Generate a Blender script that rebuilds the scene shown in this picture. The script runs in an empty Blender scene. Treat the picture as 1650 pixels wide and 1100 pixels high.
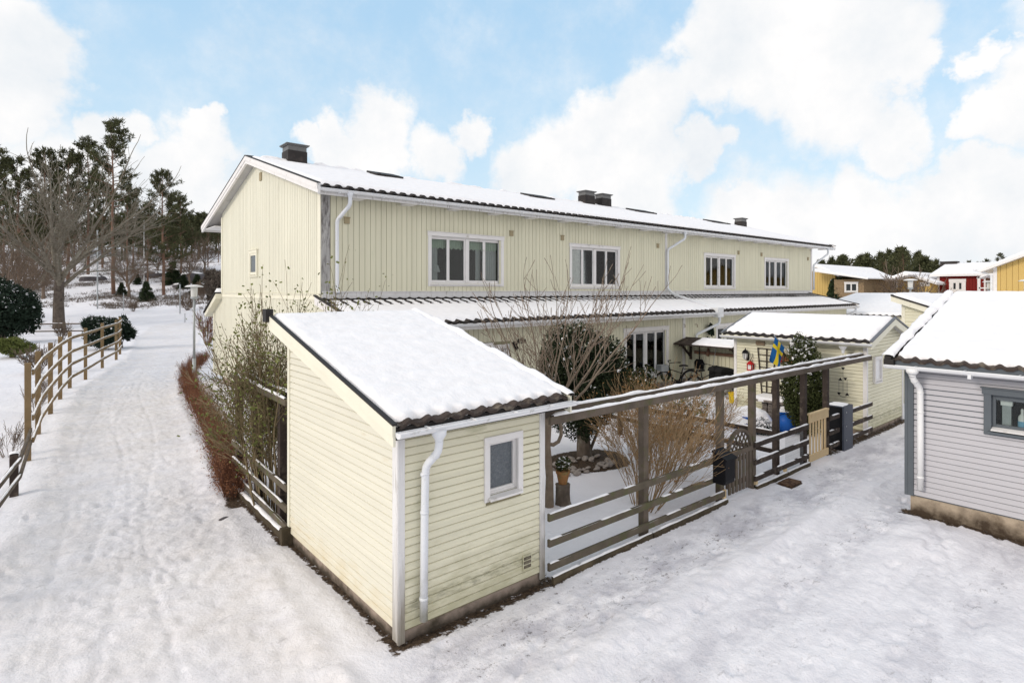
import bpy, math, random
import numpy as np
R=math.radians
PI=math.pi
sc=bpy.context.scene
C=sc.collection
# ------------------------------------------------------------ survey helpers
F0=927.0; CX=825.0; YH=467.0; CH=3.5
AZ=math.atan2(1100,927)
FX,FY=math.cos(AZ),math.sin(AZ); RX,RY=math.sin(AZ),-math.cos(AZ)
def ray(px,py):
    u=(px-CX)/F0
    return (FX+RX*u,FY+RY*u,(YH-py)/F0)
def onz(px,py,z=0.0):
    d=ray(px,py); t=(z-CH)/d[2]; return (d[0]*t,d[1]*t,z)
def ony(px,py,y):
    d=ray(px,py); t=y/d[1]; return (d[0]*t,y,CH+d[2]*t)
def onx(px,py,x):
    d=ray(px,py); t=x/d[0]; return (x,d[1]*t,CH+d[2]*t)
def atd(px,py,t):
    d=ray(px,py); return (d[0]*t,d[1]*t,CH+d[2]*t)
# ------------------------------------------------------------ numpy noise
def _h(ix,iy,s):
    n=(ix*374761393+iy*668265263+s*1442695041)&0xffffffff
    n=((n^(n>>13))*1274126177)&0xffffffff
    return ((n^(n>>16))&0xffff)/65535.0
def vnoise(x,y,s=0):
    x=np.asarray(x,dtype=float); y=np.asarray(y,dtype=float)
    ix=np.floor(x).astype(np.int64); iy=np.floor(y).astype(np.int64)
    fx=x-ix; fy=y-iy; fx=fx*fx*(3-2*fx); fy=fy*fy*(3-2*fy)
    a=_h(ix,iy,s)*(1-fx)+_h(ix+1,iy,s)*fx
    b=_h(ix,iy+1,s)*(1-fx)+_h(ix+1,iy+1,s)*fx
    return (a*(1-fy)+b*fy)*2-1
def fbm(x,y,s=0,o=4):
    r=0;a=1;t=0
    for k in range(o):
        r=r+a*vnoise(np.asarray(x)*2**k,np.asarray(y)*2**k,s+k*17); t+=a; a*=.5
    return r/t
def sm(a,b,x):
    t=np.clip((np.asarray(x,dtype=float)-a)/(b-a),0,1); return t*t*(3-2*t)
# ------------------------------------------------------------ mesh builder
def nrm(v):
    v=np.asarray(v,dtype=float); l=np.linalg.norm(v); return v/l if l>1e-9 else v
class MB:
    def __init__(s): s.V=[]; s.F=[]; s.n=0
    def add(s,vs,fs):
        vs=np.asarray(vs,dtype=float).reshape(-1,3)
        b=s.n; s.V.append(vs); s.n+=len(vs)
        if isinstance(fs,np.ndarray): s.F+=(fs+b).tolist()
        else: s.F+=[[i+b for i in f] for f in fs]
        return s
    def box(s,a,b):
        x0,y0,z0=[min(p,q) for p,q in zip(a,b)]; x1,y1,z1=[max(p,q) for p,q in zip(a,b)]
        return s.add([(x0,y0,z0),(x1,y0,z0),(x1,y1,z0),(x0,y1,z0),(x0,y0,z1),(x1,y0,z1),(x1,y1,z1),(x0,y1,z1)],
          [(0,3,2,1),(4,5,6,7),(0,1,5,4),(1,2,6,5),(2,3,7,6),(3,0,4,7)])
    def obox(s,c,ax,ay,az):
        c,ax,ay,az=[np.asarray(q,dtype=float) for q in (c,ax,ay,az)]
        vs=[c+i*ax+j*ay+k*az for i,j,k in ((-1,-1,-1),(1,-1,-1),(1,1,-1),(-1,1,-1),(-1,-1,1),(1,-1,1),(1,1,1),(-1,1,1))]
        return s.add(vs,[(0,3,2,1),(4,5,6,7),(0,1,5,4),(1,2,6,5),(2,3,7,6),(3,0,4,7)])
    def beam(s,p,q,w,h,up=(0,0,1)):
        p=np.array(p,dtype=float); q=np.array(q,dtype=float); d=q-p; L=np.linalg.norm(d); d/=L
        sd=np.cross(d,up)
        if np.linalg.norm(sd)<1e-6: sd=np.cross(d,(0,1,0))
        sd=nrm(sd); u=np.cross(sd,d)
        return s.obox((p+q)/2,d*L/2,sd*w/2,u*h/2)
    def tube(s,pts,rs,n=6,cap=True):
        P=[np.array(p,dtype=float) for p in pts]; m=len(P)
        if not hasattr(rs,'__len__'): rs=[rs]*m
        t0=nrm(P[1]-P[0]); ref=np.array((0,0,1.)) if abs(t0[2])<.9 else np.array((1.,0,0))
        a=nrm(np.cross(t0,ref)); vs=[]
        ang=np.arange(n)*2*PI/n; ca=np.cos(ang)[:,None]; sa=np.sin(ang)[:,None]
        for i in range(m):
            t=nrm(P[min(i+1,m-1)]-P[max(i-1,0)]); a=nrm(a-t*np.dot(a,t)); b=np.cross(t,a)
            vs.append(P[i]+rs[i]*(ca*a+sa*b))
        fs=[]
        for i in range(m-1):
            for k in range(n):
                k2=(k+1)%n; fs.append((i*n+k,i*n+k2,(i+1)*n+k2,(i+1)*n+k))
        if cap: fs.append(tuple(range(n-1,-1,-1))); fs.append(tuple(range((m-1)*n,m*n)))
        return s.add(np.concatenate(vs),fs)
    def lathe(s,c,prof,n=16,sx=1,sy=1):
        vs=[];c=np.array(c,dtype=float)
        for r,z in prof:
            for k in range(n): vs.append(c+np.array((r*math.cos(2*PI*k/n)*sx,r*math.sin(2*PI*k/n)*sy,z)))
        fs=[(i*n+k,i*n+(k+1)%n,(i+1)*n+(k+1)%n,(i+1)*n+k) for i in range(len(prof)-1) for k in range(n)]
        fs.append(tuple(range(n-1,-1,-1))); fs.append(tuple(range((len(prof)-1)*n,len(prof)*n)))
        return s.add(vs,fs)
    def prism(s,poly,d):   # polygon (list of 3d pts) extruded by vector d
        n=len(poly); d=np.array(d,dtype=float); p=[np.array(q,dtype=float) for q in poly]
        return s.add(p+[q+d for q in p],[tuple(range(n-1,-1,-1)),tuple(range(n,2*n))]+[(i,(i+1)%n,n+(i+1)%n,n+i) for i in range(n)])
    def quads(s,cen,U,V):  # N quads
        N=len(cen)
        vs=np.stack([cen-U-V,cen+U-V,cen+U+V,cen-U+V],1).reshape(-1,3)
        return s.add(vs,np.arange(N*4).reshape(N,4))
    def grid(s,P):         # P (nu,nv,3)
        nu,nv=P.shape[:2]; i=np.arange((nu-1)*(nv-1)); a=(i//(nv-1))*nv+i%(nv-1)
        return s.add(P.reshape(-1,3),np.stack([a,a+nv,a+nv+1,a+1],1))
ORI={}
def origin(o):
    while o is not None:
        if o.name in ORI: return ORI[o.name]
        o=o.parent
    return np.zeros(3)
def part(name,mb,mat,parent=None,smooth=False,bevel=0,loc=None):
    me=bpy.data.meshes.new(name)
    V=np.concatenate(mb.V) if mb.V else np.zeros((0,3))
    og=origin(parent) if parent is not None else np.array(loc if loc is not None else (0,0,0),dtype=float)
    V=V-og
    me.from_pydata(V.tolist(),[],mb.F); me.materials.append(mat)
    if smooth: me.polygons.foreach_set('use_smooth',[True]*len(me.polygons))
    me.update()
    o=bpy.data.objects.new(name,me); C.objects.link(o)
    if parent is not None: o.parent=parent
    else: o.location=og.tolist(); ORI[o.name]=og
    if bevel:
        m=o.modifiers.new('bevel','BEVEL'); m.width=bevel; m.segments=2; m.limit_method='ANGLE'
    return o
def thing(name,label,cat,loc=(0,0,0),group=None):
    o=bpy.data.objects.new(name,None); C.objects.link(o); o.location=loc; o.empty_display_size=.2
    o['label']=label; o['category']=cat
    if group: o['group']=group
    ORI[o.name]=np.array(loc,dtype=float); return o
def tag(o,label,cat,group=None,kind=None):
    o['label']=label; o['category']=cat
    if group: o['group']=group
    if kind: o['kind']=kind
    return o
def struct(o,kind='structure'): o['kind']=kind; return o
def copy_tree(src,loc,rz=0,scale=1,label=None):
    r=src.copy(); C.objects.link(r); r.location=loc; r.rotation_euler=(0,0,rz); r.scale=(scale,)*3
    if label: r['label']=label
    for ch in list(src.children):
        c=ch.copy(); C.objects.link(c); c.parent=r
        for g in list(ch.children):
            d=g.copy(); C.objects.link(d); d.parent=c
    return r
# ------------------------------------------------------------ materials
def mat(name,base,rough=.7,var=0.0,scale=6,dirt=None,damt=0.0,dscale=2.5,bump=0.0,bscale=60,stretch=(1,1,1),metal=0,spec=.15,low=None,bands=0,stripe=None):
    m=bpy.data.materials.new(name); m.use_nodes=True; nt=m.node_tree; N=nt.nodes; L=nt.links
    b=N['Principled BSDF']; b.inputs['Roughness'].default_value=rough; b.inputs['Metallic'].default_value=metal
    b.inputs['Specular IOR Level'].default_value=spec
    base=tuple(base)+(1,)
    b.inputs['Base Color'].default_value=base
    tc=N.new('ShaderNodeTexCoord'); mp=N.new('ShaderNodeMapping'); mp.inputs['Scale'].default_value=stretch
    L.new(tc.outputs['Object'],mp.inputs['Vector'])
    col=None
    def noise(s,d=4):
        n=N.new('ShaderNodeTexNoise'); n.inputs['Scale'].default_value=s; n.inputs['Detail'].default_value=d; n.inputs['Roughness'].default_value=.6
        L.new(mp.outputs[0],n.inputs['Vector']); return n
    if var:
        n=noise(scale,5); mr=N.new('ShaderNodeMapRange'); mr.inputs[1].default_value=.25; mr.inputs[2].default_value=.75; mr.inputs[3].default_value=1-var; mr.inputs[4].default_value=1+var
        L.new(n.outputs[0],mr.inputs[0]); vm=N.new('ShaderNodeVectorMath'); vm.operation='SCALE'; vm.inputs[0].default_value=base[:3]
        L.new(mr.outputs[0],vm.inputs['Scale']); col=vm.outputs[0]
    if bands:
        mp2=N.new('ShaderNodeMapping'); mp2.inputs['Scale'].default_value=(.12,.12,12.05) if bands>0 else (6.45,8.7,.05); L.new(tc.outputs['Object'],mp2.inputs[0]); wn=N.new('ShaderNodeTexNoise'); wn.inputs['Scale'].default_value=1.0; wn.inputs['Detail'].default_value=2; L.new(mp2.outputs[0],wn.inputs[0])
        mr=N.new('ShaderNodeMapRange'); mr.inputs[1].default_value=.3; mr.inputs[2].default_value=.7; mr.inputs[3].default_value=1-abs(bands); mr.inputs[4].default_value=1+abs(bands)*.6; L.new(wn.outputs[0],mr.inputs[0])
        vm=N.new('ShaderNodeVectorMath'); vm.operation='SCALE'
        if col: L.new(col,vm.inputs[0])
        else: vm.inputs[0].default_value=base[:3]
        L.new(mr.outputs[0],vm.inputs['Scale']); col=vm.outputs[0]
    if stripe:  # weather stain running along one board: (z, half height, colour, strength)
        g=N.new('ShaderNodeNewGeometry'); sx=N.new('ShaderNodeSeparateXYZ'); L.new(g.outputs['Position'],sx.inputs[0])
        a=N.new('ShaderNodeMath'); a.operation='SUBTRACT'; L.new(sx.outputs['Z'],a.inputs[0]); a.inputs[1].default_value=stripe[0]; b_=N.new('ShaderNodeMath'); b_.operation='ABSOLUTE'; L.new(a.outputs[0],b_.inputs[0])
        mr=N.new('ShaderNodeMapRange'); mr.inputs[1].default_value=stripe[1]; mr.inputs[2].default_value=stripe[1]*.6; L.new(b_.outputs[0],mr.inputs[0]); n=noise(9,6); m2=N.new('ShaderNodeMapRange'); m2.inputs[1].default_value=.42; m2.inputs[2].default_value=.62; m2.inputs[4].default_value=stripe[3]; L.new(n.outputs[0],m2.inputs[0])
        mu=N.new('ShaderNodeMath'); mu.operation='MULTIPLY'; L.new(mr.outputs[0],mu.inputs[0]); L.new(m2.outputs[0],mu.inputs[1]); mx=N.new('ShaderNodeMix'); mx.data_type='RGBA'; mx.inputs[7].default_value=tuple(stripe[2])+(1,)
        if col: L.new(col,mx.inputs[6])
        else: mx.inputs[6].default_value=base
        L.new(mu.outputs[0],mx.inputs[0]); col=mx.outputs[2]
    if dirt:
        n=noise(dscale,6); mr=N.new('ShaderNodeMapRange'); mr.inputs[1].default_value=.66-damt*.4; mr.inputs[2].default_value=.82-damt*.3
        L.new(n.outputs[0],mr.inputs[0]); mx=N.new('ShaderNodeMix'); mx.data_type='RGBA'; mx.inputs[7].default_value=tuple(dirt)+(1,)
        if col: L.new(col,mx.inputs[6])
        else: mx.inputs[6].default_value=base
        L.new(mr.outputs[0],mx.inputs[0]); col=mx.outputs[2]
    if low:   # dirt and algae that creep up from the ground: (colour, height, strength)
        g=N.new('ShaderNodeNewGeometry'); sx=N.new('ShaderNodeSeparateXYZ'); L.new(g.outputs['Position'],sx.inputs[0])
        n=noise(3.5,6); ad=N.new('ShaderNodeMath'); ad.operation='MULTIPLY_ADD'; ad.inputs[1].default_value=-low[1]*2.4; ad.inputs[2].default_value=low[1]*1.2
        L.new(n.outputs[0],ad.inputs[0]); a2=N.new('ShaderNodeMath'); a2.operation='ADD'; L.new(ad.outputs[0],a2.inputs[0]); L.new(sx.outputs['Z'],a2.inputs[1])
        mr=N.new('ShaderNodeMapRange'); mr.inputs[1].default_value=low[1]; mr.inputs[2].default_value=0; mr.inputs[4].default_value=low[2]
        L.new(a2.outputs[0],mr.inputs[0]); mx=N.new('ShaderNodeMix'); mx.data_type='RGBA'; mx.inputs[7].default_value=tuple(low[0])+(1,)
        if col: L.new(col,mx.inputs[6])
        else: mx.inputs[6].default_value=base
        L.new(mr.outputs[0],mx.inputs[0]); col=mx.outputs[2]
    if col: L.new(col,b.inputs['Base Color'])
    if bump:
        n=noise(bscale,4); bp=N.new('ShaderNodeBump'); bp.inputs['Strength'].default_value=bump; bp.inputs['Distance'].default_value=.01
        L.new(n.outputs[0],bp.inputs['Height']); L.new(bp.outputs[0],b.inputs['Normal'])
    return m
M={}
YEL=(.76,.71,.50)
M['siding']=mat('cream_painted_boards',(.75,.72,.56),.6,.05,1.2,dirt=(.50,.49,.33),damt=.12,dscale=1.6,bump=.25,bscale=35,stretch=(1,1,4),low=((.36,.34,.19),.75,.6),bands=.09,stripe=(.36,.075,(.30,.29,.22),.75))
M['siding_side']=mat('cream_painted_side_boards',(.725,.70,.59),.6,.04,1.0,dirt=(.60,.52,.36),damt=.05,dscale=1.2,bump=.25,bscale=35,stretch=(1,1,4),low=((.62,.50,.28),.45,.5),bands=.05)
M['house']=mat('cream_house_boards',(.70,.675,.52),.65,.05,.5,dirt=(.52,.53,.38),damt=.10,dscale=.8,bump=.2,bscale=30,stretch=(3,3,.5),bands=-.05)
M['house_gable']=mat('cream_gable_boards',(.71,.69,.57),.65,.06,.5,dirt=(.52,.50,.38),damt=.08,dscale=.8,bump=.2,bscale=30,stretch=(3,3,.5))
M['groove']=mat('dark_board_gap',(.30,.29,.19),.9,.1)
M['white']=mat('white_painted_wood',(.76,.74,.73),.55,.05,3,dirt=(.42,.39,.34),damt=.14,dscale=5,bump=.25,bscale=40)
M['peel']=mat('peeling_white_paint',(.74,.73,.73),.6,.06,3,dirt=(.22,.19,.15),damt=.25,dscale=6,bump=.5,bscale=30,stretch=(3,3,.22),low=((.20,.17,.12),1.1,.8))
M['peelgrey']=mat('worn_grey_board',(.42,.41,.40),.7,.2,3,dirt=(.10,.09,.09),damt=.5,dscale=5,bump=.5,bscale=30,stretch=(3,3,.6))
M['creamtrim']=mat('cream_trim',(.78,.75,.62),.55,.05,2,dirt=(.55,.5,.38),damt=.1,dscale=4)
M['metalwhite']=mat('white_gutter_metal',(.74,.75,.77),.35,.05,3,dirt=(.33,.31,.28),damt=.15,dscale=7,spec=.5)
M['pipe']=mat('white_downpipe_metal',(.72,.74,.78),.35,.04,3,dirt=(.30,.32,.16),damt=.06,dscale=7,spec=.5,low=((.24,.23,.15),.62,.9))
M['pipeclean']=mat('clean_white_downpipe',(.80,.80,.80),.3,.03,3,spec=.5)
M['tile']=mat('dark_roof_tile',(.035,.03,.028),.8,.35,5,dirt=(.08,.07,.06),damt=.25,dscale=6,bump=.4,bscale=50)
M['tilebrown']=mat('brown_roof_tile',(.062,.048,.042),.8,.35,5,dirt=(.22,.19,.15),damt=.3,dscale=6,bump=.4,bscale=50)
M['flash']=mat('dark_verge_metal',(.03,.027,.026),.6,.1,3,spec=.2)
M['flashgrey']=mat('grey_verge_metal',(.12,.125,.14),.5,.1,3,spec=.5)
M['chim']=mat('dark_chimney_metal',(.03,.026,.025),.6,.3,3,dirt=(.07,.055,.05),damt=.3,dscale=4,spec=.2)
M['chimtop']=mat('grey_chimney_metal',(.12,.12,.12),.45,.2,4,spec=.5)
M['concrete']=mat('pale_concrete_plinth',(.44,.36,.27),.9,.15,3,dirt=(.16,.12,.08),damt=.2,dscale=3,bump=.6,bscale=70,low=((.045,.03,.02),.26,.95))
M['concrete2']=mat('worn_concrete_plinth',(.36,.29,.24),.9,.15,3,dirt=(.12,.10,.07),damt=.35,dscale=4,bump=.6,bscale=70,low=((.04,.032,.022),.1,.9))
M['grey']=mat('light_grey_boards',(.50,.49,.515),.55,.03,1.5,bump=.15,bscale=35,stretch=(1,1,4),bands=.035)
M['dgrey']=mat('dark_grey_trim',(.11,.125,.14),.5,.06,3)
M['wood']=mat('weathered_fence_wood',(.125,.10,.08),.85,.3,3,dirt=(.10,.095,.05),damt=.35,dscale=5,bump=.6,bscale=30,stretch=(1.2,1.2,1.2))
M['darkwood']=mat('dark_weathered_wood',(.055,.042,.036),.85,.35,3,dirt=(.16,.13,.10),damt=.3,dscale=5,bump=.6,bscale=30)
M['mosswood']=mat('mossy_fence_wood',(.12,.10,.075),.85,.3,4,dirt=(.105,.11,.05),damt=.4,dscale=6,bump=.6,bscale=30)
M['newwood']=mat('pressure_treated_wood',(.215,.15,.08),.8,.3,3,dirt=(.12,.095,.055),damt=.2,dscale=4,bump=.3,bscale=40)
M['pine']=mat('pale_new_pine',(.66,.50,.29),.7,.1,4,dirt=(.50,.34,.17),damt=.2,dscale=5,bump=.3,bscale=40)
M['edge']=mat('dark_edging_timber',(.075,.06,.04),.9,.4,6,dirt=(.14,.11,.07),damt=.3,bump=.6)
M['black']=mat('black_lacquered_metal',(.012,.012,.014),.5,.1,spec=.08)
M['gapg']=mat('gable_board_gap',(.40,.375,.28),.9,.1)
M['trunkdark']=mat('dark_grey_bark',(.105,.085,.07),.95,.35,5,dirt=(.055,.045,.038),damt=.4,dscale=2,bump=.8,bscale=20)
M['gap']=mat('board_shadow_gap',(.25,.225,.14),.9,.1)
M['darkpane']=mat('dark_distant_glass',(.03,.035,.04),.12,spec=.5)
M['dark']=mat('black_matt',(.015,.015,.016),.8,.2)
M['rubber']=mat('black_rubber',(.02,.02,.02),.8)
M['steel']=mat('grey_galvanised_steel',(.38,.40,.41),.45,.12,6,metal=.4)
M['lamp_glass']=mat('milky_lamp_glass',(.62,.62,.60),.3,.1)
M['lamp_cap']=mat('pale_lamp_cap',(.66,.67,.66),.4,.05)
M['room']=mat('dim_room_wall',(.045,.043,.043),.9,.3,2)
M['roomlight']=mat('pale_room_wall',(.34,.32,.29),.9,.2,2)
M['curtain']=mat('white_net_curtain',(.46,.46,.46),.9,.08,8)
M['curtaingreen']=mat('pale_green_valance',(.45,.52,.42),.9,.08,8)
M['blind']=mat('grey_pleated_blind',(.40,.37,.35),.9,.05,8)
M['yellowhouse']=mat('ochre_house_boards',(.60,.42,.15),.7,.06,.6)
M['redhouse']=mat('falu_red_boards',(.18,.018,.014),.8,.12,1)
M['brick']=mat('brown_brick_wall',(.28,.20,.12),.9,.3,7,dirt=(.16,.11,.07),damt=.4,dscale=9)
M['soffit']=mat('white_soffit_boards',(.52,.51,.50),.7,.08,1,dirt=(.35,.34,.32),damt=.2,dscale=1.5)
M['bark']=mat('grey_brown_bark',(.13,.105,.085),.95,.35,6,dirt=(.24,.23,.19),damt=.3,dscale=5,bump=.8,bscale=20)
M['oakbark']=mat('lichen_grey_bark',(.16,.14,.11),.95,.4,5,dirt=(.30,.29,.24),damt=.3,dscale=1.5,bump=.8,bscale=20)
M['pinebark']=mat('orange_pine_bark',(.20,.12,.085),.95,.35,2,dirt=(.10,.075,.06),damt=.45,dscale=1.2,bump=.8,bscale=20)
M['needle']=mat('pine_needles',(.07,.075,.035),.8,.5,.8)
M['spruce']=mat('dark_spruce_needles',(.03,.045,.02),.8,.5,1.2)
M['yew']=mat('dark_yew_leaves',(.022,.032,.014),.7,.5,9)
M['juniper']=mat('dark_juniper_leaves',(.02,.034,.022),.7,.5,4)
M['thuja']=mat('thuja_green',(.045,.055,.018),.75,.5,9)
M['mossgreen']=mat('yellow_green_shrub_leaves',(.12,.14,.04),.8,.4,6)
M['vineleaf']=mat('olive_climber_leaves',(.15,.165,.05),.7,.4,9)
M['rust']=mat('rust_brown_hedge_leaves',(.25,.115,.06),.85,.5,7)
M['rusttwig']=mat('dark_red_twig',(.15,.07,.045),.9,.3,7)
M['twig']=mat('brown_twig',(.165,.125,.095),.9,.3,8)
M['treetwig']=mat('pale_magnolia_bark',(.21,.165,.125),.85,.25,8,dirt=(.20,.13,.10),damt=.35,dscale=7,bump=.4,bscale=40)
M['straw']=mat('straw_coloured_twig',(.30,.205,.115),.9,.3,8)
M['strawleaf']=mat('orange_brown_withered_leaves',(.30,.16,.065),.9,.35,8)
M['climbtwig']=mat('olive_brown_climber_stem',(.20,.155,.09),.9,.35,6)
M['stone']=mat('round_grey_stone',(.34,.30,.27),.85,.3,9,bump=.4)
M['rock']=mat('dark_grey_rock',(.10,.09,.095),.9,.3,3,bump=.6,bscale=8)
M['soil']=mat('brown_leaf_litter',(.085,.05,.035),.95,.5,14,dirt=(.20,.13,.08),damt=.4,dscale=20,bump=.8)
M['terra']=mat('terracotta_pot',(.34,.17,.07),.8,.2,12,dirt=(.20,.19,.08),damt=.4,dscale=10)
M['blue']=mat('blue_plastic',(.02,.11,.42),.4,.1,4)
M['yellow']=mat('yellow_plastic',(.66,.46,.02),.4,.06,4)
M['red']=mat('red_lantern_paint',(.45,.02,.02),.5,.1)
M['copper']=mat('copper_orange_metal',(.50,.20,.09),.5,.2,12)
M['flagblue']=mat('flag_blue_cloth',(.015,.12,.36),.8,.1)
M['flagyellow']=mat('flag_yellow_cloth',(.80,.62,.04),.8,.1)
M['pot']=mat('white_glazed_pot',(.70,.70,.70),.3)
M['pink']=mat('pink_petals',(.60,.08,.14),.7,.2,20)
M['leaf']=mat('house_plant_leaves',(.06,.13,.035),.6,.3,12)
M['greyplastic']=mat('slate_grey_plastic',(.075,.085,.11),.5,.08)
M['tablestone']=mat('stacked_grey_stone',(.22,.19,.17),.9,.4,14,bump=.8,bscale=25)
M['cap']=mat('white_bottle_plastic',(.75,.75,.75),.35)
M['labelblue']=mat('pale_blue_bottle_label',(.20,.42,.60),.4,.15,30)
M['cardboard']=mat('cardboard',(.45,.28,.13),.8)
M['birdhouse']=mat('brown_birdhouse_wood',(.22,.13,.09),.8,.2,9)
M['brass']=mat('bronze_plaque',(.30,.22,.15),.5,.2,9)
M['beige']=mat('beige_vent_cover',(.36,.30,.19),.7,.1)
M['carblue']=mat('dark_blue_car_paint',(.03,.04,.08),.25,spec=.6)
M['orange']=mat('rust_orange_rail_paint',(.38,.10,.03),.8,.3,4)
def snowmat(name,base,bump=.5,scale=26,b2=.35,s2=5):
    m=bpy.data.materials.new(name); m.use_nodes=True; nt=m.node_tree; N=nt.nodes; L=nt.links
    b=N['Principled BSDF']; b.inputs['Roughness'].default_value=.85; b.inputs['Specular IOR Level'].default_value=.15
    tc=N.new('ShaderNodeTexCoord')
    n=N.new('ShaderNodeTexNoise'); n.inputs['Scale'].default_value=scale; n.inputs['Detail'].default_value=6; L.new(tc.outputs['Object'],n.inputs[0])
    n2=N.new('ShaderNodeTexNoise'); n2.inputs['Scale'].default_value=s2; n2.inputs['Detail'].default_value=3; L.new(tc.outputs['Object'],n2.inputs[0])
    r=N.new('ShaderNodeMapRange'); r.inputs[1].default_value=.3; r.inputs[2].default_value=.7; r.inputs[3].default_value=.96; r.inputs[4].default_value=1.03; L.new(n2.outputs[0],r.inputs[0])
    vm=N.new('ShaderNodeVectorMath'); vm.operation='SCALE'; vm.inputs[0].default_value=base; L.new(r.outputs[0],vm.inputs['Scale']); L.new(vm.outputs[0],b.inputs['Base Color'])
    bp=N.new('ShaderNodeBump'); bp.inputs['Strength'].default_value=bump; bp.inputs['Distance'].default_value=.012; L.new(n.outputs[0],bp.inputs['Height'])
    bp2=N.new('ShaderNodeBump'); bp2.inputs['Strength'].default_value=b2; bp2.inputs['Distance'].default_value=.05; L.new(n2.outputs[0],bp2.inputs['Height']); L.new(bp.outputs[0],bp2.inputs['Normal'])
    L.new(bp2.outputs[0],b.inputs['Normal']); return m
M['snow']=snowmat('fresh_roof_snow',(.88,.87,.885))
def glass(name,fac,tint,gloss=.02):
    m=bpy.data.materials.new(name); m.use_nodes=True; nt=m.node_tree; N=nt.nodes; L=nt.links
    N.remove(N['Principled BSDF']); out=N['Material Output']
    t=N.new('ShaderNodeBsdfTransparent'); t.inputs[0].default_value=tint
    g=N.new('ShaderNodeBsdfGlossy'); g.inputs['Roughness'].default_value=gloss; g.inputs[0].default_value=(.9,.93,.95,1)
    fr=N.new('ShaderNodeFresnel'); fr.inputs[0].default_value=1.36; ad=N.new('ShaderNodeMath'); ad.operation='ADD'; ad.inputs[1].default_value=fac; ad.use_clamp=True
    L.new(fr.outputs[0],ad.inputs[0]); mx=N.new('ShaderNodeMixShader'); L.new(ad.outputs[0],mx.inputs[0]); L.new(t.outputs[0],mx.inputs[1]); L.new(g.outputs[0],mx.inputs[2]); L.new(mx.outputs[0],out.inputs[0])
    return m
M['glass']=glass('window_glass',.0,(.85,.88,.87,1))
M['frost']=mat('frosted_dusty_glass',(.10,.115,.13),.35,.35,55,dirt=(.17,.18,.19),damt=.3,dscale=30,spec=.5)
# ------------------------------------------------------------ building kit
def cells(u0,u1,z0,z1,holes):
    us=sorted({u0,u1,*[min(max(h[0],u0),u1) for h in holes],*[min(max(h[1],u0),u1) for h in holes]})
    zs=sorted({z0,z1,*[min(max(h[2],z0),z1) for h in holes],*[min(max(h[3],z0),z1) for h in holes]})
    for a,b in zip(us,us[1:]):
        for c,d in zip(zs,zs[1:]):
            mu,mz=(a+b)/2,(c+d)/2
            if not any(h[0]<mu<h[1] and h[2]<mz<h[3] for h in holes): yield a,b,c,d
def P3(O,U,Nn,u,z,n=0):
    return (O[0]+U[0]*u+Nn[0]*n,O[1]+U[1]*u+Nn[1]*n,O[2]+z)
def backing(mb,O,U,Nn,u0,u1,z0,z1,holes=()):
    for a,b,c,d in cells(u0,u1,z0,z1,holes):
        mb.add([P3(O,U,Nn,a,c),P3(O,U,Nn,b,c),P3(O,U,Nn,b,d),P3(O,U,Nn,a,d)],[(0,1,2,3)])
def slab(mb,O,U,Nn,pts,n0,n1):   # polygon in wall (u,z), from depth n0 to n1
    mb.prism([P3(O,U,Nn,u,z,n0) for u,z in pts],(Nn[0]*(n1-n0),Nn[1]*(n1-n0),0))
def vboards(mb,O,U,Nn,u0,u1,z0,top,holes=(),pitch=.15,gap=.012,th=.02,rng=random.Random(1)):
    n=max(1,round((u1-u0)/pitch)); p=(u1-u0)/n
    for i in range(n):
        a=u0+i*p+gap/2; b=a+p-gap; t=th+rng.uniform(-.002,.002)
        ta=top(a) if callable(top) else top; tb=top(b) if callable(top) else top
        segs=[(z0,None)]; hs=sorted([h for h in holes if h[0]<(a+b)/2<h[1]],key=lambda h:h[2])
        lo=z0
        for h in hs:
            if h[2]>lo+.01: slab(mb,O,U,Nn,[(a,lo),(b,lo),(b,h[2]),(a,h[2])],.001,t)
            lo=h[3]
        if min(ta,tb)>lo+.01: slab(mb,O,U,Nn,[(a,lo),(b,lo),(b,tb),(a,ta)],.001,t)
def laps(mb,O,U,Nn,z0,z1,span,holes=(),pitch=.083,out=.02,rng=random.Random(2)):
    # horizontal lapped boards; span(z)->(u0,u1)
    n=max(1,round((z1-z0)/pitch)); p=(z1-z0)/n
    for i in range(n):
        a=z0+i*p; b=a+p; ua,ub=span(a); uc,ud=span(b); o=out+rng.uniform(-.002,.002)
        if ub-ua<.02: continue
        hs=sorted([h for h in holes if h[2]<(a+b)/2<h[3]]); xs=[ua]; xt=[uc]
        for h in hs: xs+=[h[0],h[1]]; xt+=[h[0],h[1]]
        xs.append(ub); xt.append(ud)
        for k in range(0,len(xs),2):
            l,r,l2,r2=xs[k],xs[k+1],xt[k],xt[k+1]
            # bullnose board with a short rounded lower lip
            a+=.0075; pr=[(a,.0),(a,o*.85),(a+.005,o),(b-.008,o*.72),(b,.001)]
            A=[P3(O,U,Nn,l,z,nn) for z,nn in pr[:3]]+[P3(O,U,Nn,l2,z,nn) for z,nn in pr[3:]]
            B=[P3(O,U,Nn,r,z,nn) for z,nn in pr[:3]]+[P3(O,U,Nn,r2,z,nn) for z,nn in pr[3:]]
            mb.add(A+B,[(0,5,6,1),(1,6,7,2),(2,7,8,3),(3,8,9,4)])
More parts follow.
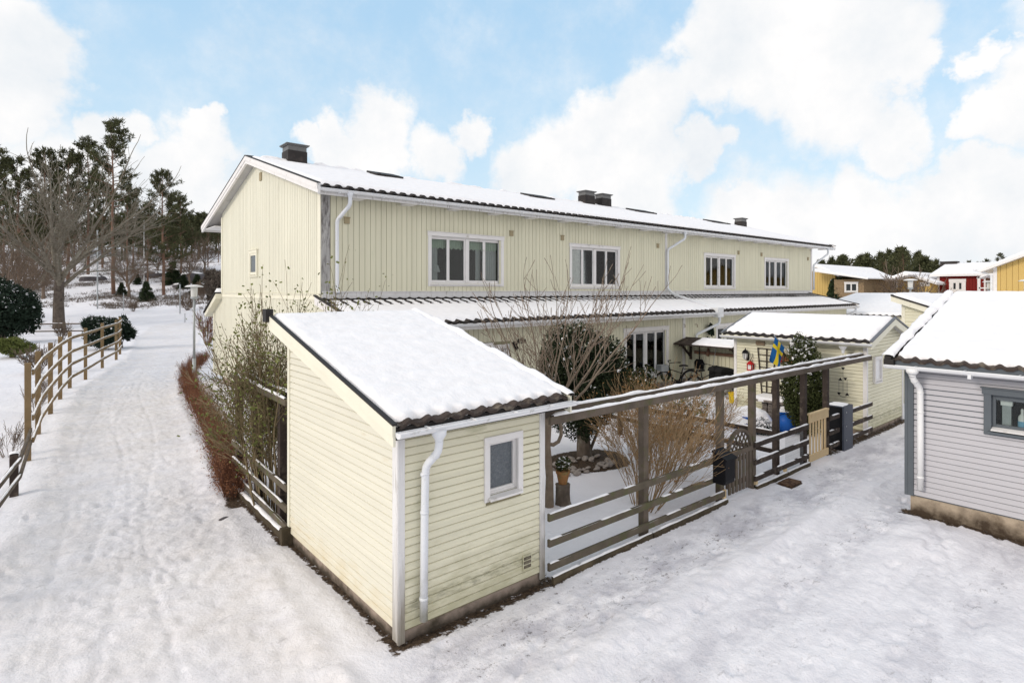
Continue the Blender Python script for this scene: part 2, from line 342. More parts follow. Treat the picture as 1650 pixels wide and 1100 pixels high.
def window(par,O,U,Nn,u0,u1,z0,z1,lights,trim=.1,proud=.045,tm='white',depth=.10,cur=None,sill=True,side='window',paneM='glass',sashM=None,roomM='room',cap=True,mull=.035,sashw=.045,room=1.8):
    """opening u0..u1,z0..z1; lights = list of relative widths, 0 = heavy post"""
    sashM=sashM or tm; off=.097 if depth<.01 else 0.0
    if off: proud=max(proud,.075)
    t=MB()
    def bar(a,b,c,d,n0,n1,mb): slab(mb,O,U,Nn,[(a,c),(b,c),(b,d),(a,d)],n0,n1)
    bar(u0-trim,u0,z0-trim*.8,z1,.0,proud,t); bar(u1,u1+trim,z0-trim*.8,z1,.0,proud,t)
    bar(u0-trim-(.02 if cap else 0),u1+trim+(.02 if cap else 0),z1,z1+trim,.0,proud+(.006 if cap else 0),t)
    if cap: bar(u0-trim-.035,u1+trim+.035,z1+trim,z1+trim+.018,.0,proud+.03,t)
    bar(u0,u1,z0-trim*.8,z0-.03,.0,proud-.004,t)
    # reveal
    for a,b,c,d in ((u0-.012,u0,z0,z1),(u1,u1+.012,z0,z1),(u0-.012,u1+.012,z1,z1+.012),(u0-.012,u1+.012,z0-.012,z0)): bar(a,b,c,d,-depth,-.001,t)
    w=part(side,t,M[tm],par,bevel=.004)
    s=MB(); g=MB(); tot=sum(l for l in lights if l>0); posts=sum(1 for l in lights if l==0); pw=.10
    W=(u1-u0-posts*pw)/tot; x=u0; nd=-.05+off; fr=.035 if u1-u0>.45 else .02
    bar(u0,u1,z0,z0+fr,-depth+off*.3,nd+.02,s); bar(u0,u1,z1-fr,z1,-depth+off*.3,nd+.02,s)
    for l in lights:
        if l==0: bar(x,x+pw,z0+fr,z1-fr,-depth,nd+.045,s); x+=pw; continue
        a,b=x,x+W*l; k=sashw
        bar(a,a+k,z0+fr,z1-fr,-.085+off,nd+.018,s); bar(b-k,b,z0+fr,z1-fr,-.085+off,nd+.018,s)
        bar(a+k,b-k,z0+fr,z0+fr+k*1.2,-.085+off,nd+.014,s); bar(a+k,b-k,z1-fr-k,z1-fr,-.085+off,nd+.014,s)
        bar(a+k,b-k,z0+fr+k*1.2,z1-fr-k,-.066+off,-.062+off,g); x=b
    part('sash',s,M[sashM],w,bevel=.003); part('pane',g,M[paneM],w)
    if sill:
        q=MB(); c=P3(O,U,Nn,(u0+u1)/2,z0-.018,.02)
        q.prism([P3(O,U,Nn,u0-.03,z0-.03,-.04),P3(O,U,Nn,u0-.03,z0+.0,-.04),P3(O,U,Nn,u0-.03,z0-.02,.085),P3(O,U,Nn,u0-.03,z0-.045,.085)],(U[0]*(u1-u0+.06),U[1]*(u1-u0+.06),0)); part('sill',q,M[sashM],w)
    if cur:
        for kind,a,b,c,d,mm in cur:
            q=MB(); nu=max(8,int((b-a)/.012)); nv=10
            uu=np.linspace(a,b,nu); P=np.zeros((nu,nv,3)); rr=random.Random(int(a*100))
            for i,u in enumerate(uu):
                lo=c+(.05*abs(math.sin((u-a)*PI/.16)) if kind=='valance' else 0)
                n=(-.17 if kind=='valance' else -.21)+.018*math.sin(u*2*PI/.07+rr.random()*.5) if kind!='blind' else -.15
                for j in range(nv):
                    z=d+(lo-d)*j/(nv-1); nn=n+(.012*(j%2) if kind=='blind' else 0); P[i,j]=P3(O,U,Nn,u,z,nn)
            q.grid(P); part('curtain' if kind!='blind' else 'blind',q,M[mm],w,smooth=kind!='blind')
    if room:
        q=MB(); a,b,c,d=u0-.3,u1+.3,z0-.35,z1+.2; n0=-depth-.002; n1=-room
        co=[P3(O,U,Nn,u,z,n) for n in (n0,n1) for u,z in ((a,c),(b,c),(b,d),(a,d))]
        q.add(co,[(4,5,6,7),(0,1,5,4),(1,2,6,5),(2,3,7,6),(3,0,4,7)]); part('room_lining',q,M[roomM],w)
    return w
def tiles(O,U,V,lu,lv,pitch=.3,course=.37,amp=.045,step=.025,per=8):
    """S-tile roof surface: O eave corner, U along the eave, V up the slope"""
    O,U,V=[np.array(q,dtype=float) for q in (O,U,V)]; Nn=nrm(np.cross(U,V)); Nn=Nn if Nn[2]>0 else -Nn
    nt=max(1,round(lu/pitch)); nu=nt*per+1; u=np.linspace(0,lu,nu); nc=max(1,round(lv/course)); mb=MB()
    h=amp*np.clip(np.cos(2*PI*(u/lu*nt-.5)),-.35,1)
    rows=[]
    for c in range(nc):
        v0=lv*c/nc; v1=lv*(c+1)/nc
        rows+= [(v0,-.02 if c==0 else 0.0),(v0,step),(v1,0.0)]
    P=np.zeros((nu,len(rows),3))
    for j,(v,e) in enumerate(rows): P[:,j]=O+u[:,None]*U+v*V+(h+e)[:,None]*Nn
    mb.grid(P); return mb,Nn,h
def snowslab(O,U,V,lu,lv,th=.09,res=.12,seed=0,eave=.06,waves=None,edge=.1,rough=.02,toph=None):
    """snow lying on a roof plane; lower edge ragged, all edges rounded"""
    O,U,V=[np.array(q,dtype=float) for q in (O,U,V)]; Nn=nrm(np.cross(U,V)); Nn=Nn if Nn[2]>0 else -Nn
    nu=max(12,int(lu/res)); nv=max(10,int(lv/res))
    u=np.linspace(0,1,nu); v=np.linspace(0,1,nv)
    u=np.sign(u-.5)*np.abs((u-.5)*2)**.85/2+.5; v=np.sign(v-.5)*np.abs((v-.5)*2)**.85/2+.5
    uu,vv=np.meshgrid(u*lu,v,indexing='ij')
    start=eave+.035*fbm(uu*2.2,uu*0+seed,seed,3)
    if waves: start=start+.03*np.cos(2*PI*(uu/lu*waves))
    x=uu; y=start+(lv-start)*vv
    side=np.minimum(np.minimum(x,lu-x),np.minimum((y-start),(lv-y)))
    e=np.clip(side/edge,0,1); prof=np.sqrt(1-(1-e)**2)
    h=th*prof*(1+.18*fbm(x*.7,y*.7,seed+3,3))+rough*.45*fbm(x*4.2,y*4.2,seed+9,5)*prof+.006*fbm(x*13,y*13,seed+19,2)*prof-.012*(1-prof)+.006*np.cos(2*PI*y/.345+.8*fbm(x*.8,y,seed+2,2))*prof
    if toph is not None: h=h*toph(x,y)
    x=x+.02*fbm(y*4,x*0+seed,seed+5,2)*(1-e); 
    P=O+x[...,None]*U+y[...,None]*V+h[...,None]*Nn
    mb=MB(); mb.grid(P)
    # skirt
    ring=[(i,0) for i in range(nu)]+[(nu-1,j) for j in range(1,nv)]+[(i,nv-1) for i in range(nu-2,-1,-1)]+[(0,j) for j in range(nv-2,0,-1)]
    T=np.array([P[i,j] for i,j in ring]); B=T-Nn*.04; n=len(ring)
    mb.add(np.concatenate([T,B]),[(k,(k+1)%n,n+(k+1)%n,n+k) for k in range(n)])
    return mb
def snowstrip(mb,p,q,w,h,seed=0,gaps=0.0):
    """narrow irregular ridge of snow lying on a rail"""
    p=np.array(p,dtype=float); q=np.array(q,dtype=float); d=q-p; L=np.linalg.norm(d); d/=L; sd=nrm(np.cross(d,(0,0,1)))
    n=max(4,int(L/.05)); s=np.linspace(0,L,n); hh=h*(.9+.8*fbm(s*3,s*0+seed,seed,4)); ww=w*(.82+.34*fbm(s*5,s*0+seed+4,seed+1,4))
    if gaps: hh=np.where(fbm(s*1.6,s*0+seed*3.3,seed+2,3)<gaps*2-1,0.001,hh)
    hh[0]*=.5; hh[-1]*=.5
    prof=[(-.5,-.004),(-.46,.55),(-.2,.95),(.15,1),(.44,.6),(.5,-.004)]
    P=np.zeros((n,len(prof),3))
    for j,(a,b) in enumerate(prof): P[:,j]=p+s[:,None]*d+(ww*a)[:,None]*sd+np.array((0,0,1))*(hh*b)[:,None]
    mb.grid(P); return mb
def gutter(p,q,r=.065,out=(0,-1,0)):
    p=np.array(p,dtype=float); q=np.array(q,dtype=float); out=np.array(out,dtype=float); mb=MB(); n=9
    pr=[(math.cos(a),math.sin(a)) for a in np.linspace(PI,2*PI,n)]
    pro=[(x*r,z*r) for x,z in pr]+[(r*1.12,.008),(r*1.12,-.006)]
    pri=[(x*(r-.006),z*(r-.006)) for x,z in pr]
    for P0 in (pro,pri):
        k=len(P0); a=[p+out*x+np.array((0,0,z)) for x,z in P0]; b=[q+out*x+np.array((0,0,z)) for x,z in P0]
        mb.add(a+b,[(i,i+1,k+i+1,k+i) for i in range(k-1)])
    for e in (p,q): mb.add([e+out*x+np.array((0,0,z)) for x,z in pro[:n]],[tuple(range(n))])
    return mb
def pipe(pts,r=.045,n=14,funnel=None):
    P=[np.array(p,dtype=float) for p in pts]; out=[P[0]]
    for i in range(1,len(P)-1):
        a=P[i]+nrm(P[i-1]-P[i])*.07; b=P[i]+nrm(P[i+1]-P[i])*.07
        out+=[a,(a+b)/2*.5+P[i]*.5,b]
    out.append(P[-1]); rs=[r]*len(out)
    if funnel:
        top=out[0]+np.array((0,0,.0)); out=[top+np.array((0,0,.0)),top-np.array((0,0,.05)),top-np.array((0,0,.10))]+out[1:]; rs=[funnel,funnel*.95,r]+rs[1:]
    mb=MB(); mb.tube(out,rs,n)
    for i in range(1,len(out)-1):  # seams
        if i%3==0 and not funnel or (funnel and i in (2,5,8)):
            d=nrm(out[min(i+1,len(out)-1)]-out[i]); mb.tube([out[i]-d*.012,out[i]+d*.012],r*1.08,n)
    return mb
def bracket(mb,c,r=.055): 
    mb.tube([(c[0],c[1],c[2]-.015),(c[0],c[1],c[2]+.015)],r,12)
X_=(1,0,0); Y_=(0,1,0); mX=(-1,0,0); mY=(0,-1,0)

# ============================================================ TERRACED HOUSE
HX0,HX1,HY0,HY1,LY=5.6,33.96,14.0,23.45,12.0
house=thing('terraced_house','long two storey cream terraced house with snowy tiled roof behind the garden','house',(HX0,HY0,0))
S=.2862
def roofz(y): return 5.97+S*(y-13.5) if y<=19.3 else 5.97+S*5.8-S*(y-19.3)
# upper front wall (faces the camera side, -y)
O=(0,HY0,0)
UW=[(8.78,11.32,3.69,5.04,'A'),(14.50,16.98,3.62,5.00,'B'),(22.98,25.45,3.62,5.02,'C'),(28.52,30.95,3.62,5.02,'D')]
holes=[w[:4] for w in UW]
b=MB(); backing(b,O,X_,mY,HX0,HX1,3.3,5.98,holes)
w=MB(); vboards(w,O,X_,mY,HX0+.22,19.97,3.46,5.97,holes,.155); vboards(w,O,X_,mY,20.12,HX1-.12,3.46,5.97,holes,.155)
fw=part('upper_front_wall',w,M['house'],house); part('wall_backing',b,M['groove'],fw)
c=MB(); c.box((HX0-.02,HY0-.035,3.44),(HX0+.205,HY0-.001,5.97)); part('corner_board',c,M['peelgrey'],house)
c=MB(); c.box((19.98,HY0-.04,3.44),(20.11,HY0-.001,5.95)); part('party_wall_board',c,M['white'],house)
c=MB(); c.box((HX1-.12,HY0-.04,3.44),(HX1+.03,HY0-.001,5.95)); part('corner_board',c,M['white'],house)
c=MB(); c.box((HX0,HY0-.05,3.28),(HX1+.03,HY0-.003,3.45)); c.box((HX0,HY0-.075,3.445),(HX1+.03,HY0-.002,3.465)); part('skirt_board',c,M['peel'],house)
# upper windows
def cset(a,b,z0,z1,style):
    if style=='A': 
        r=[('valance',a+.02,b-.02,z1-.36,z1-.02,'curtaingreen')]
        for s,e in ((a+.03,a+.34),(a+1.72,a+1.88),(b-.44,b-.03)): r.append(('net',s,e,z0+.03,z1-.06,'curtain'))
        return r
    if style=='B': return [('blind',a+.02,a+1.12,z0+.02,z1-.02,'blind')]
    if style=='C': return [('net',a+.02,a+.2,z0+.02,z1-.02,'curtain'),('net',b-.22,b-.02,z0+.02,z1-.02,'curtain')]
    return [('net',a+.02,a+.15,z0+.02,z1-.02,'curtain')]
for a,b_,c0,d0,st in UW:
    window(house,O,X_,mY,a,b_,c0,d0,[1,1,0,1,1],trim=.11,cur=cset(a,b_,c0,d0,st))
for px,py in ((558,355),(823,376),(905,383),(1059,396),(1189,407),(1226,410),(1301,417)):
    p=ony(px,py,HY0); q=MB(); q.box((p[0]-.07,HY0-.055,p[2]-.09),(p[0]+.07,HY0-.018,p[2]+.06)); q.box((p[0]-.085,HY0-.075,p[2]+.06),(p[0]+.085,HY0-.018,p[2]+.08)); part('wall_vent',q,M['beige'],house)
# lower front wall
O=(0,LY,0)
LW=[(14.98,17.18,.62,2.10),(20.55,23.3,1.0,2.05)]
DR=[(8.9,9.78,.3,1.95),(9.84,10.35,.3,2.0)]
holes=LW+[(9.54,9.90,.9,1.93)]
b=MB(); backing(b,O,X_,mY,HX0,33.5,.25,2.78,holes)
w=MB(); vboards(w,O,X_,mY,HX0+.12,18.2,.28,2.78,LW+[(7.92,10.04,.25,2.12)],.155); vboards(w,O,X_,mY,18.34,33.4,.28,2.78,LW,.155)
fw=part('lower_front_wall',w,M['house'],house); part('wall_backing',b,M['groove'],fw)
c=MB(); c.box((18.2,LY-.045,.28),(18.34,LY-.002,2.72)); part('party_wall_board',c,M['white'],house)
c=MB(); c.box((HX0-.02,LY-.04,.28),(HX0+.11,LY-.001,2.74)); part('corner_board',c,M['white'],house)
c=MB(); c.box((HX0-.005,LY+.03,0),(HX1,HY1-.01,.3)); part('foundation',c,M['concrete2'],house)
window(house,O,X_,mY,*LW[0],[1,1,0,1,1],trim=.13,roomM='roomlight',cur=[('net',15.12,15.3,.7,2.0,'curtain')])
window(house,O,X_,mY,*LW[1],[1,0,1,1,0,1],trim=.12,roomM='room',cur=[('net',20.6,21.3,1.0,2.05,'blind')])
# entrance: door, side light and boxed panel
d=MB(); d.box((7.98,LY-.055,.3),(9.34,LY-.004,.38)); d.box((7.98,LY-.055,1.98),(9.42,LY-.004,2.11)); d.box((7.98,LY-.055,.38),(8.08,LY-.004,1.98)); d.box((8.94,LY-.055,.38),(9.04,LY-.004,1.98)); d.box((9.04,LY-.07,.3),(9.42,LY-.004,2.11))
dr=part('entrance_door',d,M['white'],house)
d=MB(); d.box((8.08,LY-.03,.38),(8.94,LY-.008,1.98)); part('door_leaf',d,M['roomlight'],dr)
d=MB(); d.tube([(8.87,LY-.03,1.25),(8.87,LY-.09,1.25),(8.75,LY-.09,1.25)],.01,8); part('handle',d,M['steel'],dr)
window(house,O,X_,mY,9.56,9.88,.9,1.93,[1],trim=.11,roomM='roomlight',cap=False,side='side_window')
# gable wall, plane x=HX0 facing -x
O=(HX0,0,0)
b=MB(); pts=[(HY0,.25),(HY1,.25),(HY1,roofz(HY1)-.1),(19.3,roofz(19.3)-.1),(HY0,roofz(HY0)-.1)]
b.add([P3(O,Y_,mX,u,z,0) for u,z in pts],[(0,1,2,3,4)])
b.add([P3(O,Y_,mX,u,z,0) for u,z in ((LY,.25),(HY0,.25),(HY0,3.2),(LY,2.76))],[(0,1,2,3)])
b.add([P3(O,Y_,mX,u,z,0) for u,z in ((HY1,.25),(24.66,.25),(24.66,2.72),(HY1,3.2))],[(0,1,2,3)])
w=MB(); vboards(w,O,Y_,mX,HY0+.02,HY1-.03,3.40,lambda y:roofz(y)-.11,(),.13,.016,.024)
vboards(w,O,Y_,mX,LY+.1,24.58,.28,lambda y: 2.76+.22*(y-LY) if y<HY0 else (3.24 if y<HY1 else 3.18-.42*(y-HY1)),(),.13,.016,.024)
gw=part('gable_wall',w,M['house_gable'],house); part('wall_backing',b,M['gapg'],gw)
c=MB(); c.box((HX0-.045,HY0+.02,3.24),(HX0-.002,HY1+.02,3.30)); c.box((HX0-.035,HY0+.02,3.30),(HX0-.002,HY1,3.37)); c.box((HX0-.06,HY0+.02,3.37),(HX0-.002,HY1+.02,3.395)); part('band_board',c,M['creamtrim'],house)
c=MB(); c.box((HX0-.05,HY0-.04,3.40),(HX0-.026,HY0+.09,5.95)); c.box((HX0-.05,HY1-.08,3.40),(HX0-.026,HY1+.04,6.2)); part('corner_board',c,M['creamtrim'],house)
c=MB(); c.box((HX0-.05,24.58,.28),(HX0-.0,24.7,2.6)); part('corner_board',c,M['creamtrim'],house)
window(house,O,Y_,mX,19.15,19.80,3.98,4.68,[1],trim=.09,tm='creamtrim',paneM='frost',depth=.004,sill=True,side='gable_window',room=0,proud=.07)
q=MB(); q.box((HX0-.06,18.66,6.9),(HX0-.02,18.84,7.15)); part('wall_vent',q,M['beige'],house)
# back and far walls
b=MB(); b.box((HX0+.02,HY1-.05,.25),(HX1-.02,HY1,6.3)); b.box((HX1-.05,HY0+.02,.25),(HX1,HY1-.06,5.9)); b.box((HX0+.02,24.6,.25),(HX1-.02,24.66,2.7))
b.add([(HX1,HY0,5.8),(HX1,HY1,5.8),(HX1,HY1,roofz(HY1)-.1),(HX1,19.3,roofz(19.3)-.1)],[(0,1,2,3)]); b.box((33.44,LY+.02,.25),(33.5,HY0,2.8)); part('rear_wall',b,M['house'],house)
# main roof
RX0,RX1=5.30,35.75; LU=RX1-RX0; V1=nrm((0,1,S)); V2=nrm((0,-1,S)); LV=5.8/V1[1]; LV2=5.9/V1[1]
t,Nn,_=tiles((RX0+.1,13.5,6.0),X_,V1,LU-.2,LV,pitch=.30,amp=.045)
t2,_,_=tiles((RX0+.1,25.2,6.0+S*-.1),X_,V2,LU-.2,LV2,pitch=.30,amp=.045); t.add(np.concatenate(t2.V),np.array(t2.F))
t.tube([(RX0,19.3,7.68),(RX1,19.3,7.68)],.08,10)
roof=part('roof',t,M['tile'],house,smooth=False)
u=MB(); 
for (ya,za,yb,zb) in ((13.45,5.86,19.3,5.86+S*5.85),(25.25,5.83,19.3,5.86+S*5.85)):
    u.prism([(RX0+.04,ya,za),(RX0+.04,yb,zb),(RX0+.04,yb,zb+.07),(RX0+.04,ya,za+.07)],(LU-.08,0,0))
part('soffit',u,M['soffit'],roof)
s=snowslab((RX0+.06,13.5,6.035),X_,V1,LU-.12,LV-.03,th=.075,res=.14,seed=3,eave=.15,waves=round((LU-.2)/.3),rough=.012)
s2=snowslab((RX0+.06,25.2,6.0),X_,V2,LU-.12,LV2-.03,th=.06,res=.4,seed=4); s.add(np.concatenate(s2.V),s2.F)
snowstrip(s,(RX0+.4,19.28,7.70),(RX1-.4,19.28,7.70),.26,.10,17,.3); part('snow_cover',s,M['snow'],roof,smooth=True)
# verge boards
for x0,x1 in ((RX0-.03,RX0+.035),(RX1-.035,RX1+.03)):
    v=MB()
    for (ya,za,yb,zb) in ((13.40,5.80,19.3,5.80+S*5.9),(25.3,5.77,19.3,5.80+S*5.9)):
        v.prism([(x0,ya,za),(x0,yb,zb),(x0,yb,zb+.2),(x0,ya,za+.2)],(x1-x0,0,0))
        v.prism([(x0-.02,ya,za+.10),(x0-.02,yb,zb+.10),(x0-.02,yb,zb+.235),(x0-.02,ya,za+.235)],(.022,0,0))
    part('verge_board',v,M['white'],roof)
for x0 in (RX0-.06,RX1-.03):
    v=MB()
    for (ya,za,yb,zb) in ((13.38,6.03,19.3,6.03+S*5.92),(25.32,6.0,19.3,6.03+S*5.92)):
        v.prism([(x0,ya,za),(x0,yb,zb),(x0,yb,zb+.03),(x0,ya,za+.03)],(.09,0,0))
    part('verge_flashing',v,M['flash'],roof)
c=MB(); c.box((RX0,25.18,5.80),(RX1,25.25,5.97)); c.box((RX0+.03,HY1,5.86),(RX1-.03,25.2,5.88)); part('rear_fascia',c,M['white'],roof)
# chimneys, roof hatches
def chimney(x0,x1,y0,y1,top):
    q=MB(); q.box((x0,y0,7.1),(x1,y1,top-.22)); k=part('chimney',q,M['chim'],house,bevel=.01)
    q=MB(); q.box((x0+.02,y0+.02,top-.22),(x1-.02,y1-.02,top-.06)); q.box((x0-.06,y0-.06,top-.03),(x1+.06,y1+.06,top)); q.box((x0-.03,y0-.03,top-.06),(x1+.03,y1+.03,top-.03)); part('chimney_cap',q,M['chimtop'],k)
chimney(6.50,7.14,19.05,19.65,8.30); chimney(20.72,21.42,19.05,19.55,8.34); chimney(21.95,22.65,19.05,19.55,8.32); chimney(34.45,35.1,18.4,18.9,8.05)
def hatch(px0,px1):
    x0=ony(px0,300,18.6)[0]; x1=ony(px1,300,18.6)[0]; z=roofz(18.6); q=MB()
    q.obox(((x0+x1)/2,18.55,z+.16),((x1-x0)/2,0,0),V1*.42,np.array((0,-S,1))*.035); q.box((x0+.1,18.25,z-.15),(x0+.2,18.9,z+.13)); q.box((x1-.2,18.25,z-.15),(x1-.1,18.9,z+.13)); part('roof_hatch',q,M['flash'],roof)
for a in ((598,640),(847,883),(1017,1047),(1141,1166)): hatch(*a)
# gutters and fascia
c=MB(); c.box((RX0+.04,13.52,5.80),(RX1-.04,13.56,5.97)); part('fascia',c,M['peel'],house)
g=gutter((RX0+.02,13.44,5.935),(RX1-.02,13.44,5.90),.07); 
for i in range(26): xx=RX0+.5+i*1.18; g.box((xx,13.36,5.85),(xx+.025,13.53,5.875))
part('gutter',g,M['metalwhite'],house)
for i in range(20): xx=RX0+1+i*1.5; c=MB(); c.box((xx,13.56,5.80),(xx+.3,13.98,5.855)); part('rafter_end',c,M['white'],house)
def dp(*pts,name='downpipe',fun=.08,m='pipe'): return part(name,pipe(pts,.05,12,fun),M[m],house,smooth=True)
dp((6.1,13.44,5.9),(6.1,13.44,5.6),(5.97,13.92,5.25),(5.97,13.92,3.50),(5.97,13.86,3.42))
dp((20.6,13.44,5.88),(20.6,13.44,5.6),(20.05,13.9,5.15),(20.05,13.9,3.55),(19.95,13.55,3.32),(19.72,11.75,2.86),(19.70,11.55,2.80))
dp((34.85,13.44,5.84),(34.85,13.44,5.55),(34.05,13.9,4.9),(34.05,13.9,3.5))
# lean-to roof along the front
LX0,LX1=5.44,33.5; SL=.232; VL=nrm((0,1,SL)); LL=2.48/VL[1]
t,_,_=tiles((LX0+.06,11.5,2.70),X_,VL,LX1-LX0-.12,LL,pitch=.30,amp=.04,course=.31)
lr=part('lean_to_roof',t,M['tile'],house)
s=snowslab((LX0+.05,11.5,2.715),X_,VL,LX1-LX0-.1,LL-.78,th=.07,res=.12,seed=8,eave=.12,waves=round((LX1-LX0-.12)/.3),rough=.012,edge=.3)
Tq=np.array((LX0+.05,11.5,2.70))+VL*(LL-.95); s2=snowslab(Tq,X_,VL,LX1-LX0-.1,.80,th=.030,res=.10,seed=88,eave=0,rough=.012,edge=.2); s.add(np.concatenate(s2.V),s2.F)
part('snow_cover',s,M['snow'],lr,smooth=True)
for x0 in (LX0-.02,LX1-.04): v=MB(); v.prism([(x0,11.42,2.54),(x0,14,2.54+SL*2.58),(x0,14,2.74+SL*2.58),(x0,11.42,2.74)],(.05,0,0)); part('verge_board',v,M['white'],lr)
v=MB(); v.box((LX0+.04,11.52,2.52),(LX1-.05,11.56,2.68)); part('fascia',v,M['white'],lr)
for x0 in (LX0-.05,LX1-.03): v=MB(); v.prism([(x0,11.38,2.735),(x0,14,2.735+SL*2.62),(x0,14,2.775+SL*2.62),(x0,11.38,2.775)],(.07,0,0)); part('verge_flashing',v,M['flash'],lr)
u=MB(); u.prism([(LX0+.03,11.55,2.60),(LX0+.03,14,2.60+SL*2.45),(LX0+.03,14,2.64+SL*2.45),(LX0+.03,11.55,2.64)],(LX1-LX0-.06,0,0)); part('soffit',u,M['soffit'],lr)
part('gutter',gutter((LX0+.02,11.44,2.665),(LX1+.12,11.44,2.64),.065),M['metalwhite'],lr)
q=MB(); q.box((19.58,11.38,2.48),(19.98,11.60,2.84)); part('hopper_box',q,M['metalwhite'],house,bevel=.01)
dp((19.78,11.44,2.50),(19.78,11.44,2.25),(18.95,11.88,1.86),(18.95,11.9,1.7),fun=.06)
dp((33.2,11.44,2.62),(33.2,11.44,2.4),(32.9,11.7,2.2),fun=.06)
for px,py in ((1100,522),(1120,522)):
    p=ony(px,py,LY); q=MB(); q.tube([(p[0],LY-.02,p[2]),(p[0],LY-.1,p[2]-.02),(p[0],LY-.1,p[2]-.12)],.012,6); part('wall_hook',q,M['brass'],house)
# rear lean-to roof end
v=MB(); v.prism([(5.35,HY1+.0,3.18),(5.35,25.15,2.44),(5.35,25.15,2.58),(5.35,HY1,3.36)],(28.3,0,0)); rl=part('rear_lean_to_roof',v,M['creamtrim'],house)
v=MB(); v.prism([(5.30,HY1+.0,3.37),(5.30,25.2,2.59),(5.30,25.2,2.64),(5.30,HY1,3.42)],(28.4,0,0)); part('roof_sheet',v,M['flash'],rl)
s=snowslab((5.33,25.2,2.65),X_,nrm((0,-1.74,.78)),28.3,1.85,th=.30,res=.15,seed=21,eave=0,edge=.28); part('snow_cover',s,M['snow'],rl,smooth=True)
# house number and wall figure (letter strokes)
def strokes(mb,segs,u,z,s,y,t=.018):
    for (a,b),(c,d) in segs: mb.beam((u+a*s,y,z+b*s),(u+c*s,y,z+d*s),.012,t,(0,-1,0)) if False else mb.tube([(u+a*s,y,z+b*s),(u+c*s,y,z+d*s)],t/2,6)
DIG={'4':[((.42,0),(.42,1)),((.42,1),(0,.33)),((0,.33),(.6,.33))],
 '5':[((.52,1),(.08,1)),((.08,1),(.05,.57)),((.05,.57),(.35,.6)),((.35,.6),(.53,.42)),((.53,.42),(.50,.15)),((.50,.15),(.25,0)),((.25,0),(0,.1))],
 'A':[((0,0),(.3,.8)),((.3,.8),(.6,0)),((.13,.3),(.47,.3))]}
q=MB(); 
for ch,u_ in (('4',10.27),('5',10.39),('A',10.51)): strokes(q,DIG[ch],u_,2.035,.135,LY-.045,.026)
part('house_number',q,M['black'],house)
# ============================================================ FRONT SHED (corner of the plot)
SX0,SX1,SY0,SY1=2.80,4.72,5.05,8.12
shed=thing('garden_shed','cream lap boarded shed with frosted window and lean snowy roof at the path corner','shed',(SX0,SY0,0))
sl=(3.03-2.13)/(8.35-4.78)
def sroof(y): return 2.13+sl*(y-4.78)
wn=(3.915,4.325,1.22,1.80)
# front wall
O=(0,SY0,0)
m=MB(); laps(m,O,X_,mY,.13,sroof(SY0)-.02,lambda z:(SX0+.05,SX1-.05),[(wn[0]-.05,wn[1]+.05,wn[2]-.08,wn[3]+.05)],.083,.016)
fw=part('front_wall',m,M['siding'],shed)
b=MB(); backing(b,O,X_,mY,SX0,SX1,.12,sroof(SY0),[wn]); part('wall_backing',b,M['gap'],fw)
O2=(SX0,0,0)
def spn(z): return (SY0+.06,SY1-.04) if z<=sroof(SY0) else (min(SY1-.05,4.78+(z-2.10)/sl),SY1-.04)
m=MB(); laps(m,O2,Y_,mX,.13,2.98,spn,(),.083,.016)
sw=part('side_wall',m,M['siding_side'],shed)
b=MB(); b.add([(SX0,SY0,.12),(SX0,SY1,.12),(SX0,SY1,sroof(SY1)),(SX0,SY0,sroof(SY0))],[(0,1,2,3)]); part('wall_backing',b,M['gap'],sw)
b=MB(); b.add([(SX1,SY0,.1),(SX1,SY1,.1),(SX1,SY1,sroof(SY1)),(SX1,SY0,sroof(SY0))],[(0,1,2,3)]); b.add([(SX0,SY1,.1),(SX1,SY1,.1),(SX1,SY1,sroof(SY1)),(SX0,SY1,sroof(SY1))],[(0,1,2,3)]); part('rear_wall',b,M['siding_side'],shed)
c=MB(); c.box((SX0-.028,SY0-.032,.02),(SX0+.05,SY0-.003,sroof(SY0)-.0)); c.box((SX0-.034,SY0-.028,.04),(SX0-.002,SY0+.075,sroof(SY0))); part('corner_board',c,M['peel'],shed,bevel=.004)
c=MB(); c.box((SX1-.05,SY0-.03,.05),(SX1+.03,SY0-.003,sroof(SY0))); c.box((SX1+.002,SY0-.026,.05),(SX1+.032,SY0+.07,sroof(SY0))); part('corner_board',c,M['peel'],shed,bevel=.004)
c=MB(); c.box((SX0-.03,SY1-.045,.13),(SX0-.002,SY1+.03,sroof(SY1)-.04)); part('corner_board',c,M['creamtrim'],shed,bevel=.004)
c=MB(); c.box((SX0+.018,SY0+.012,-.15),(SX1-.01,SY1-.01,.13)); part('plinth',c,M['concrete2'],shed)
window(shed,O,X_,mY,*wn,[1],trim=.075,proud=.035,tm='white',paneM='frost',sashw=.022,cap=False,room=0,depth=.07)
# ventilation grille
q=MB(); gx,gz=4.40,.24
q.box((gx,SY0-.028,gz),(gx+.135,SY0-.014,gz+.17)); vg=part('vent_grille',q,M['siding'],shed)
q=MB()
for i in range(6):
    for j in range(3): q.box((gx+.015+i*.019,SY0-.0315,gz+.02+j*.048),(gx+.027+i*.019,SY0-.0285,gz+.055+j*.048))
part('grille_slot',q,M['darkwood'],vg)
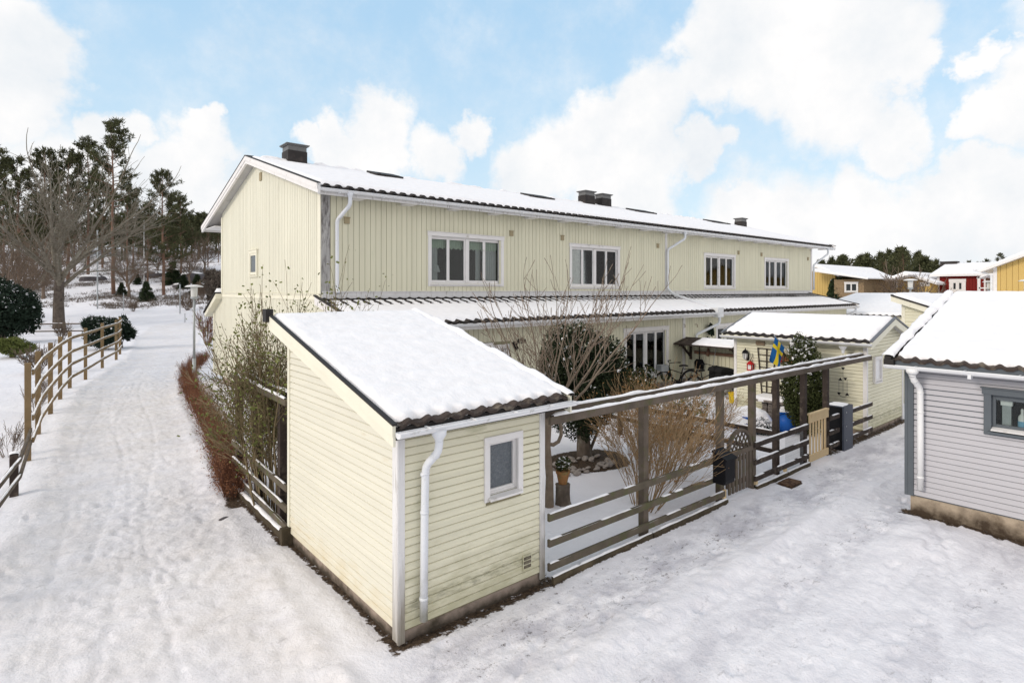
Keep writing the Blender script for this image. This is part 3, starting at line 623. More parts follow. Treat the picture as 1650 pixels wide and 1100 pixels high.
# roof
TX0,TX1=2.60,4.98; VS=nrm((0,1,sl)); LS=(8.38-4.80)/VS[1]
t,Ns,_=tiles((TX0+.07,4.80,sroof(4.80)+.085),X_,VS,TX1-TX0-.14,LS,pitch=.222,amp=.03,course=.34,step=.02,per=12)
rf=part('roof',t,M['tilebrown'],shed,smooth=False)
s=snowslab((TX0+.05,4.80,sroof(4.80)+.10),X_,VS,TX1-TX0-.1,LS,th=.06,res=.035,seed=31,eave=.085,waves=10,edge=.10,rough=.02)
part('snow_cover',s,M['snow'],rf,smooth=True)
q=MB(); q.box((TX0+.03,4.84,sroof(4.84)-.02),(TX1-.03,SY1+.2,sroof(4.84)-.01)) if False else q.prism([(TX0+.03,4.84,sroof(4.84)),(TX0+.03,8.36,sroof(8.36)),(TX0+.03,8.36,sroof(8.36)+.05),(TX0+.03,4.84,sroof(4.84)+.05)],(TX1-TX0-.06,0,0)); part('soffit',q,M['soffit'],rf)
q=MB()
for x0,x1 in ((TX0,TX0+.028),(TX1-.028,TX1)): q.prism([(x0,4.80,sroof(4.80)-.10),(x0,8.40,sroof(8.40)-.10),(x0,8.40,sroof(8.40)+.10),(x0,4.80,sroof(4.80)+.10)],(x1-x0,0,0))
q.prism([(TX0-.014,4.79,sroof(4.79)+.0),(TX0-.014,8.41,sroof(8.41)+.0),(TX0-.014,8.41,sroof(8.41)+.105),(TX0-.014,4.79,sroof(4.79)+.105)],(.013,0,0))
part('verge_board',q,M['creamtrim'],rf,bevel=.003)
q=MB()
for x0 in (TX0-.022,TX1-.03): q.prism([(x0,4.77,sroof(4.77)+.112),(x0,8.44,sroof(8.44)+.112),(x0,8.44,sroof(8.44)+.132),(x0,4.77,sroof(4.77)+.132)],(.052,0,0))
part('verge_flashing',q,M['flash'],rf,bevel=.003)
q=MB(); q.box((TX0-.06,8.33,sroof(8.35)+.02),(TX0+.04,8.48,sroof(8.35)+.20)); part('ridge_end',q,M['flash'],rf)
s=MB(); snowstrip(s,(TX1-.03,4.78,sroof(4.78)+.13),(TX1-.03,8.4,sroof(8.4)+.13),.14,.06,5); part('verge_snow',s,M['snow'],rf,smooth=True)
q=MB(); q.box((TX0+.03,4.835,sroof(4.80)-.05),(TX1-.03,4.86,sroof(4.80)+.07)); part('fascia',q,M['flash'],rf)
g=gutter((TX0+.02,4.745,2.172),(TX1-.0,4.745,2.182),.055)
for i in range(4): xx=TX0+.35+i*.55; g.box((xx,4.685,2.168),(xx+.016,4.82,2.184))
part('gutter',g,M['metalwhite'],shed,smooth=False)
q=MB(); q.box((TX0+.03,4.70,2.14),(TX1-.03,4.78,2.166)); part('gutter_snow',q,M['snow'],shed)
p_=pipe([(3.07,4.745,2.14),(3.07,4.745,1.93),(3.045,4.955,1.74),(3.04,4.965,1.20),(3.03,4.965,.20)],.040,18,.075)
bracket(p_,(3.04,4.965,1.66),.044); bracket(p_,(3.04,4.965,1.28),.045); bracket(p_,(3.03,4.965,.42),.045)
p_.tube([(3.04,4.97,1.5),(3.04,5.05,1.5)],.008,6)
part('downpipe',p_,M['pipe'],shed,smooth=True)

# ============================================================ RIGHT SHED (by the pine gate)
AX0,AX1,AY0,AY1=15.3,17.9,5.05,8.36
ash=thing('garden_shed','cream lap boarded shed with gabled snowy roof beside the small pale pine gate','shed',(AX0,AY0,0))
EA=2.20; RA=2.70; XM=16.6; sa=(RA-EA)/(XM-15.0)
def aroof(x): return EA+sa*(x-15.0) if x<=XM else RA-sa*(x-XM)
wn=(15.75,16.13,1.27,1.82)
m=MB(); laps(m,(0,AY0,0),X_,mY,.14,2.62,lambda z:(AX0+.05,AX1-.04) if z<aroof(AX0) else (min(XM-.01,15.0+(z-EA)/sa),max(XM+.01,XM+(RA-z)/sa)),(),.083,.016)
w_=part('front_wall',m,M['siding'],ash); b=MB(); b.add([(AX0,AY0,.12),(AX1,AY0,.12),(AX1,AY0,aroof(AX1)),(XM,AY0,RA),(AX0,AY0,aroof(AX0))],[(0,1,2,3,4)]); part('wall_backing',b,M['gap'],w_)
m=MB(); laps(m,(AX0,0,0),Y_,mX,.14,aroof(AX0),lambda z:(AY0+.05,AY1-.05),(),.083,.016); w_=part('side_wall',m,M['siding'],ash)
b=MB(); b.box((AX0+.001,AY0+.01,.12),(AX1,AY1,2.18)); part('wall_backing',b,M['gap'],w_)
for a in (((AX0-.03,AY0-.03,.05),(AX0+.05,AY0+.06,2.24)),((AX0-.03,AY1-.05,.05),(AX0+.05,AY1+.03,2.24)),((AX1-.05,AY0-.03,.05),(AX1+.03,AY0+.06,2.24))):
    c=MB(); c.box(*a); part('corner_board',c,M['white'],ash,bevel=.004)
c=MB(); c.box((AX0+.018,AY0+.018,-.15),(AX1-.02,AY1-.02,.14)); part('plinth',c,M['concrete2'],ash)
window(ash,(0,AY0,0),X_,mY,*wn,[1],trim=.05,proud=.04,paneM='pipeclean',sashw=.02,depth=.004,room=0,cap=False)
VA=nrm((1,0,sa)); VB=nrm((-1,0,sa)); LA=(XM-14.98)/VA[0]; AyA,AyB=4.82,8.60
t,_,_=tiles((14.98,AyA+.05,EA+.07),Y_,VA,AyB-AyA-.1,LA,pitch=.25,amp=.03,course=.34)
t2,_,_=tiles((18.22,AyA+.05,EA+.07),Y_,VB,AyB-AyA-.1,LA,pitch=.25,amp=.03,course=.34); t.add(np.concatenate(t2.V),np.array(t2.F))
rf=part('roof',t,M['tile'],ash)
s=snowslab((14.98,AyA+.03,EA+.085),Y_,VA,AyB-AyA-.06,LA+.02,th=.08,res=.07,seed=41,eave=.11,waves=15,edge=.14)
s2=snowslab((18.22,AyA+.03,EA+.085),Y_,VB,AyB-AyA-.06,LA+.02,th=.08,res=.12,seed=42,eave=.1,edge=.14); s.add(np.concatenate(s2.V),s2.F); part('snow_cover',s,M['snow'],rf,smooth=True)
q=MB(); qf=MB()
for y0 in (AyA,AyB-.03):
    q=MB(); qf=MB(); q.prism([(14.98,y0,EA-.08),(XM,y0,RA-.08),(18.22,y0,EA-.08),(18.22,y0,EA+.08),(XM,y0,RA+.08),(14.98,y0,EA+.08)],(0,.03,0))
    qf.prism([(14.95,y0-.02,EA+.085),(XM,y0-.02,RA+.085),(18.25,y0-.02,EA+.085),(18.25,y0-.02,EA+.125),(XM,y0-.02,RA+.125),(14.95,y0-.02,EA+.125)],(0,.06,0))
    part('verge_board',q,M['creamtrim'],rf); part('verge_flashing',qf,M['flashgrey'],rf)
q=MB(); q.box((15.0,AyA+.04,EA-.05),(15.03,AyB-.04,EA+.06)); part('fascia',q,M['creamtrim'],rf)
q=MB(); q.prism([(15.03,AyA+.04,EA-.01),(XM,AyA+.04,RA-.01),(18.2,AyA+.04,EA-.01),(18.2,AyA+.04,EA+.03),(XM,AyA+.04,RA+.03),(15.03,AyA+.04,EA+.03)],(0,AyB-AyA-.08,0)); part('soffit',q,M['soffit'],rf)
part('gutter',gutter((14.92,AyA,EA+.045),(14.92,AyB,EA+.03),.055,mX),M['metalwhite'],ash)
q=MB(); q.lathe((14.92,5.42,1.98),[(.03,0),(.04,.08),(.10,.17)],12); part('gutter_outlet',q,M['metalwhite'],ash)
q=MB(); q.box((17.55,AY0-.06,1.55),(17.75,AY0-.02,1.85)); part('meter_box',q,M['steel'],ash)

# ============================================================ GREY SHED (right)
GX,GY1,GY0=10.6,2.91,-1.2
gsh=thing('garden_shed','light grey boarded shed with dark grey trim and snowy roof at the right edge','shed',(GX,GY1,0))
EG=2.33; sg=(3.36-2.40)/(13.7-10.35)
def groof(x): return EG+sg*(x-10.35)
wn=(.62,1.86,1.50,2.02)   # y from-to
wn=(-.05+.75,1.88,1.49,2.0)
m=MB(); laps(m,(GX,0,0),Y_,mX,.30,groof(GX)-.02,lambda z:(GY0,GY1-.06),[(wn[0]-.05,wn[1]+.05,wn[2]-.05,wn[3]+.05)],.0835,.014)
w_=part('front_wall',m,M['grey'],gsh); b=MB(); backing(b,(GX,0,0),Y_,mX,GY0,GY1,.29,groof(GX),[wn]); part('wall_backing',b,M['dgrey'],w_)
m=MB(); laps(m,(0,GY1,0),X_,Y_,.30,3.2,lambda z:(GX+.06 if z<groof(GX) else 10.35+(z-EG)/sg,13.66),(),.0835,.014); w_=part('side_wall',m,M['grey'],gsh)
b=MB(); b.box((GX+.01,GY0,.28),(13.7,GY1-.002,2.3)); 
b.add([(GX,GY1-.003,2.2),(13.7,GY1-.003,2.2),(13.7,GY1-.003,groof(13.7)),(GX,GY1-.003,groof(GX))],[(0,1,2,3)])
bx=MB(); bx.add([(GX,GY1-.003,.3),(13.7,GY1-.003,.3),(13.7,GY1-.003,groof(13.7)),(GX,GY1-.003,groof(GX))],[(0,1,2,3)]); bx.box((13.68,GY0,.3),(13.7,GY1-.01,3.2)); bx.box((GX+.02,GY0,.3),(13.68,GY0+.02,2.2))
part('wall_backing',bx,M['grey'],w_)
c=MB(); c.box((GX-.035,GY1-.085,.29),(GX+.03,GY1+.0,groof(GX))); c.box((GX-.042,GY1-.006,.29),(GX+.08,GY1+.035,groof(GX))); part('corner_board',c,M['dgrey'],gsh,bevel=.004)
c=MB(); c.box((GX+.025,GY0,-.2),(13.66,GY1-.03,.30)); c.box((GX+.0235,1.745,0),(GX+.03,1.75,.30)); part('plinth',c,M['concrete'],gsh)
gw_=window(gsh,(GX,0,0),Y_,mX,*wn,[1],trim=.085,proud=.04,tm='dgrey',sashM='dgrey',sashw=.04,room=.8,roomM='room',depth=.09)
c=MB(); c.prism([(GX-.07,wn[0],wn[2]+.0),(GX-.07,wn[0],wn[2]+.015),(GX+.05,wn[0],wn[2]+.045),(GX+.05,wn[0],wn[2]-.0)],(0,wn[1]-wn[0],0)); part('window_ledge',c,M['white'],gw_)
VG=nrm((1,0,sg)); LG=3.42/VG[0]; gy0,gy1=-1.4,3.12
t,_,_=tiles((10.36,gy0,EG+.07),Y_,VG,gy1-gy0-.05,LG,pitch=.205,amp=.028,course=.34,step=.022,per=12); rf=part('roof',t,M['tilebrown'],gsh)
s=snowslab((10.36,gy0,EG+.09),Y_,VG,gy1-gy0-.10,LG,th=.11,res=.045,seed=51,eave=.085,waves=22,edge=.16,rough=.02); part('snow_cover',s,M['snow'],rf,smooth=True)
q=MB(); q.prism([(10.36,gy1-.03,EG-.06),(13.85,gy1-.03,groof(13.85)-.06),(13.85,gy1-.03,groof(13.85)+.09),(10.36,gy1-.03,EG+.09)],(0,.03,0)); part('verge_board',q,M['dgrey'],rf); q=MB(); q.box((10.385,gy0,EG-.02),(10.41,gy1-.035,EG+.07)); part('fascia',q,M['dgrey'],rf)
q=MB(); q.prism([(10.32,gy1-.06,EG+.09),(13.88,gy1-.06,groof(13.88)+.09),(13.88,gy1-.06,groof(13.88)+.13),(10.32,gy1-.06,EG+.13)],(0,.09,0)); part('verge_flashing',q,M['flash'],rf); q=MB(); q.box((10.30,gy1-.10,EG-.02),(10.42,gy1+.035,EG+.088)); part('verge_end_cap',q,M['flash'],rf)
s=MB(); snowstrip(s,(10.30,gy1-.02,EG+.12),(13.85,gy1-.02,groof(13.85)+.12),.19,.055,7); part('verge_snow',s,M['snow'],rf,smooth=True)
q=MB(); q.prism([(10.40,gy0,EG+.0),(13.8,gy0,groof(13.8)),(13.8,gy0,groof(13.8)+.04),(10.40,gy0,EG+.04)],(0,gy1-gy0-.05,0)); part('soffit',q,M['dgrey'],rf)
g=gutter((10.30,gy0,EG-.005),(10.30,gy1+.02,EG+.0),.055,mX)
for i in range(7): yy=gy1-.4-i*.6; g.box((10.24,yy,EG-.0),(10.37,yy+.016,EG+.012)); 
g.box((10.26,2.05,EG-.10),(10.38,2.09,EG-.02)); part('gutter',g,M['metalwhite'],gsh)
p_=pipe([(10.30,2.83-.06,EG-.03),(10.30,2.77,EG-.17),(10.50,2.72,EG-.34),(10.51,2.72,1.4),(10.51,2.72,.43)],.043,18,.085)
bracket(p_,(10.51,2.72,1.62),.048); bracket(p_,(10.51,2.72,.62),.048); part('downpipe',p_,M['pipeclean'],gsh,smooth=True)
# things on its window ledge
q=MB(); q.lathe((GX+.13,1.565,wn[2]+.04),[(.0,0),(.045,0),(.048,.02),(.048,.16),(.04,.19),(.018,.22),(.016,.25)],16); bt=part('bottle',q,M['cap'],None,smooth=True,loc=(GX+.13,1.565,wn[2]+.04)); tag(bt,'white plastic bottle with pale blue label behind the grey shed window','bottle')
q=MB(); q.lathe((GX+.13,1.565,wn[2]+.07),[(.0495,0),(.0495,.09)],16); part('bottle_label',q,M['labelblue'],bt)
q=MB(); q.lathe((GX+.13,1.565,wn[2]+.285),[(.018,0),(.018,.03),(.008,.05)],12); part('bottle_cap',q,M['cap'],bt)
q=MB(); q.box((GX+.10,1.68,wn[2]+.04),(GX+.16,1.78,wn[2]+.40)); cg=part('upright_tool',q,M['steel'],None,loc=(GX+.13,1.73,wn[2]+.04)); tag(cg,'upright metal tool with white cap left of the bottle behind the window','tool')
q=MB(); q.box((GX+.085,1.665,wn[2]+.36),(GX+.17,1.795,wn[2]+.43)); part('tool_cap',q,M['cap'],cg)
q=MB(); q.box((GX+.10,1.12,wn[2]+.04),(GX+.3,1.40,wn[2]+.22)); q.box((GX+.09,1.26,wn[2]+.2201),(GX+.31,1.265,wn[2]+.225)); cb=part('cardboard_box',q,M['cardboard'],None,bevel=.004,loc=(GX+.2,1.26,wn[2]+.04)); tag(cb,'brown cardboard box on the grey shed window ledge at the photo edge','box')

# ============================================================ FRONT GARDEN FENCE
fen=thing('garden_fence','weathered timber garden fence with tall posts and twin snow capped top beams along the lane','fence',(4.75,5.0,0))
FY0=5.0
for i,(x,y,h,mm) in enumerate(((6.66,5.02,2.0,'wood'),(8.69,5.02,2.0,'wood'),(9.75,5.02,2.0,'wood'),(10.86,5.12,2.0,'darkwood'),(11.82,5.02,2.0,'darkwood'),(12.90,5.02,2.0,'darkwood'))):
    q=MB(); q.box((x-.055,y-.05,-.1),(x+.055,y+.05,h-.06)); part('post',q,M[mm],fen,bevel=.006)
for k,(y,z) in enumerate(((4.92,1.95),(5.10,1.99))):
    q=MB(); q.beam((4.73+.05*k,y,z-.0),(15.22,y,z-.05),.05,.10); part('top_beam',q,M['wood'],fen,bevel=.006)
    s=MB(); snowstrip(s,(4.78+.1*k,y,z+.05),(15.18,y,z),.06,.035,11+k); part('beam_snow',s,M['snow'],fen,smooth=True)
for (x0,x1) in ((4.73,8.70),(9.70,11.86),(12.86,13.4),(13.98,15.36)):
    for z in (.84,.535,.25):
        if x0<5: z_=z-.0
        q=MB(); q.beam((x0,4.945,z-.045),(x1,4.945,z-.065 if x0<5 else z-.045),.04,.09); part('rail',q,M['mosswood'] if x0<9 else M['darkwood'],fen,bevel=.005)
        s=MB(); snowstrip(s,(x0+.02,4.945,z-.002),(x1-.02,4.945,z-.022 if x0<5 else z-.002),.042,.017,int(x0*7+z*30),.60 if x0<9 else .45); part('rail_snow',s,M['snow'],fen,smooth=True)
for x0,x1 in ((4.78,6.72),(6.74,8.75),(9.72,10.9),(10.92,11.88)):
    q=MB(); q.box((x0,4.90,-.05),(x1,4.945,.085)); part('edging_board',q,M['edge'],fen,bevel=.006)
    s=MB(); snowstrip(s,(x0,4.93,.085),(x1,4.93,.085),.05,.02,int(x0*3),.3); part('edging_snow',s,M['snow'],fen,smooth=True)
# arched lattice gate
gt=thing('garden_gate','weathered picket gate with arched lattice top beside the black mailbox','gate',(9.25,5.0,0))
GXa,GXb=8.86,9.66; q=MB()
for i in range(7):
    x=GXa+.055+i*(GXb-GXa-.11)/6; q.box((x-.038,4.965,.10),(x+.038,4.985,.74))
part('picket',q,M['wood'],gt,bevel=.003)
q=MB(); q.box((GXa,4.985,.20),(GXb,5.02,.28)); q.box((GXa,4.95,.72),(GXb,5.01,.80)); q.box((GXa,4.985,.60),(GXb,5.02,.66)); part('cross_rail',q,M['wood'],gt,bevel=.003)
q=MB(); n=14; xm=(GXa+GXb)/2; ra=(GXb-GXa)/2; pts=[]
for i in range(n+1):
    a=PI*i/n; pts.append((xm-(ra-.03)*math.cos(a),4.985,.78+.34*math.sin(a)))
for a,b in zip(pts,pts[1:]): q.beam(a,b,.05,.055,(0,-1,0))
part('arch',q,M['newwood'] if False else M['wood'],gt)
q=MB()
for sgn in (1,-1):
    for i in range(-4,5):
        # clip a diagonal slat to the arch
        pa=[]; 
        for t_ in np.linspace(-1,1,81):
            x=xm+i*.125+sgn*t_*.3; z=.80+.3*t_*1.25+.15
            if z>.79 and ((x-xm)/(ra-.05))**2+((z-.78)/.32)**2<1: pa.append((x,4.975+.012*sgn,z))
        if len(pa)>3: q.beam(pa[0],pa[-1],.008,.026,(0,-1,0))
part('lattice',q,M['wood'],gt)
# pale pine gate
pg=thing('garden_gate','new pale pine slatted gate hung between two dark posts','gate',(12.4,5.0,0))
q=MB()
for i in range(6): x=12.03+i*.146; q.box((x-.03,4.97,.12),(x+.03,4.99,.98))
part('slat',q,M['pine'],pg,bevel=.003)
q=MB(); q.box((11.92,4.94,.84),(12.84,4.97,.99)); q.box((11.92,4.94,.06),(12.84,4.97,.20)); q.box((11.92,4.93,.99),(12.84,5.0,1.03)); part('cross_board',q,M['pine'],pg,bevel=.004)
# mailbox
mb_=thing('mailbox','black metal mailbox with sloped lid hung on the fence left of the arched gate','mailbox',(8.45,4.9,.45))
q=MB(); x0,x1=8.30,8.60; q.prism([(x0,4.92,.45),(x0,4.72,.45),(x0,4.70,.52),(x0,4.70,.84),(x0,4.92,.93)],(x1-x0,0,0)); part('body',q,M['black'],mb_,bevel=.012)
q=MB(); q.prism([(x0-.015,4.93,.935),(x0-.015,4.67,.83),(x0-.015,4.67,.855),(x0-.015,4.93,.965)],(x1-x0+.03,0,0)); part('lid',q,M['black'],mb_,bevel=.004)
# cabinet at the second gate
cb=thing('bin_cabinet','tall slate grey metal bin cabinet with snow on top next to the pine gate','cabinet',(13.68,5.05,0))
q=MB(); q.box((13.44,4.86,.0),(13.94,4.90,.98)); q.box((13.44,4.90,.96),(13.94,5.28,.98)); q.box((13.90,4.90,0),(13.94,5.28,.96)); part('front_panel',q,M['greyplastic'],cb,bevel=.006)
q=MB(); q.box((13.46,4.905,.0),(13.895,5.26,.955)); part('side_panel',q,M['black'],cb)
q=MB()
for z in (.25,.55,.85): q.tube([(13.56,4.858,z),(13.56,4.85,z)],.015,8)
part('screw',q,M['steel'],cb)
s=MB(); snowstrip(s,(13.46,5.08,.98),(13.92,5.08,.98),.38,.02,3); part('cabinet_snow',s,M['snow'],cb,smooth=True)
# divider fence between the gardens
dv=thing('garden_fence','low dark two rail fence dividing the two gardens and running towards the house','fence',(10.9,5.1,0))
for y in (7.0,8.9,10.8): q=MB(); q.box((10.86,y-.045,-.05),(10.95,y+.045,.92)); part('post',q,M['darkwood'],dv,bevel=.005)
for z in (.81,.47):
    q=MB(); q.beam((10.9,5.1,z-.045),(10.9,10.9,z-.045),.045,.09); part('rail',q,M['darkwood'],dv,bevel=.005)
    s=MB(); snowstrip(s,(10.9,5.2,z-.002),(10.9,10.9,z-.002),.05,.022,int(z*50),.2); part('rail_snow',s,M['snow'],dv,smooth=True)
q=MB()
for i in range(30): q.tube([(11.0+i*.028,5.0,.02),(11.0+i*.028,5.0,.78)],.0018,3,False)
for i in range(9): q.tube([(10.98,5.0,.05+i*.09),(11.8,5.0,.05+i*.09)],.0018,3,False)
part('wire_mesh',q,M['steel'],fen)
q=MB(); 
for x in (8.69,9.75,10.86): q.box((x-.03,4.935,.10),(x+.05,4.968,.24))
part('repair_block',q,M['pine'],fen)
# side fence along the path
sf=thing('garden_fence','mossy timber fence grown over by a climber beside the snowy path','fence',(2.78,8.2,0))
for y in (10.85,9.75,8.6): q=MB(); q.box((2.80,y-.055,-.1),(2.91,y+.055,2.0)); part('post',q,M['darkwood'],sf,bevel=.006)
for z in (.82,.53,.27):
    q=MB(); q.beam((2.77,8.15,z-.09),(2.77,10.95,z+.0),.04,.09); part('rail',q,M['mosswood'],sf,bevel=.005)
    s=MB(); snowstrip(s,(2.77,8.2,z-.045),(2.77,10.9,z+.045),.04,.018,int(z*40),.4); part('rail_snow',s,M['snow'],sf,smooth=True)
for x in (2.76,2.95):
    q=MB(); q.beam((x,8.15,1.93),(x,11.0,2.0),.05,.09); part('top_beam',q,M['mosswood'],sf,bevel=.005)
    s=MB(); snowstrip(s,(x,8.2,1.975),(x,10.95,2.045),.055,.035,int(x*20),.35); part('beam_snow',s,M['snow'],sf,smooth=True)
q=MB(); q.box((2.70,8.14,-.1),(2.78,10.95,.12)); q.box((2.66,8.05,-.1),(2.82,8.14,.22)); part('edging_board',q,M['edge'],sf,bevel=.008)
s=MB(); snowstrip(s,(2.74,8.3,.12),(2.74,10.9,.12),.08,.03,9,.35); part('edging_snow',s,M['snow'],sf,smooth=True)
# ============================================================ TERRAIN
def lines(*seg):
    out=[]
    for a,b,s in seg:
        n=max(1,int(round((b-a)/s))); out+=[a+(b-a)*i/n for i in range(n)]
    return out+[seg[-1][1]]
def grow_lines(a,b,s,f=1.18):
    o=[];x=a
    while x<b: o.append(x); x+=s; s*=f
    return o+[b]
def hill(x,y):
    dep=np.maximum(x*FX+y*FY,4.0); lat=x*RX+y*RY; px=CX+F0*lat/dep
    zl=np.interp(dep,[0,46,52,65,80,100,130,200,400],[0,0,.25,1.45,2.8,6.6,12.5,19,22])
    zr=np.interp(dep,[0,38,50,62,90,200,400],[0,.0,1.0,2.2,3.0,5,6])
    wl=1-sm(400,650,px); wr=sm(900,1250,px)
    return zl*wl+zr*wr
PL=[(-3.5,-5),(-1.6,4),(-.75,8),(-.15,11),(.35,15),(.55,18),(.85,20.7),(1.3,25),(2.05,27.8),(2.9,31.5),(3.8,34.7),(4.6,40),(6.0,50),(9.0,62)]
PR=[(2.1,-5),(2.25,4),(2.35,8),(2.5,10.5),(2.9,13.2),(3.2,16.1),(3.8,21),(4.9,27.5),(7,35),(9.3,45),(11.5,55),(14,62)]
def pinterp(P,y): a=np.array(P); return np.interp(y,a[:,1],a[:,0])
def road_masks(x,y):
    l=pinterp(PL,y); r=pinterp(PR,y)
    path=sm(-.25,.25,x-l)*sm(-.2,.2,r-x)*(1-sm(60,62,y))
    lane=sm(2.0,2.9,x)*sm(-.12,.2,4.85-y)*(y>-30)
    return path,lane
def ground_z(x,y,detail=True):
    x=np.asarray(x,dtype=float); y=np.asarray(y,dtype=float)
    z=hill(x,y)
    if not detail: return z
    path,lane=road_masks(x,y); off=1-np.clip(path+lane,0,1)
    near=1-sm(30,60,x*FX+y*FY)
    z=z+off*(.04*fbm(x*.7,y*.7,1,4)+.02+.012*fbm(x*5,y*5,2,3))
    # trodden path: shallow overlapping prints
    pr=np.abs(fbm(x*5.2,y*3.4,5,3)); z=z+near*path*(.026*pr-.014+.016*fbm(x*9,y*7,6,3)+.022*np.abs(fbm(x*2.1,y*.55,71,2)))
    l=pinterp(PL,y); r=pinterp(PR,y)
    bank=np.exp(-((x-r+.12)/.16)**2)*.05+np.exp(-((x-l-.1)/.2)**2)*.05; z=z+near*bank*(1+.9*fbm(x*2.3,y*2.3,8,3))*(y<60)
    # lane: ruts along x and churned snow
    ru=0
    for yc,w in ((4.35,.25),(3.05,.2),(1.55,.25)): 
        yy=yc+.12*fbm(x*.3,x*0,9,2); ru=ru+np.exp(-((y-yy)/w)**2)
    z=z+near*lane*(-.022*ru+.022*fbm(x*.8,y*2.0,10,4)+.014*np.abs(fbm(x*4,y*5,12,3))+.007*fbm(x*9,y*10,13,2))
    z=z+lane*near*.05*np.exp(-((y-3.7)/.22)**2)*(1+.8*fbm(x*1.5,y*3,14,3))
    # cleared melt gaps at the plinths
    d=np.maximum(np.maximum(SX0-x,x-SX1),np.maximum(SY0-y,y-SY1)); z=z-.05*np.exp(-np.clip(d,0,9)**2/.03)*(d<.6)
    # dished bed round the yew, small heaps
    z=z+.05*np.exp(-(((x-12.2)/1.1)**2+((y-8.8)/.8)**2))
    z=z+.10*np.exp(-(((x-9.6)/.9)**2+((y-2.5)/.5)**2))*(1+.7*fbm(x*2.5,y*2.5,30,3))
    # hillside hummocks
    dep=x*FX+y*FY; z=z+sm(60,80,dep)*(.35*fbm(x*.25,y*.25,40,4)+.12*np.abs(fbm(x*1.1,y*1.1,41,3)))
    return z
def stamp(gx,gy,Z):
    rng=random.Random(77)
    def print_(x,y,a,L_,W_,d):
        i0,i1=np.searchsorted(gx,(x-.28,x+.28)); j0,j1=np.searchsorted(gy,(y-.28,y+.28))
        if i1-i0<3 or j1-j0<3: return
        X,Y=np.meshgrid(gx[i0:i1]-x,gy[j0:j1]-y,indexing='ij'); u=X*math.cos(a)+Y*math.sin(a); v=-X*math.sin(a)+Y*math.cos(a)
        r=np.sqrt((u/L_)**2+(v/W_)**2); Z[i0:i1,j0:j1]+= -d*(1-sm(.7,1.05,r))+d*.45*np.exp(-((r-1.2)/.16)**2)
    for k in range(900):     # walkers on the path
        y=rng.uniform(2.0,26)**1.0; l=float(pinterp(PL,y)); r=float(pinterp(PR,y)); x=l+(r-l)*min(.95,max(.04,rng.gauss(.5,.24))); print_(x,y,R(84)+rng.gauss(0,.25),.145,.058,rng.uniform(.004,.015))
    for k in range(14):      # single tracks across the lane
        x,y=rng.uniform(3,12),rng.uniform(1.2,4.6); a=rng.gauss(0,.22)+(PI if rng.random()<.5 else 0)
        for s in range(rng.randint(5,14)):
            print_(x,y+(.09 if s%2 else -.09),a,.145,.055,rng.uniform(.012,.03)); x+=.58*math.cos(a); y+=.58*math.sin(a); a+=rng.gauss(0,.05)
    for k in range(150): print_(rng.uniform(2.8,13),rng.uniform(3.9,4.75),rng.gauss(0,.3),.145,.055,rng.uniform(.006,.02))
    X,Y=np.meshgrid(gx,gy,indexing='ij')
    # wheel and sledge tracks
    for (x0,y0,x1,y1,b,w,d) in ((3.2,3.35,16,3.75,.1,.085,.020),(3.0,2.05,16,2.25,.15,.085,.020),(5.0,1.0,11,2.9,-.35,.075,.018),(6.2,.9,12,2.4,-.3,.075,.018)):
        t=np.clip((X-x0)/(x1-x0),0,1); yy=y0+(y1-y0)*t+b*np.sin(t*PI); m=(X>x0)&(X<x1); q=np.abs(Y-yy)/w; Z+= m*(-d*(1-sm(.75,1.0,q))+d*.5*np.exp(-((q-1.25)/.2)**2)+.004*np.sin(X*2*PI/.11+np.sign(Y-yy)*1.2)*(q<.9))
    for f,w in ((.40,.03),(.47,.03),(.64,.035),(.22,.03)):
        l=pinterp(PL,gy); r=pinterp(PR,gy); xc=(l+(r-l)*(f+.05*np.sin(gy*.45+f*20)))[None,:]; q=np.abs(X-xc)/w; Z+= (Y<26)*(Y>1.5)*(-.014*(1-sm(.6,1.0,q)))
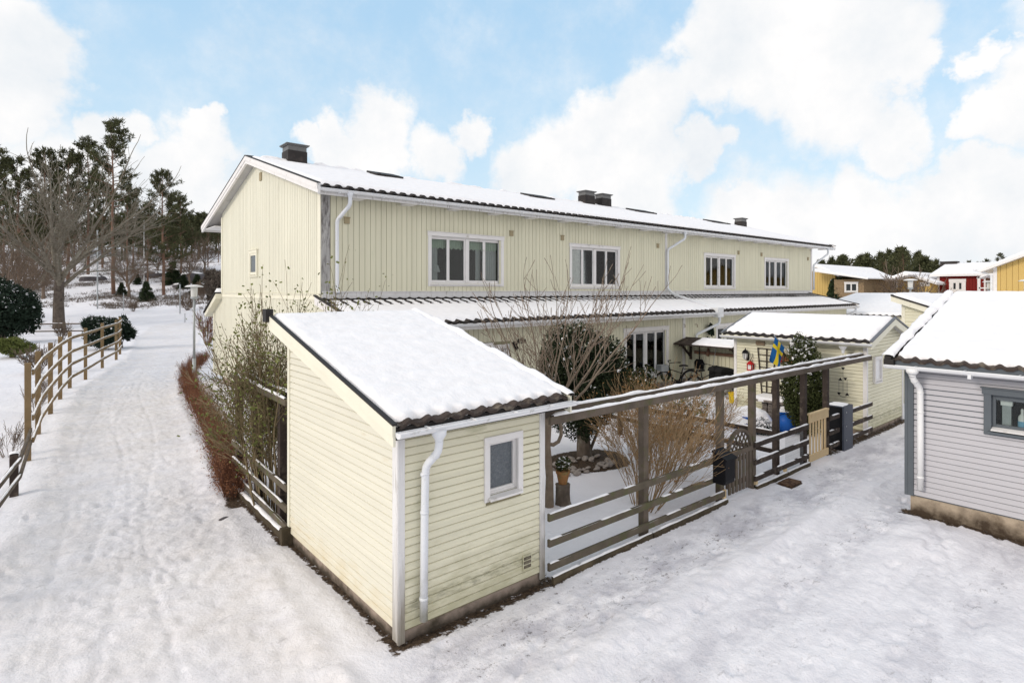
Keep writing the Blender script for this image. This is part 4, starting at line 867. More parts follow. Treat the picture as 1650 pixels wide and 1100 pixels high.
def build_ground():
    gx=np.array([-v for v in grow_lines(5,220,.4)][::-1]+lines((-5+.3,-1.4,.12),(-1.4,12.0,.042),(12.0,20,.10))[0:]+grow_lines(20.15,320,.16,1.09))
    gy=np.array([-v for v in grow_lines(1,60,.5)][::-1]+lines((-.6,1.2,.12),(1.2,11.5,.042),(11.5,30,.1),(30,66,.22))+grow_lines(66.4,420,.4,1.07))
    X,Y=np.meshgrid(gx,gy,indexing='ij'); Z=ground_z(X,Y)
    stamp(gx,gy,Z)
    nx,ny=X.shape; V=np.stack([X,Y,Z],-1).reshape(-1,3)
    i=np.arange((nx-1)*(ny-1)); a=(i//(ny-1))*ny+i%(ny-1); Fq=np.stack([a,a+ny,a+ny+1,a+1],1)
    cx=V[Fq][:,:,0].mean(1); cy=V[Fq][:,:,1].mean(1); path,lane=road_masks(cx,cy)
    dep=cx*FX+cy*FY; lat=cx*RX+cy*RY
    road=(dep>61)&(dep<66)&(lat/dep<-.5)
    cls=np.zeros(len(Fq),int); cls[lane>.5]=2; cls[path>.5]=1; cls[road]=3
    # attributes
    x,y=V[:,0],V[:,1]; p_,l_=road_masks(x,y)
    bare=np.zeros(len(V))
    def strip(x0,x1,y0,y1,f,amp=1.0):
        d=np.maximum(np.maximum(x0-x,x-x1),np.maximum(y0-y,y-y1)); return amp*(1-sm(0,f,d))
    for s in (strip(SX0+.0,SX1+.05,SY0-.05,SY0+.1,.36,.72),strip(SX0-.02,SX0+.1,SY0-.1,SY1+.1,.14,.72),strip(2.68,2.8,8.1,11.0,.16,.70),
              strip(10.55,10.7,-1,2.94,.24,.74),strip(13.0,18,4.98,5.1,.24,.70),strip(17.2,18.4,9.0,11.9,.5,.55),strip(4.75,8.7,4.90,4.95,.06,.7),
              strip(10.32,10.75,4.60,4.84,.06,1.25),strip(8.8,9.8,4.95,5.1,.1,.3),strip(3.0,8.5,4.15,4.75,.35,.44),strip(9.5,13,4.3,4.7,.3,.38)): bare=np.maximum(bare,s)
    e=np.sqrt(((x-8.7)/1.05)**2+((y-7.95)/.85)**2); bare=np.maximum(bare,.95*(1-sm(.72,1.08,e+.12*fbm(x*2,y*2,50,3))))
    hx=pinterp([(2.55,10.0),(2.85,11.5),(3.2,13.3),(3.6,16.2),(4.2,21),(5.3,27.5),(7.4,35)],y); bare=np.maximum(bare,.75*np.exp(-((x-hx)/.22)**2)*(y>9.8)*(y<34))
    dep=x*FX+y*FY; bare=np.maximum(bare,.62*sm(62,78,dep)*sm(-.2,.3,fbm(x*.22,y*.22,60,4)+.12))
    worn=.34*p_+l_*(.25+.75*np.exp(-((y-4.38)/.42)**2)+.45*np.exp(-((y-3.05)/.3)**2)+.4*np.exp(-((y-1.6)/.3)**2)); worn=np.clip(worn,0,1)*(1-sm(40,60,dep)*.6)
    names=['ground','footpath','lane','road']
    for k in range(4):
        f=Fq[cls==k]
        if len(f)==0: continue
        u,inv=np.unique(f,return_inverse=True); me=bpy.data.meshes.new(names[k]); vv=V[u]; ff=inv.reshape(-1,4)
        me.vertices.add(len(vv)); me.vertices.foreach_set('co',vv.astype(np.float32).ravel())
        me.loops.add(ff.size); me.loops.foreach_set('vertex_index',ff.astype(np.int32).ravel())
        me.polygons.add(len(ff)); me.polygons.foreach_set('loop_start',np.arange(0,ff.size,4,dtype=np.int32)); me.polygons.foreach_set('loop_total',np.full(len(ff),4,dtype=np.int32))
        me.update(calc_edges=True); me.polygons.foreach_set('use_smooth',[True]*len(ff))
        for nm,arr in (('bare',bare),('worn',worn),('pathy',p_)):
            at=me.attributes.new(nm,'FLOAT','POINT'); at.data.foreach_set('value',arr[u].astype(np.float32))
        me.materials.append(GM); o=bpy.data.objects.new(names[k],me); C.objects.link(o); struct(o)
def ground_mat():
    m=bpy.data.materials.new('trodden_snow'); m.use_nodes=True; nt=m.node_tree; N=nt.nodes; L=nt.links
    b=N['Principled BSDF']; b.inputs['Roughness'].default_value=.8; b.inputs['Specular IOR Level'].default_value=.2
    g=N.new('ShaderNodeNewGeometry')
    def nz(s,d=4,st=(1,1,1),r=.6):
        mp=N.new('ShaderNodeMapping'); mp.inputs['Scale'].default_value=st; L.new(g.outputs['Position'],mp.inputs[0])
        n=N.new('ShaderNodeTexNoise'); n.inputs['Scale'].default_value=s; n.inputs['Detail'].default_value=d; n.inputs['Roughness'].default_value=r; L.new(mp.outputs[0],n.inputs[0]); return n.outputs[0]
    def at(n): a=N.new('ShaderNodeAttribute'); a.attribute_name=n; return a.outputs['Fac']
    def mr(v,a,b_,c=0,d=1):
        n=N.new('ShaderNodeMapRange'); n.inputs[1].default_value=a; n.inputs[2].default_value=b_; n.inputs[3].default_value=c; n.inputs[4].default_value=d; L.new(v,n.inputs[0]); return n.outputs[0]
    def mul(a,c,op='MULTIPLY'):
        n=N.new('ShaderNodeMath'); n.operation=op; n.use_clamp=False
        for i,q in enumerate((a,c)):
            if isinstance(q,(int,float)): n.inputs[i].default_value=q
            else: L.new(q,n.inputs[i])
        return n.outputs[0]
    def mix(f,a,c):
        n=N.new('ShaderNodeMix'); n.data_type='RGBA'; L.new(f,n.inputs[0])
        for i,q in ((6,a),(7,c)):
            if isinstance(q,tuple): n.inputs[i].default_value=q+(1,)
            else: L.new(q,n.inputs[i])
        return n.outputs[2]
    worn=at('worn'); bare=at('bare'); pathy=at('pathy')
    base=mix(mr(nz(.7,5),.3,.7),(.78,.768,.805),(.85,.838,.868))
    # packed, slightly icy streaks
    ice=mul(worn,mr(nz(2.4,6,(.6,1.3,1),.65),.40,.62)); base=mix(mul(ice,.72),base,(.40,.39,.44))
    base=mix(mul(mul(pathy,mr(nz(1.3,5),.3,.7)),.62),base,(.73,.685,.655))
    # sparse grit and dark prints
    gr=mr(nz(48,3),.60,.66); base=mix(mul(mul(gr,mr(nz(3,4),.45,.62)),mul(worn,.55)),base,(.20,.17,.14))
    dk=mr(nz(10,6,(.6,1.2,1),.75),.57,.64); base=mix(mul(mul(dk,mr(nz(1.1,3,(.5,1.6,1)),.47,.58)),mul(worn,.8)),base,(.15,.14,.14))
    bn=mul(nz(11,7,(1,1,1),.72),1.0); bb=mr(mul(bare,bn,'ADD'),1.03,1.13); soil=mix(mr(nz(28,5),.35,.65),(.028,.02,.014),(.115,.078,.05))
    col=mix(bb,base,soil); L.new(col,b.inputs['Base Color'])
    b1=N.new('ShaderNodeBump'); b1.inputs['Strength'].default_value=.5; b1.inputs['Distance'].default_value=.014; L.new(nz(38,6),b1.inputs['Height'])
    b2=N.new('ShaderNodeBump'); b2.inputs['Strength'].default_value=.45; b2.inputs['Distance'].default_value=.06; L.new(nz(8,6),b2.inputs['Height']); L.new(b1.outputs[0],b2.inputs['Normal'])
    L.new(b2.outputs[0],b.inputs['Normal']); return m
GM=ground_mat()
build_ground()
def gz(x,y): return float(ground_z(np.array([x]),np.array([y]))[0])
# ============================================================ VEGETATION KIT
def rv(rng): 
    v=np.array([rng.gauss(0,1) for _ in range(3)]); return v/np.linalg.norm(v)
def bend(p,d,L,r0,r1,rng,wig,up,n=3):
    pts=[np.array(p,dtype=float)]; d=nrm(d)
    for i in range(n):
        d=nrm(d+rv(rng)*wig+np.array((0,0,up))); pts.append(pts[-1]+d*L/n)
    return pts,np.linspace(r0,r1,n+1),d
def grow(mb,tips,p,d,L,r,lev,rng,k=4,ang=.55,up=.08,ratio=.62,wig=.14,start=.3,rmin=.004,n=3,fork=1):
    pts,rs,dd=bend(p,d,L,r,max(r*.55,rmin),rng,wig,up,n)
    mb.tube(pts,rs,8 if r>.12 else 6 if r>.05 else 4 if r>.012 else 3,False)
    if lev==0: tips.append((pts[-1],dd)); return
    cnt=k if isinstance(k,int) else k[min(lev,len(k)-1)]
    for i in range(cnt):
        t=start+(1-start)*(i+rng.random()*.8)/cnt; t=min(t,.98); s=t*n; j=min(int(s),n-1); q=pts[j]+(pts[j+1]-pts[j])*(s-j)
        a=nrm(pts[j+1]-pts[j]); side=nrm(np.cross(a,rv(rng))); nd=nrm(a*math.cos(ang)+side*math.sin(ang)*rng.uniform(.7,1.3))
        grow(mb,tips,q,nd,L*ratio*rng.uniform(.7,1.15)*(1-.35*t*.6),max(r*.5*(1-.4*t),rmin),lev-1,rng,k,ang,up,ratio,wig,start,rmin,n)
    if fork: grow(mb,tips,pts[-1],dd,L*ratio,max(r*.55,rmin),lev-1,rng,k,ang,up,ratio,wig,start,rmin,n)
def leafq(mb,cen,size,seed,asp=.55,up=0.0):
    r=np.random.RandomState(seed); N=len(cen); U=r.normal(size=(N,3)); U/=np.linalg.norm(U,axis=1)[:,None]
    W=r.normal(size=(N,3)); 
    if up: W=W*(1-up)+np.array((0,0,1))*up*2
    V=np.cross(W,U); V/=np.linalg.norm(V,axis=1)[:,None]+1e-9
    s=size*r.uniform(.6,1.4,(N,1)); mb.quads(np.asarray(cen),U*s,V*s*asp)
def clumpy(N,c,rad,seed,freq=2.2,shell=.5,cut=-.15,flat=None,amp=.26):
    """points in an ellipsoid shell, thinned by 3d-ish noise so that the outline and the mass are uneven"""
    r=np.random.RandomState(seed); out=[]; c=np.array(c); rad=np.array(rad); tot=0
    while tot<N:
        d=r.normal(size=(N*2,3)); d/=np.linalg.norm(d,axis=1)[:,None]; q=(shell+(1-shell)*r.uniform(0,1,N*2)**.6)
        th=np.arctan2(d[:,1],d[:,0]); bump=1+amp*fbm(th*1.8+seed,d[:,2]*2.8,seed,5)
        P=d*(q*bump)[:,None]*rad
        k=fbm(P[:,0]*freq+P[:,2]*1.3*freq,P[:,1]*freq-P[:,2]*.7*freq,seed+3,3)>cut
        if flat is not None: k&=P[:,2]>flat
        P=P[k]; out.append(P+c); tot+=len(P)
    return np.concatenate(out)[:N]
def blades(mb,cen,dirs,L,w,seed):
    r=np.random.RandomState(seed); N=len(cen); U=dirs/ (np.linalg.norm(dirs,axis=1)[:,None]+1e-9); W=np.cross(U,r.normal(size=(N,3))); W/=np.linalg.norm(W,axis=1)[:,None]+1e-9
    l=L*r.uniform(.6,1.3,(N,1)); vs=np.stack([cen-W*w,cen+W*w,cen+U*l],1).reshape(-1,3); mb.add(vs,np.arange(N*3).reshape(N,3))
def pine_mesh(seed,H,cs,spread,nl=46,tw=7,bl=11,L=.34,w=.05,bare=True,rt=.22):
    rng=random.Random(seed); nr=np.random.RandomState(seed); t=MB(); cr=MB(); n=9
    lean=rv(rng)*.02; pts=[np.array((lean[0]*i*H/n*.5+.08*rng.uniform(-1,1),lean[1]*i*H/n*.5+.08*rng.uniform(-1,1),i*H/n)) for i in range(n+1)]; pts[0][:2]=0
    t.tube(pts,[rt*(1-.85*i/n) for i in range(n+1)],8,False); C_=[];D_=[]
    for i in range(nl):
        f=cs+(1-cs)*(i/nl)**.9; z=f*H*.985; s=f*n; j=min(int(s),n-1); p=pts[j]+(pts[j+1]-pts[j])*(s-j)
        g=(f-cs)/(1-cs); ln=spread*(math.sin(PI*(g*.72+.24)))**.8*rng.uniform(.45,1.15)+.3; az=rng.uniform(0,2*PI)
        d=np.array((math.cos(az),math.sin(az),.08+.75*g+rng.uniform(-.1,.25)))
        bp,br,bd=bend(p,d,ln,.05*(1-g)+.02,.012,rng,.13,.06,4); t.tube(bp,br,4,False)
        for q in range(tw):
            u=.35+.65*(q+rng.random())/tw; s2=u*4; j2=min(int(s2),3); bpnt=bp[j2]+(bp[j2+1]-bp[j2])*(s2-j2)
            td=nrm(bd+rv(rng)*.9+np.array((0,0,.25))); e=bpnt+td*rng.uniform(.15,.55); t.tube([bpnt,e],[.012,.006],3,False)
            m=bl; base=e-td*.12+nr.normal(size=(m,3))*.13; C_.append(base); D_.append(nr.normal(size=(m,3))*.8+td*.8+np.array((0,0,.35)))
    if bare:
        for i in range(9):
            z=H*rng.uniform(cs*.45,cs); az=rng.uniform(0,2*PI); j=min(int(z/H*n),n-1); p=pts[j]+(pts[j+1]-pts[j])*(z/H*n-j)
            bp,br,_=bend(p,(math.cos(az),math.sin(az),-.05),rng.uniform(.5,1.6),.03,.008,rng,.2,0,3); t.tube(bp,br,3,False)
    blades(cr,np.concatenate(C_),np.concatenate(D_),L,w,seed); return t,cr
def spruce_mesh(seed,H,Rr,layers=16,per=11,m=16,L=.22,w=.05):
    rng=random.Random(seed); nr=np.random.RandomState(seed); t=MB(); cr=MB(); t.tube([(0,0,0),(0,0,H)],[Rr*.06+.02,.01],6,False); C_=[];D_=[]
    for i in range(layers):
        f=i/layers; z=H*(.08+.9*f); rr=Rr*(1-f)**.85
        for k in range(max(4,int(per*(1-f*.6)))):
            az=rng.uniform(0,2*PI); l=rr*rng.uniform(.7,1.12); dv=np.array((math.cos(az),math.sin(az),-.25)); 
            for q in range(4):
                u=.3+.7*q/3; c=np.array((0,0,z))+dv*l*u; C_.append(c+nr.normal(size=(m//2,3))*.07*Rr); D_.append(nr.normal(size=(m//2,3))*.5+dv*.9)
            t.tube([(0,0,z),(dv[0]*l,dv[1]*l,z+dv[2]*l)],[.02,.006],3,False)
    blades(cr,np.concatenate(C_),np.concatenate(D_),L*Rr,w*Rr,seed); return t,cr
def two(name,t,cr,tm,cm,label,cat,loc,group=None,crown='crown',trunk='trunk'):
    r=thing(name,label,cat,loc,group); lo=np.array(loc,dtype=float)
    for mb,nm,mm in ((t,trunk,tm),(cr,crown,cm)):
        if mb is None or not mb.V: continue
        mb.V=[v+lo for v in mb.V]; part(nm,mb,M[mm],r)
    return r
def gpx(px,dep):   # ground point seen at column px, dep metres ahead
    x,y,_=atd(px,YH,dep); return (x,y,gz(x,y))
# ---------------------------------------------------------- pines on the snowy slope to the left
protoP=[two('pine_tree',*pine_mesh(11,20,.50,3.0,52,8,14,.38,.06),'pinebark','needle','tall pine with a bare orange trunk topping the tree line left of the house','tree',gpx(183,80),'pines on the snowy slope'),
 two('pine_tree',*pine_mesh(12,17,.24,3.5,74,8,14,.38,.06),'pinebark','needle','bushy pine with an orange lower trunk nearest the house on the slope','tree',gpx(264,79),'pines on the snowy slope'),
 two('pine_tree',*pine_mesh(13,17,.36,3.9,62,8,14,.38,.06),'pinebark','needle','broad topped pine rising behind the bare lichen grey tree','tree',gpx(110,90),'pines on the snowy slope')]
def setH(o,px,dep,top,H0):
    loc=gpx(px,dep); H=CH+(YH-top)/F0*dep-loc[2]; s=H/H0; o.location=loc; o.scale=(s,)*3
for o,a in zip(protoP,((183,80,204,20),(264,79,284,17),(110,92,250,17))): setH(o,*a)
PN=[(1,75,88,250,'broad pine left of the bare grey tree with a rounded crown'),(2,30,86,262,'wide pine near the left edge of the photo behind the juniper'),
(0,142,92,232,'slim pine standing between the grey tree and the tallest pine'),(1,215,98,318,'lower dense pine just right of the tallest pine'),(2,238,90,335,'spreading pine left of the pine nearest the house'),
(1,292,92,322,'dark pine right behind the pine nearest the house'),(0,-15,80,240,'pine cut by the left edge of the photo'),(2,165,104,300,'pine deep in the wood behind the street lamp pole'),
(1,120,108,300,'pine deep in the wood behind the grey tree fork'),(2,60,106,318,'low pine deep in the wood at the left'),(0,205,86,300,'thin pine leaning beside the tallest pine'),
(1,310,112,362,'low pine beyond the boulders beside the house gable'),(2,335,104,358,'wide low pine showing under the house eave'),(1,352,110,372,'pine partly hidden by the house corner'),(2,6,100,300,'deep wood pine at the far left behind the wide pine')]
for i,(k,px,dep,top,lb) in enumerate(PN):
    c=copy_tree(protoP[k],(0,0,0),i*2.4,1,lb); setH(c,px,dep,top,[20,17,17][k])
# small spruces on the slope
sp=two('spruce_tree',*spruce_mesh(5,2.6,1.0),'bark','spruce','small dark spruce beside the far end of the path','tree',gpx(236,72),'small spruces on the slope')
for i,(px,dep,h,lb) in enumerate(((196,78,1.9,'small spruce half hidden between two pine trunks'),(296,84,2.2,'small spruce in front of the boulders near the house'),(222,88,1.6,'smallest spruce high on the slope'),(278,88,3.6,'taller spruce right of the orange trunked pine'),(318,82,2.6,'spruce closest to the house gable'))):
    c=copy_tree(sp,gpx(px,dep),i*1.3,h/2.6,lb)
# far wood
def wood(name,px0,px1,dep0,dep1,n,topf,seed,label,ground=True):
    rng=random.Random(seed); mb=MB(); 
    for i in range(n):
        px=rng.uniform(px0,px1); dep=rng.uniform(dep0,dep1); x,y,_=atd(px,YH,dep); z=float(hill(np.array([x]),np.array([y]))[0]); top=CH+(YH-topf(px)-rng.uniform(-9,3))/F0*dep; H=max(3,top-z)
        w=H*rng.uniform(.16,.24); N=620; nr=np.random.RandomState(seed*100+i); f=nr.uniform(.22,1,N)**.8; a=nr.uniform(0,2*PI,N); rr=w*np.sqrt(nr.uniform(.05,1,N))*np.sin(PI*np.clip(f*.78+.18,0,1))*1.2
        rr=rr*(1+.5*np.sin(a*3+f*19+i)); c=np.stack([x+rr*np.cos(a),y+rr*np.sin(a),z+f*H],1); blades(mb,c,nr.normal(size=(N,3))+np.array((0,0,.4)),.75,.14,i)
        mb.tube([(x,y,z),(x,y,z+H*.8)],[.2,.06],4,False)
    o=part(name,mb,M['needle'],None,loc=(0,0,0)); tag(o,label,'wood',kind='stuff'); return o
wood('far_wood',-90,376,112,138,72,lambda p: 352,3,'mixed pine wood closing the slope behind the single pines')
wood('far_wood',1230,1760,100,135,95,lambda p: np.interp(p,[1200,1310,1360,1400,1430,1465,1500,1540,1600,1660,1760],[440,432,420,418,408,406,428,432,430,420,420]),4,'dark pine wood in a band behind the ochre and red houses')
for i,(k,px,dep,top,lb) in enumerate(((2,1456,96,404,'tall wind bent pine rising above the wood over the ochre gable house'),(1,1424,98,411,'dense pine left of the tallest one above the ochre gable house'),(0,1612,100,410,'slim pine rising above the wood by the right ochre house'),(2,1372,99,419,'low round pine at the left end of the wood behind the brick fronted house'))):
    c=copy_tree(protoP[k],(0,0,0),i*1.7,1,lb); setH(c,px,dep,top,[20,17,17][k]); c['group']='pines behind the houses'
# bare trees
def bare_tree(seed,H,r,lev=5,k=4,ang=.6,up=.05,twr=.012,label='',loc=(0,0,0),m='oakbark',trunkf=.28,nmain=6,group=None,spread=.8,tm='treecrown',wig=.14):
    rng=random.Random(seed); t=MB(); cr=MB(); tips=[]; h=H*trunkf
    pts=[np.array((0,0,-.1)),np.array((rng.uniform(-.1,.1),rng.uniform(-.1,.1),h*.5)),np.array((rng.uniform(-.15,.15),rng.uniform(-.15,.15),h))]
    t.tube(pts,[r*1.15,r*.95,r*.85],10,False)
    for i in range(nmain):
        az=2*PI*i/nmain+rng.uniform(-.3,.3); e=spread*rng.uniform(.4,1.3); d=(math.cos(az)*e,math.sin(az)*e,1)
        grow(cr,tips,pts[-1]-np.array((0,0,h*.25*rng.random())),d,H*.30*rng.uniform(.8,1.15),r*.42,lev-1,rng,k,ang,up,.66,wig,.25,twr,3)
    rt=thing('bare_tree',label,'tree',loc,group); lo=np.array(loc)
    for mb,nm,mm in ((t,'trunk','trunkdark' if m=='oakbark' else m),(cr,'crown',m)): mb.V=[v+lo for v in mb.V]; part(nm,mb,M[mm],rt)
    return rt
oak=bare_tree(7,18.5,.55,4,(4,4,5,5),.62,.04,.020,'large bare lichen grey tree with a thick forked trunk behind the juniper','',m='oakbark') if False else bare_tree(7,20.5,.42,4,[4,5,5,5],.62,.03,.012,'large bare lichen grey tree with a thick trunk behind the rail fence',gpx(95,50),'oakbark',.22,8,None,1.15)
b2=bare_tree(9,11,.2,4,[4,4,5,5],.6,.06,.014,'bare brown tree with fine twigs left of the large grey tree',gpx(38,56),'twig',.18,7,'bare trees on the slope',.9)
for i,(px,dep,s,lb) in enumerate(((208,76,.85,'bare brown tree between the path lamp pole and the tallest pine'),(305,88,.7,'bare twiggy tree by the boulders next to the house gable'),(5,50,1.05,'bare brown tree overhanging from the left edge'),(70,74,1.0,'bare brown tree far behind the large grey tree'),(255,96,.8,'bare brown tree on the upper slope behind the orange trunked pine'),(120,100,1.0,'bare brown tree high on the slope between two pines'),(330,98,.8,'bare brown tree behind the boulders under the eave'))):
    copy_tree(b2,gpx(px,dep),i*1.9,s,lb)
rb=bare_tree(15,6.4,.12,4,[4,4,4,4],.55,.07,.016,'bare wide branching tree in front of the ochre gable house',gpx(1466,44),'twig',.12,7,None,1.0)
# ---------------------------------------------------------- shrubs
def leafbush(name,label,cat,loc,rad,N,size,m,seed,twm='bark',snowN=0,snows=.03,group=None,flat=None,freq=2.2,asp=.6,cz=None,cut=-.15,stem=True,lobes=0,spiky=0):
    lo=np.array(loc,dtype=float); r=thing(name,label,cat,loc,group); c=lo+np.array((0,0,cz if cz is not None else rad[2]*.9))
    mb=MB(); P=clumpy(N if not lobes else N//3,c,rad if not lobes else [q*.78 for q in rad],seed,freq,.45,cut,flat)
    if lobes:
        lr=random.Random(seed+1); Q=[P]
        for i in range(lobes):
            a=2*PI*i/lobes+lr.uniform(-.4,.4); h_=lr.uniform(-.55,.75); f_=math.sqrt(max(0,1-h_*h_))*.62; k_=lr.uniform(.28,.46)
            Q.append(clumpy(2*N//3//lobes,c+np.array((math.cos(a)*rad[0]*f_,math.sin(a)*rad[1]*f_,h_*rad[2]*.72)),[q*k_ for q in rad],seed+i,freq*1.5,.3,cut))
        P=np.concatenate(Q)
    leafq(mb,P,size,seed,asp)
    if spiky:
        nr=np.random.RandomState(seed+9); k=nr.choice(len(P),len(P)//4,replace=False); D=P[k]-c; D/=np.linalg.norm(D,axis=1)[:,None]+1e-6; blades(mb,P[k],D+nr.normal(size=D.shape)*.45+np.array((0,0,.55)),spiky,size*.45,seed)
    part('foliage',mb,M[m],r)
    if stem:
        rng=random.Random(seed); t=MB()
        for i in range(9):
            d=rv(rng); d[2]=abs(d[2])+.6; e=c+np.array([d[0]*rad[0]*.6,d[1]*rad[1]*.6,d[2]*rad[2]*.5]); t.tube([lo+np.array((rng.uniform(-.1,.1)*rad[0],rng.uniform(-.1,.1)*rad[1],-.02)),(lo+e)/2+rv(rng)*.05,e],[.03*rad[0]+.01,.02*rad[0]+.006,.006],5,False)
        part('stem',t,M[twm],r)
    if snowN:
        s=MB(); k=P[(P[:,2]-c[2])>-.1*rad[2]]; nr=np.random.RandomState(seed+5); wgt=np.clip((k[:,2]-c[2])/rad[2],0,1)+.12; idx=nr.choice(len(k),snowN,p=wgt/wgt.sum()); leafq(s,k[idx]+np.array((0,0,size*.5)),snows,seed+6,.7,.75); part('snow_cover',s,M['snow'],r)
    return r
leafbush('juniper_bush','big dark snow dusted juniper bush at the left edge of the photo','bush',gpx(-2,37.5),(2.25,2.0,2.55),30000,.065,'juniper',61,snowN=1500,snows=.06,lobes=9,spiky=.28)
leafbush('yellow_green_bush','low yellow green round bush below the juniper at the left edge','bush',gpx(20,29.5),(.95,.95,.62),7000,.03,'mossgreen',62,lobes=5,spiky=.12)
leafbush('evergreen_bush','dark snow dusted evergreen bush behind the far end of the tall rail fence','bush',gpx(165,33.5),(1.15,1.1,1.15),9000,.05,'juniper',63,snowN=650,snows=.04,cut=-.05,freq=1.8,lobes=7,spiky=.22)
leafbush('evergreen_bush','smaller dark branch sprawling right of the evergreen bush by the path','bush',gpx(196,34.5),(.7,.8,1.15),4200,.05,'juniper',64,snowN=260,snows=.035,cut=0,lobes=5,spiky=.24)
leafbush('cypress_bush','dark brown pointed conifer touching the house gable on its left','bush',gpx(349,60),(1.3,1.3,2.6),9000,.09,'bark',65,snowN=0,cz=2.6,spiky=.3,lobes=5)
leafbush('conifer_bush','slim dark conifer beside the brick fronted house','bush',gpx(1352,46),(.75,.75,1.8),6000,.075,'spruce',66,snowN=100,snows=.05,cz=2.1)
# twiggy bushes
def twigbush(name,label,loc,Rr,H,n,m,seed,lev=2,r=.012,lean=(0,0),k=4,leafm=None,leafN=0,leafs=.02,rmin=.003,ang=.5,up=.05,base=.12,group=None,tipspread=.15,cat='bush',wig=.12,upm=1.0):
    rng=random.Random(seed); mb=MB(); tips=[]; lo=np.array(loc,dtype=float)
    for i in range(n):
        a=rng.uniform(0,2*PI); q=math.sqrt(rng.random()); d=np.array((math.cos(a)*q*Rr/H+lean[0],math.sin(a)*q*Rr/H+lean[1],upm))
        p=lo+np.array((math.cos(a)*q*base,math.sin(a)*q*base,-.03)); grow(mb,tips,p,d,H*rng.uniform(.42,.62),r*rng.uniform(.7,1.2),lev,rng,k,ang,up,.58,wig,.35,rmin,3)
    rt=thing(name,label,cat,loc,group); part('twigs',mb,M[m],rt)
    if leafm:
        nr=np.random.RandomState(seed); T=np.array([t[0] for t in tips]); c=T[nr.randint(0,len(T),leafN)]+nr.normal(size=(leafN,3))*tipspread; q=MB(); leafq(q,c,leafs,seed,.6); part('leaves',q,M[leafm],rt)
    return rt
# rust brown hedge along the path: individual clipped shrubs
HP=[(2.62,10.35),(2.72,10.8),(2.80,11.25),(2.90,11.7),(2.98,12.2),(3.08,12.7),(3.15,13.2),(3.22,13.75),(3.29,14.3),(3.36,14.9),(3.43,15.5),(3.50,16.1),(3.58,16.8),(3.66,17.5),(3.74,18.2),(3.83,18.9),(3.92,19.7),(4.02,20.5),(4.12,21.3),(4.26,22.2),(4.42,23.2),(4.62,24.3),(4.85,25.4),(5.05,26.5),(5.4,27.6),(5.8,28.8),(6.2,30.0),(6.6,31.2)]
def hedge_proto(seed):
    r=thing('hedge_shrub','low rust brown leafless hedge shrub in the row along the path','hedge',(0,0,0),'rust brown shrubs of the hedge along the path')
    rng=random.Random(seed); mb=MB(); tips=[]
    for i in range(46):
        a=rng.uniform(0,2*PI); q=math.sqrt(rng.random()); grow(mb,tips,np.array((math.cos(a)*q*.16,math.sin(a)*q*.2,-.02)),(math.cos(a)*q*.4,math.sin(a)*q*.45,1),rng.uniform(.32,.50),.006,1,rng,5,.4,.06,.55,.13,.3,.0028,3)
    part('twigs',mb,M['rusttwig'],r); nr=np.random.RandomState(seed); T=np.array([t[0] for t in tips]); c=T[nr.randint(0,len(T),1700)]*np.array((1,1,1)); c=c*np.array((1,1,1.0)); c[:,2]*=nr.uniform(.35,1.02,1700)
    c+=nr.normal(size=c.shape)*.02; q=MB(); leafq(q,c,.011,seed,.45); part('leaves',q,M['rust'],r); return r
hp=[hedge_proto(71),hedge_proto(72)]
for i,(x,y) in enumerate(HP):
    s=.92+.12*math.sin(i*2.3)
    if i<2: hp[i].location=(x,y,gz(x,y)); hp[i].scale=(s,)*3; continue
    copy_tree(hp[i%2],(x,y,gz(x,y)),i*1.7,s)
# climber on the side fence
twigbush('climbing_shrub','tangled olive brown climber covering the side fence between shed and hedge',(3.32,9.55,0),.62,2.9,44,'climbtwig',81,3,.018,(.04,.02),4,'vineleaf',5200,.018,.0035,.55,.04,.62,tipspread=.07)
twigbush('climbing_shrub','loose leafy climber shoots reaching above the snowy shed roof edge',(3.25,9.5,0),.5,3.7,14,'climbtwig',82,2,.013,(0,0),4,'vineleaf',1100,.019,.0032,.5,.05,.5,tipspread=.07)
# garden magnolia, yew, straw coloured shrub
def magnolia():
    rng=random.Random(97); b=np.array((6.41,6.68,0.)); rt=thing('magnolia_tree','bare many stemmed small tree with upright pale branches behind the garden shed','tree',tuple(b))
    t=MB(); t.tube([b-(0,0,.05),b+(.01,.0,.5),b+(-.02,.03,1.0),b+(.03,.05,1.5)],[.08,.062,.058,.066],12,False)
    t.tube([b+(.02,.05,1.02),b+(.09,.0,1.0),b+(.16,-.05,1.05),b+(.20,-.07,1.15),b+(.21,-.06,1.28),b+(.18,-.02,1.42),b+(.13,.02,1.56)],[.034,.034,.032,.03,.03,.028,.026],8,False)
    part('trunk',t,M['treetwig'],rt); cr=MB(); tips=[]
    for i in range(10):
        a=2*PI*i/10+rng.uniform(-.3,.3); e=rng.uniform(.2,1.15); d=(math.cos(a)*e+.22*RX,math.sin(a)*e+.22*RY,1.05)
        grow(cr,tips,b+(.03,.05,1.15+rng.random()*.35),d,rng.uniform(1.2,1.65),rng.uniform(.015,.025),3,rng,[0,2,3,3],.60,.08,.58,.12,.3,.0042,4)
    for p,d in tips[::2]: cr.tube([p,p+d*.10],[.006,.004],4)
    part('crown',cr,M['treetwig'],rt)
magnolia()
leafbush('yew_bush','large dark yew with snow dusted top standing in the stone rimmed bed','bush',(8.85,8.25,0),(1.04,1.0,1.52),52000,.019,'yew',91,snowN=1000,snows=.022,cz=1.55,freq=3.2,stem=False,lobes=10,spiky=.06)
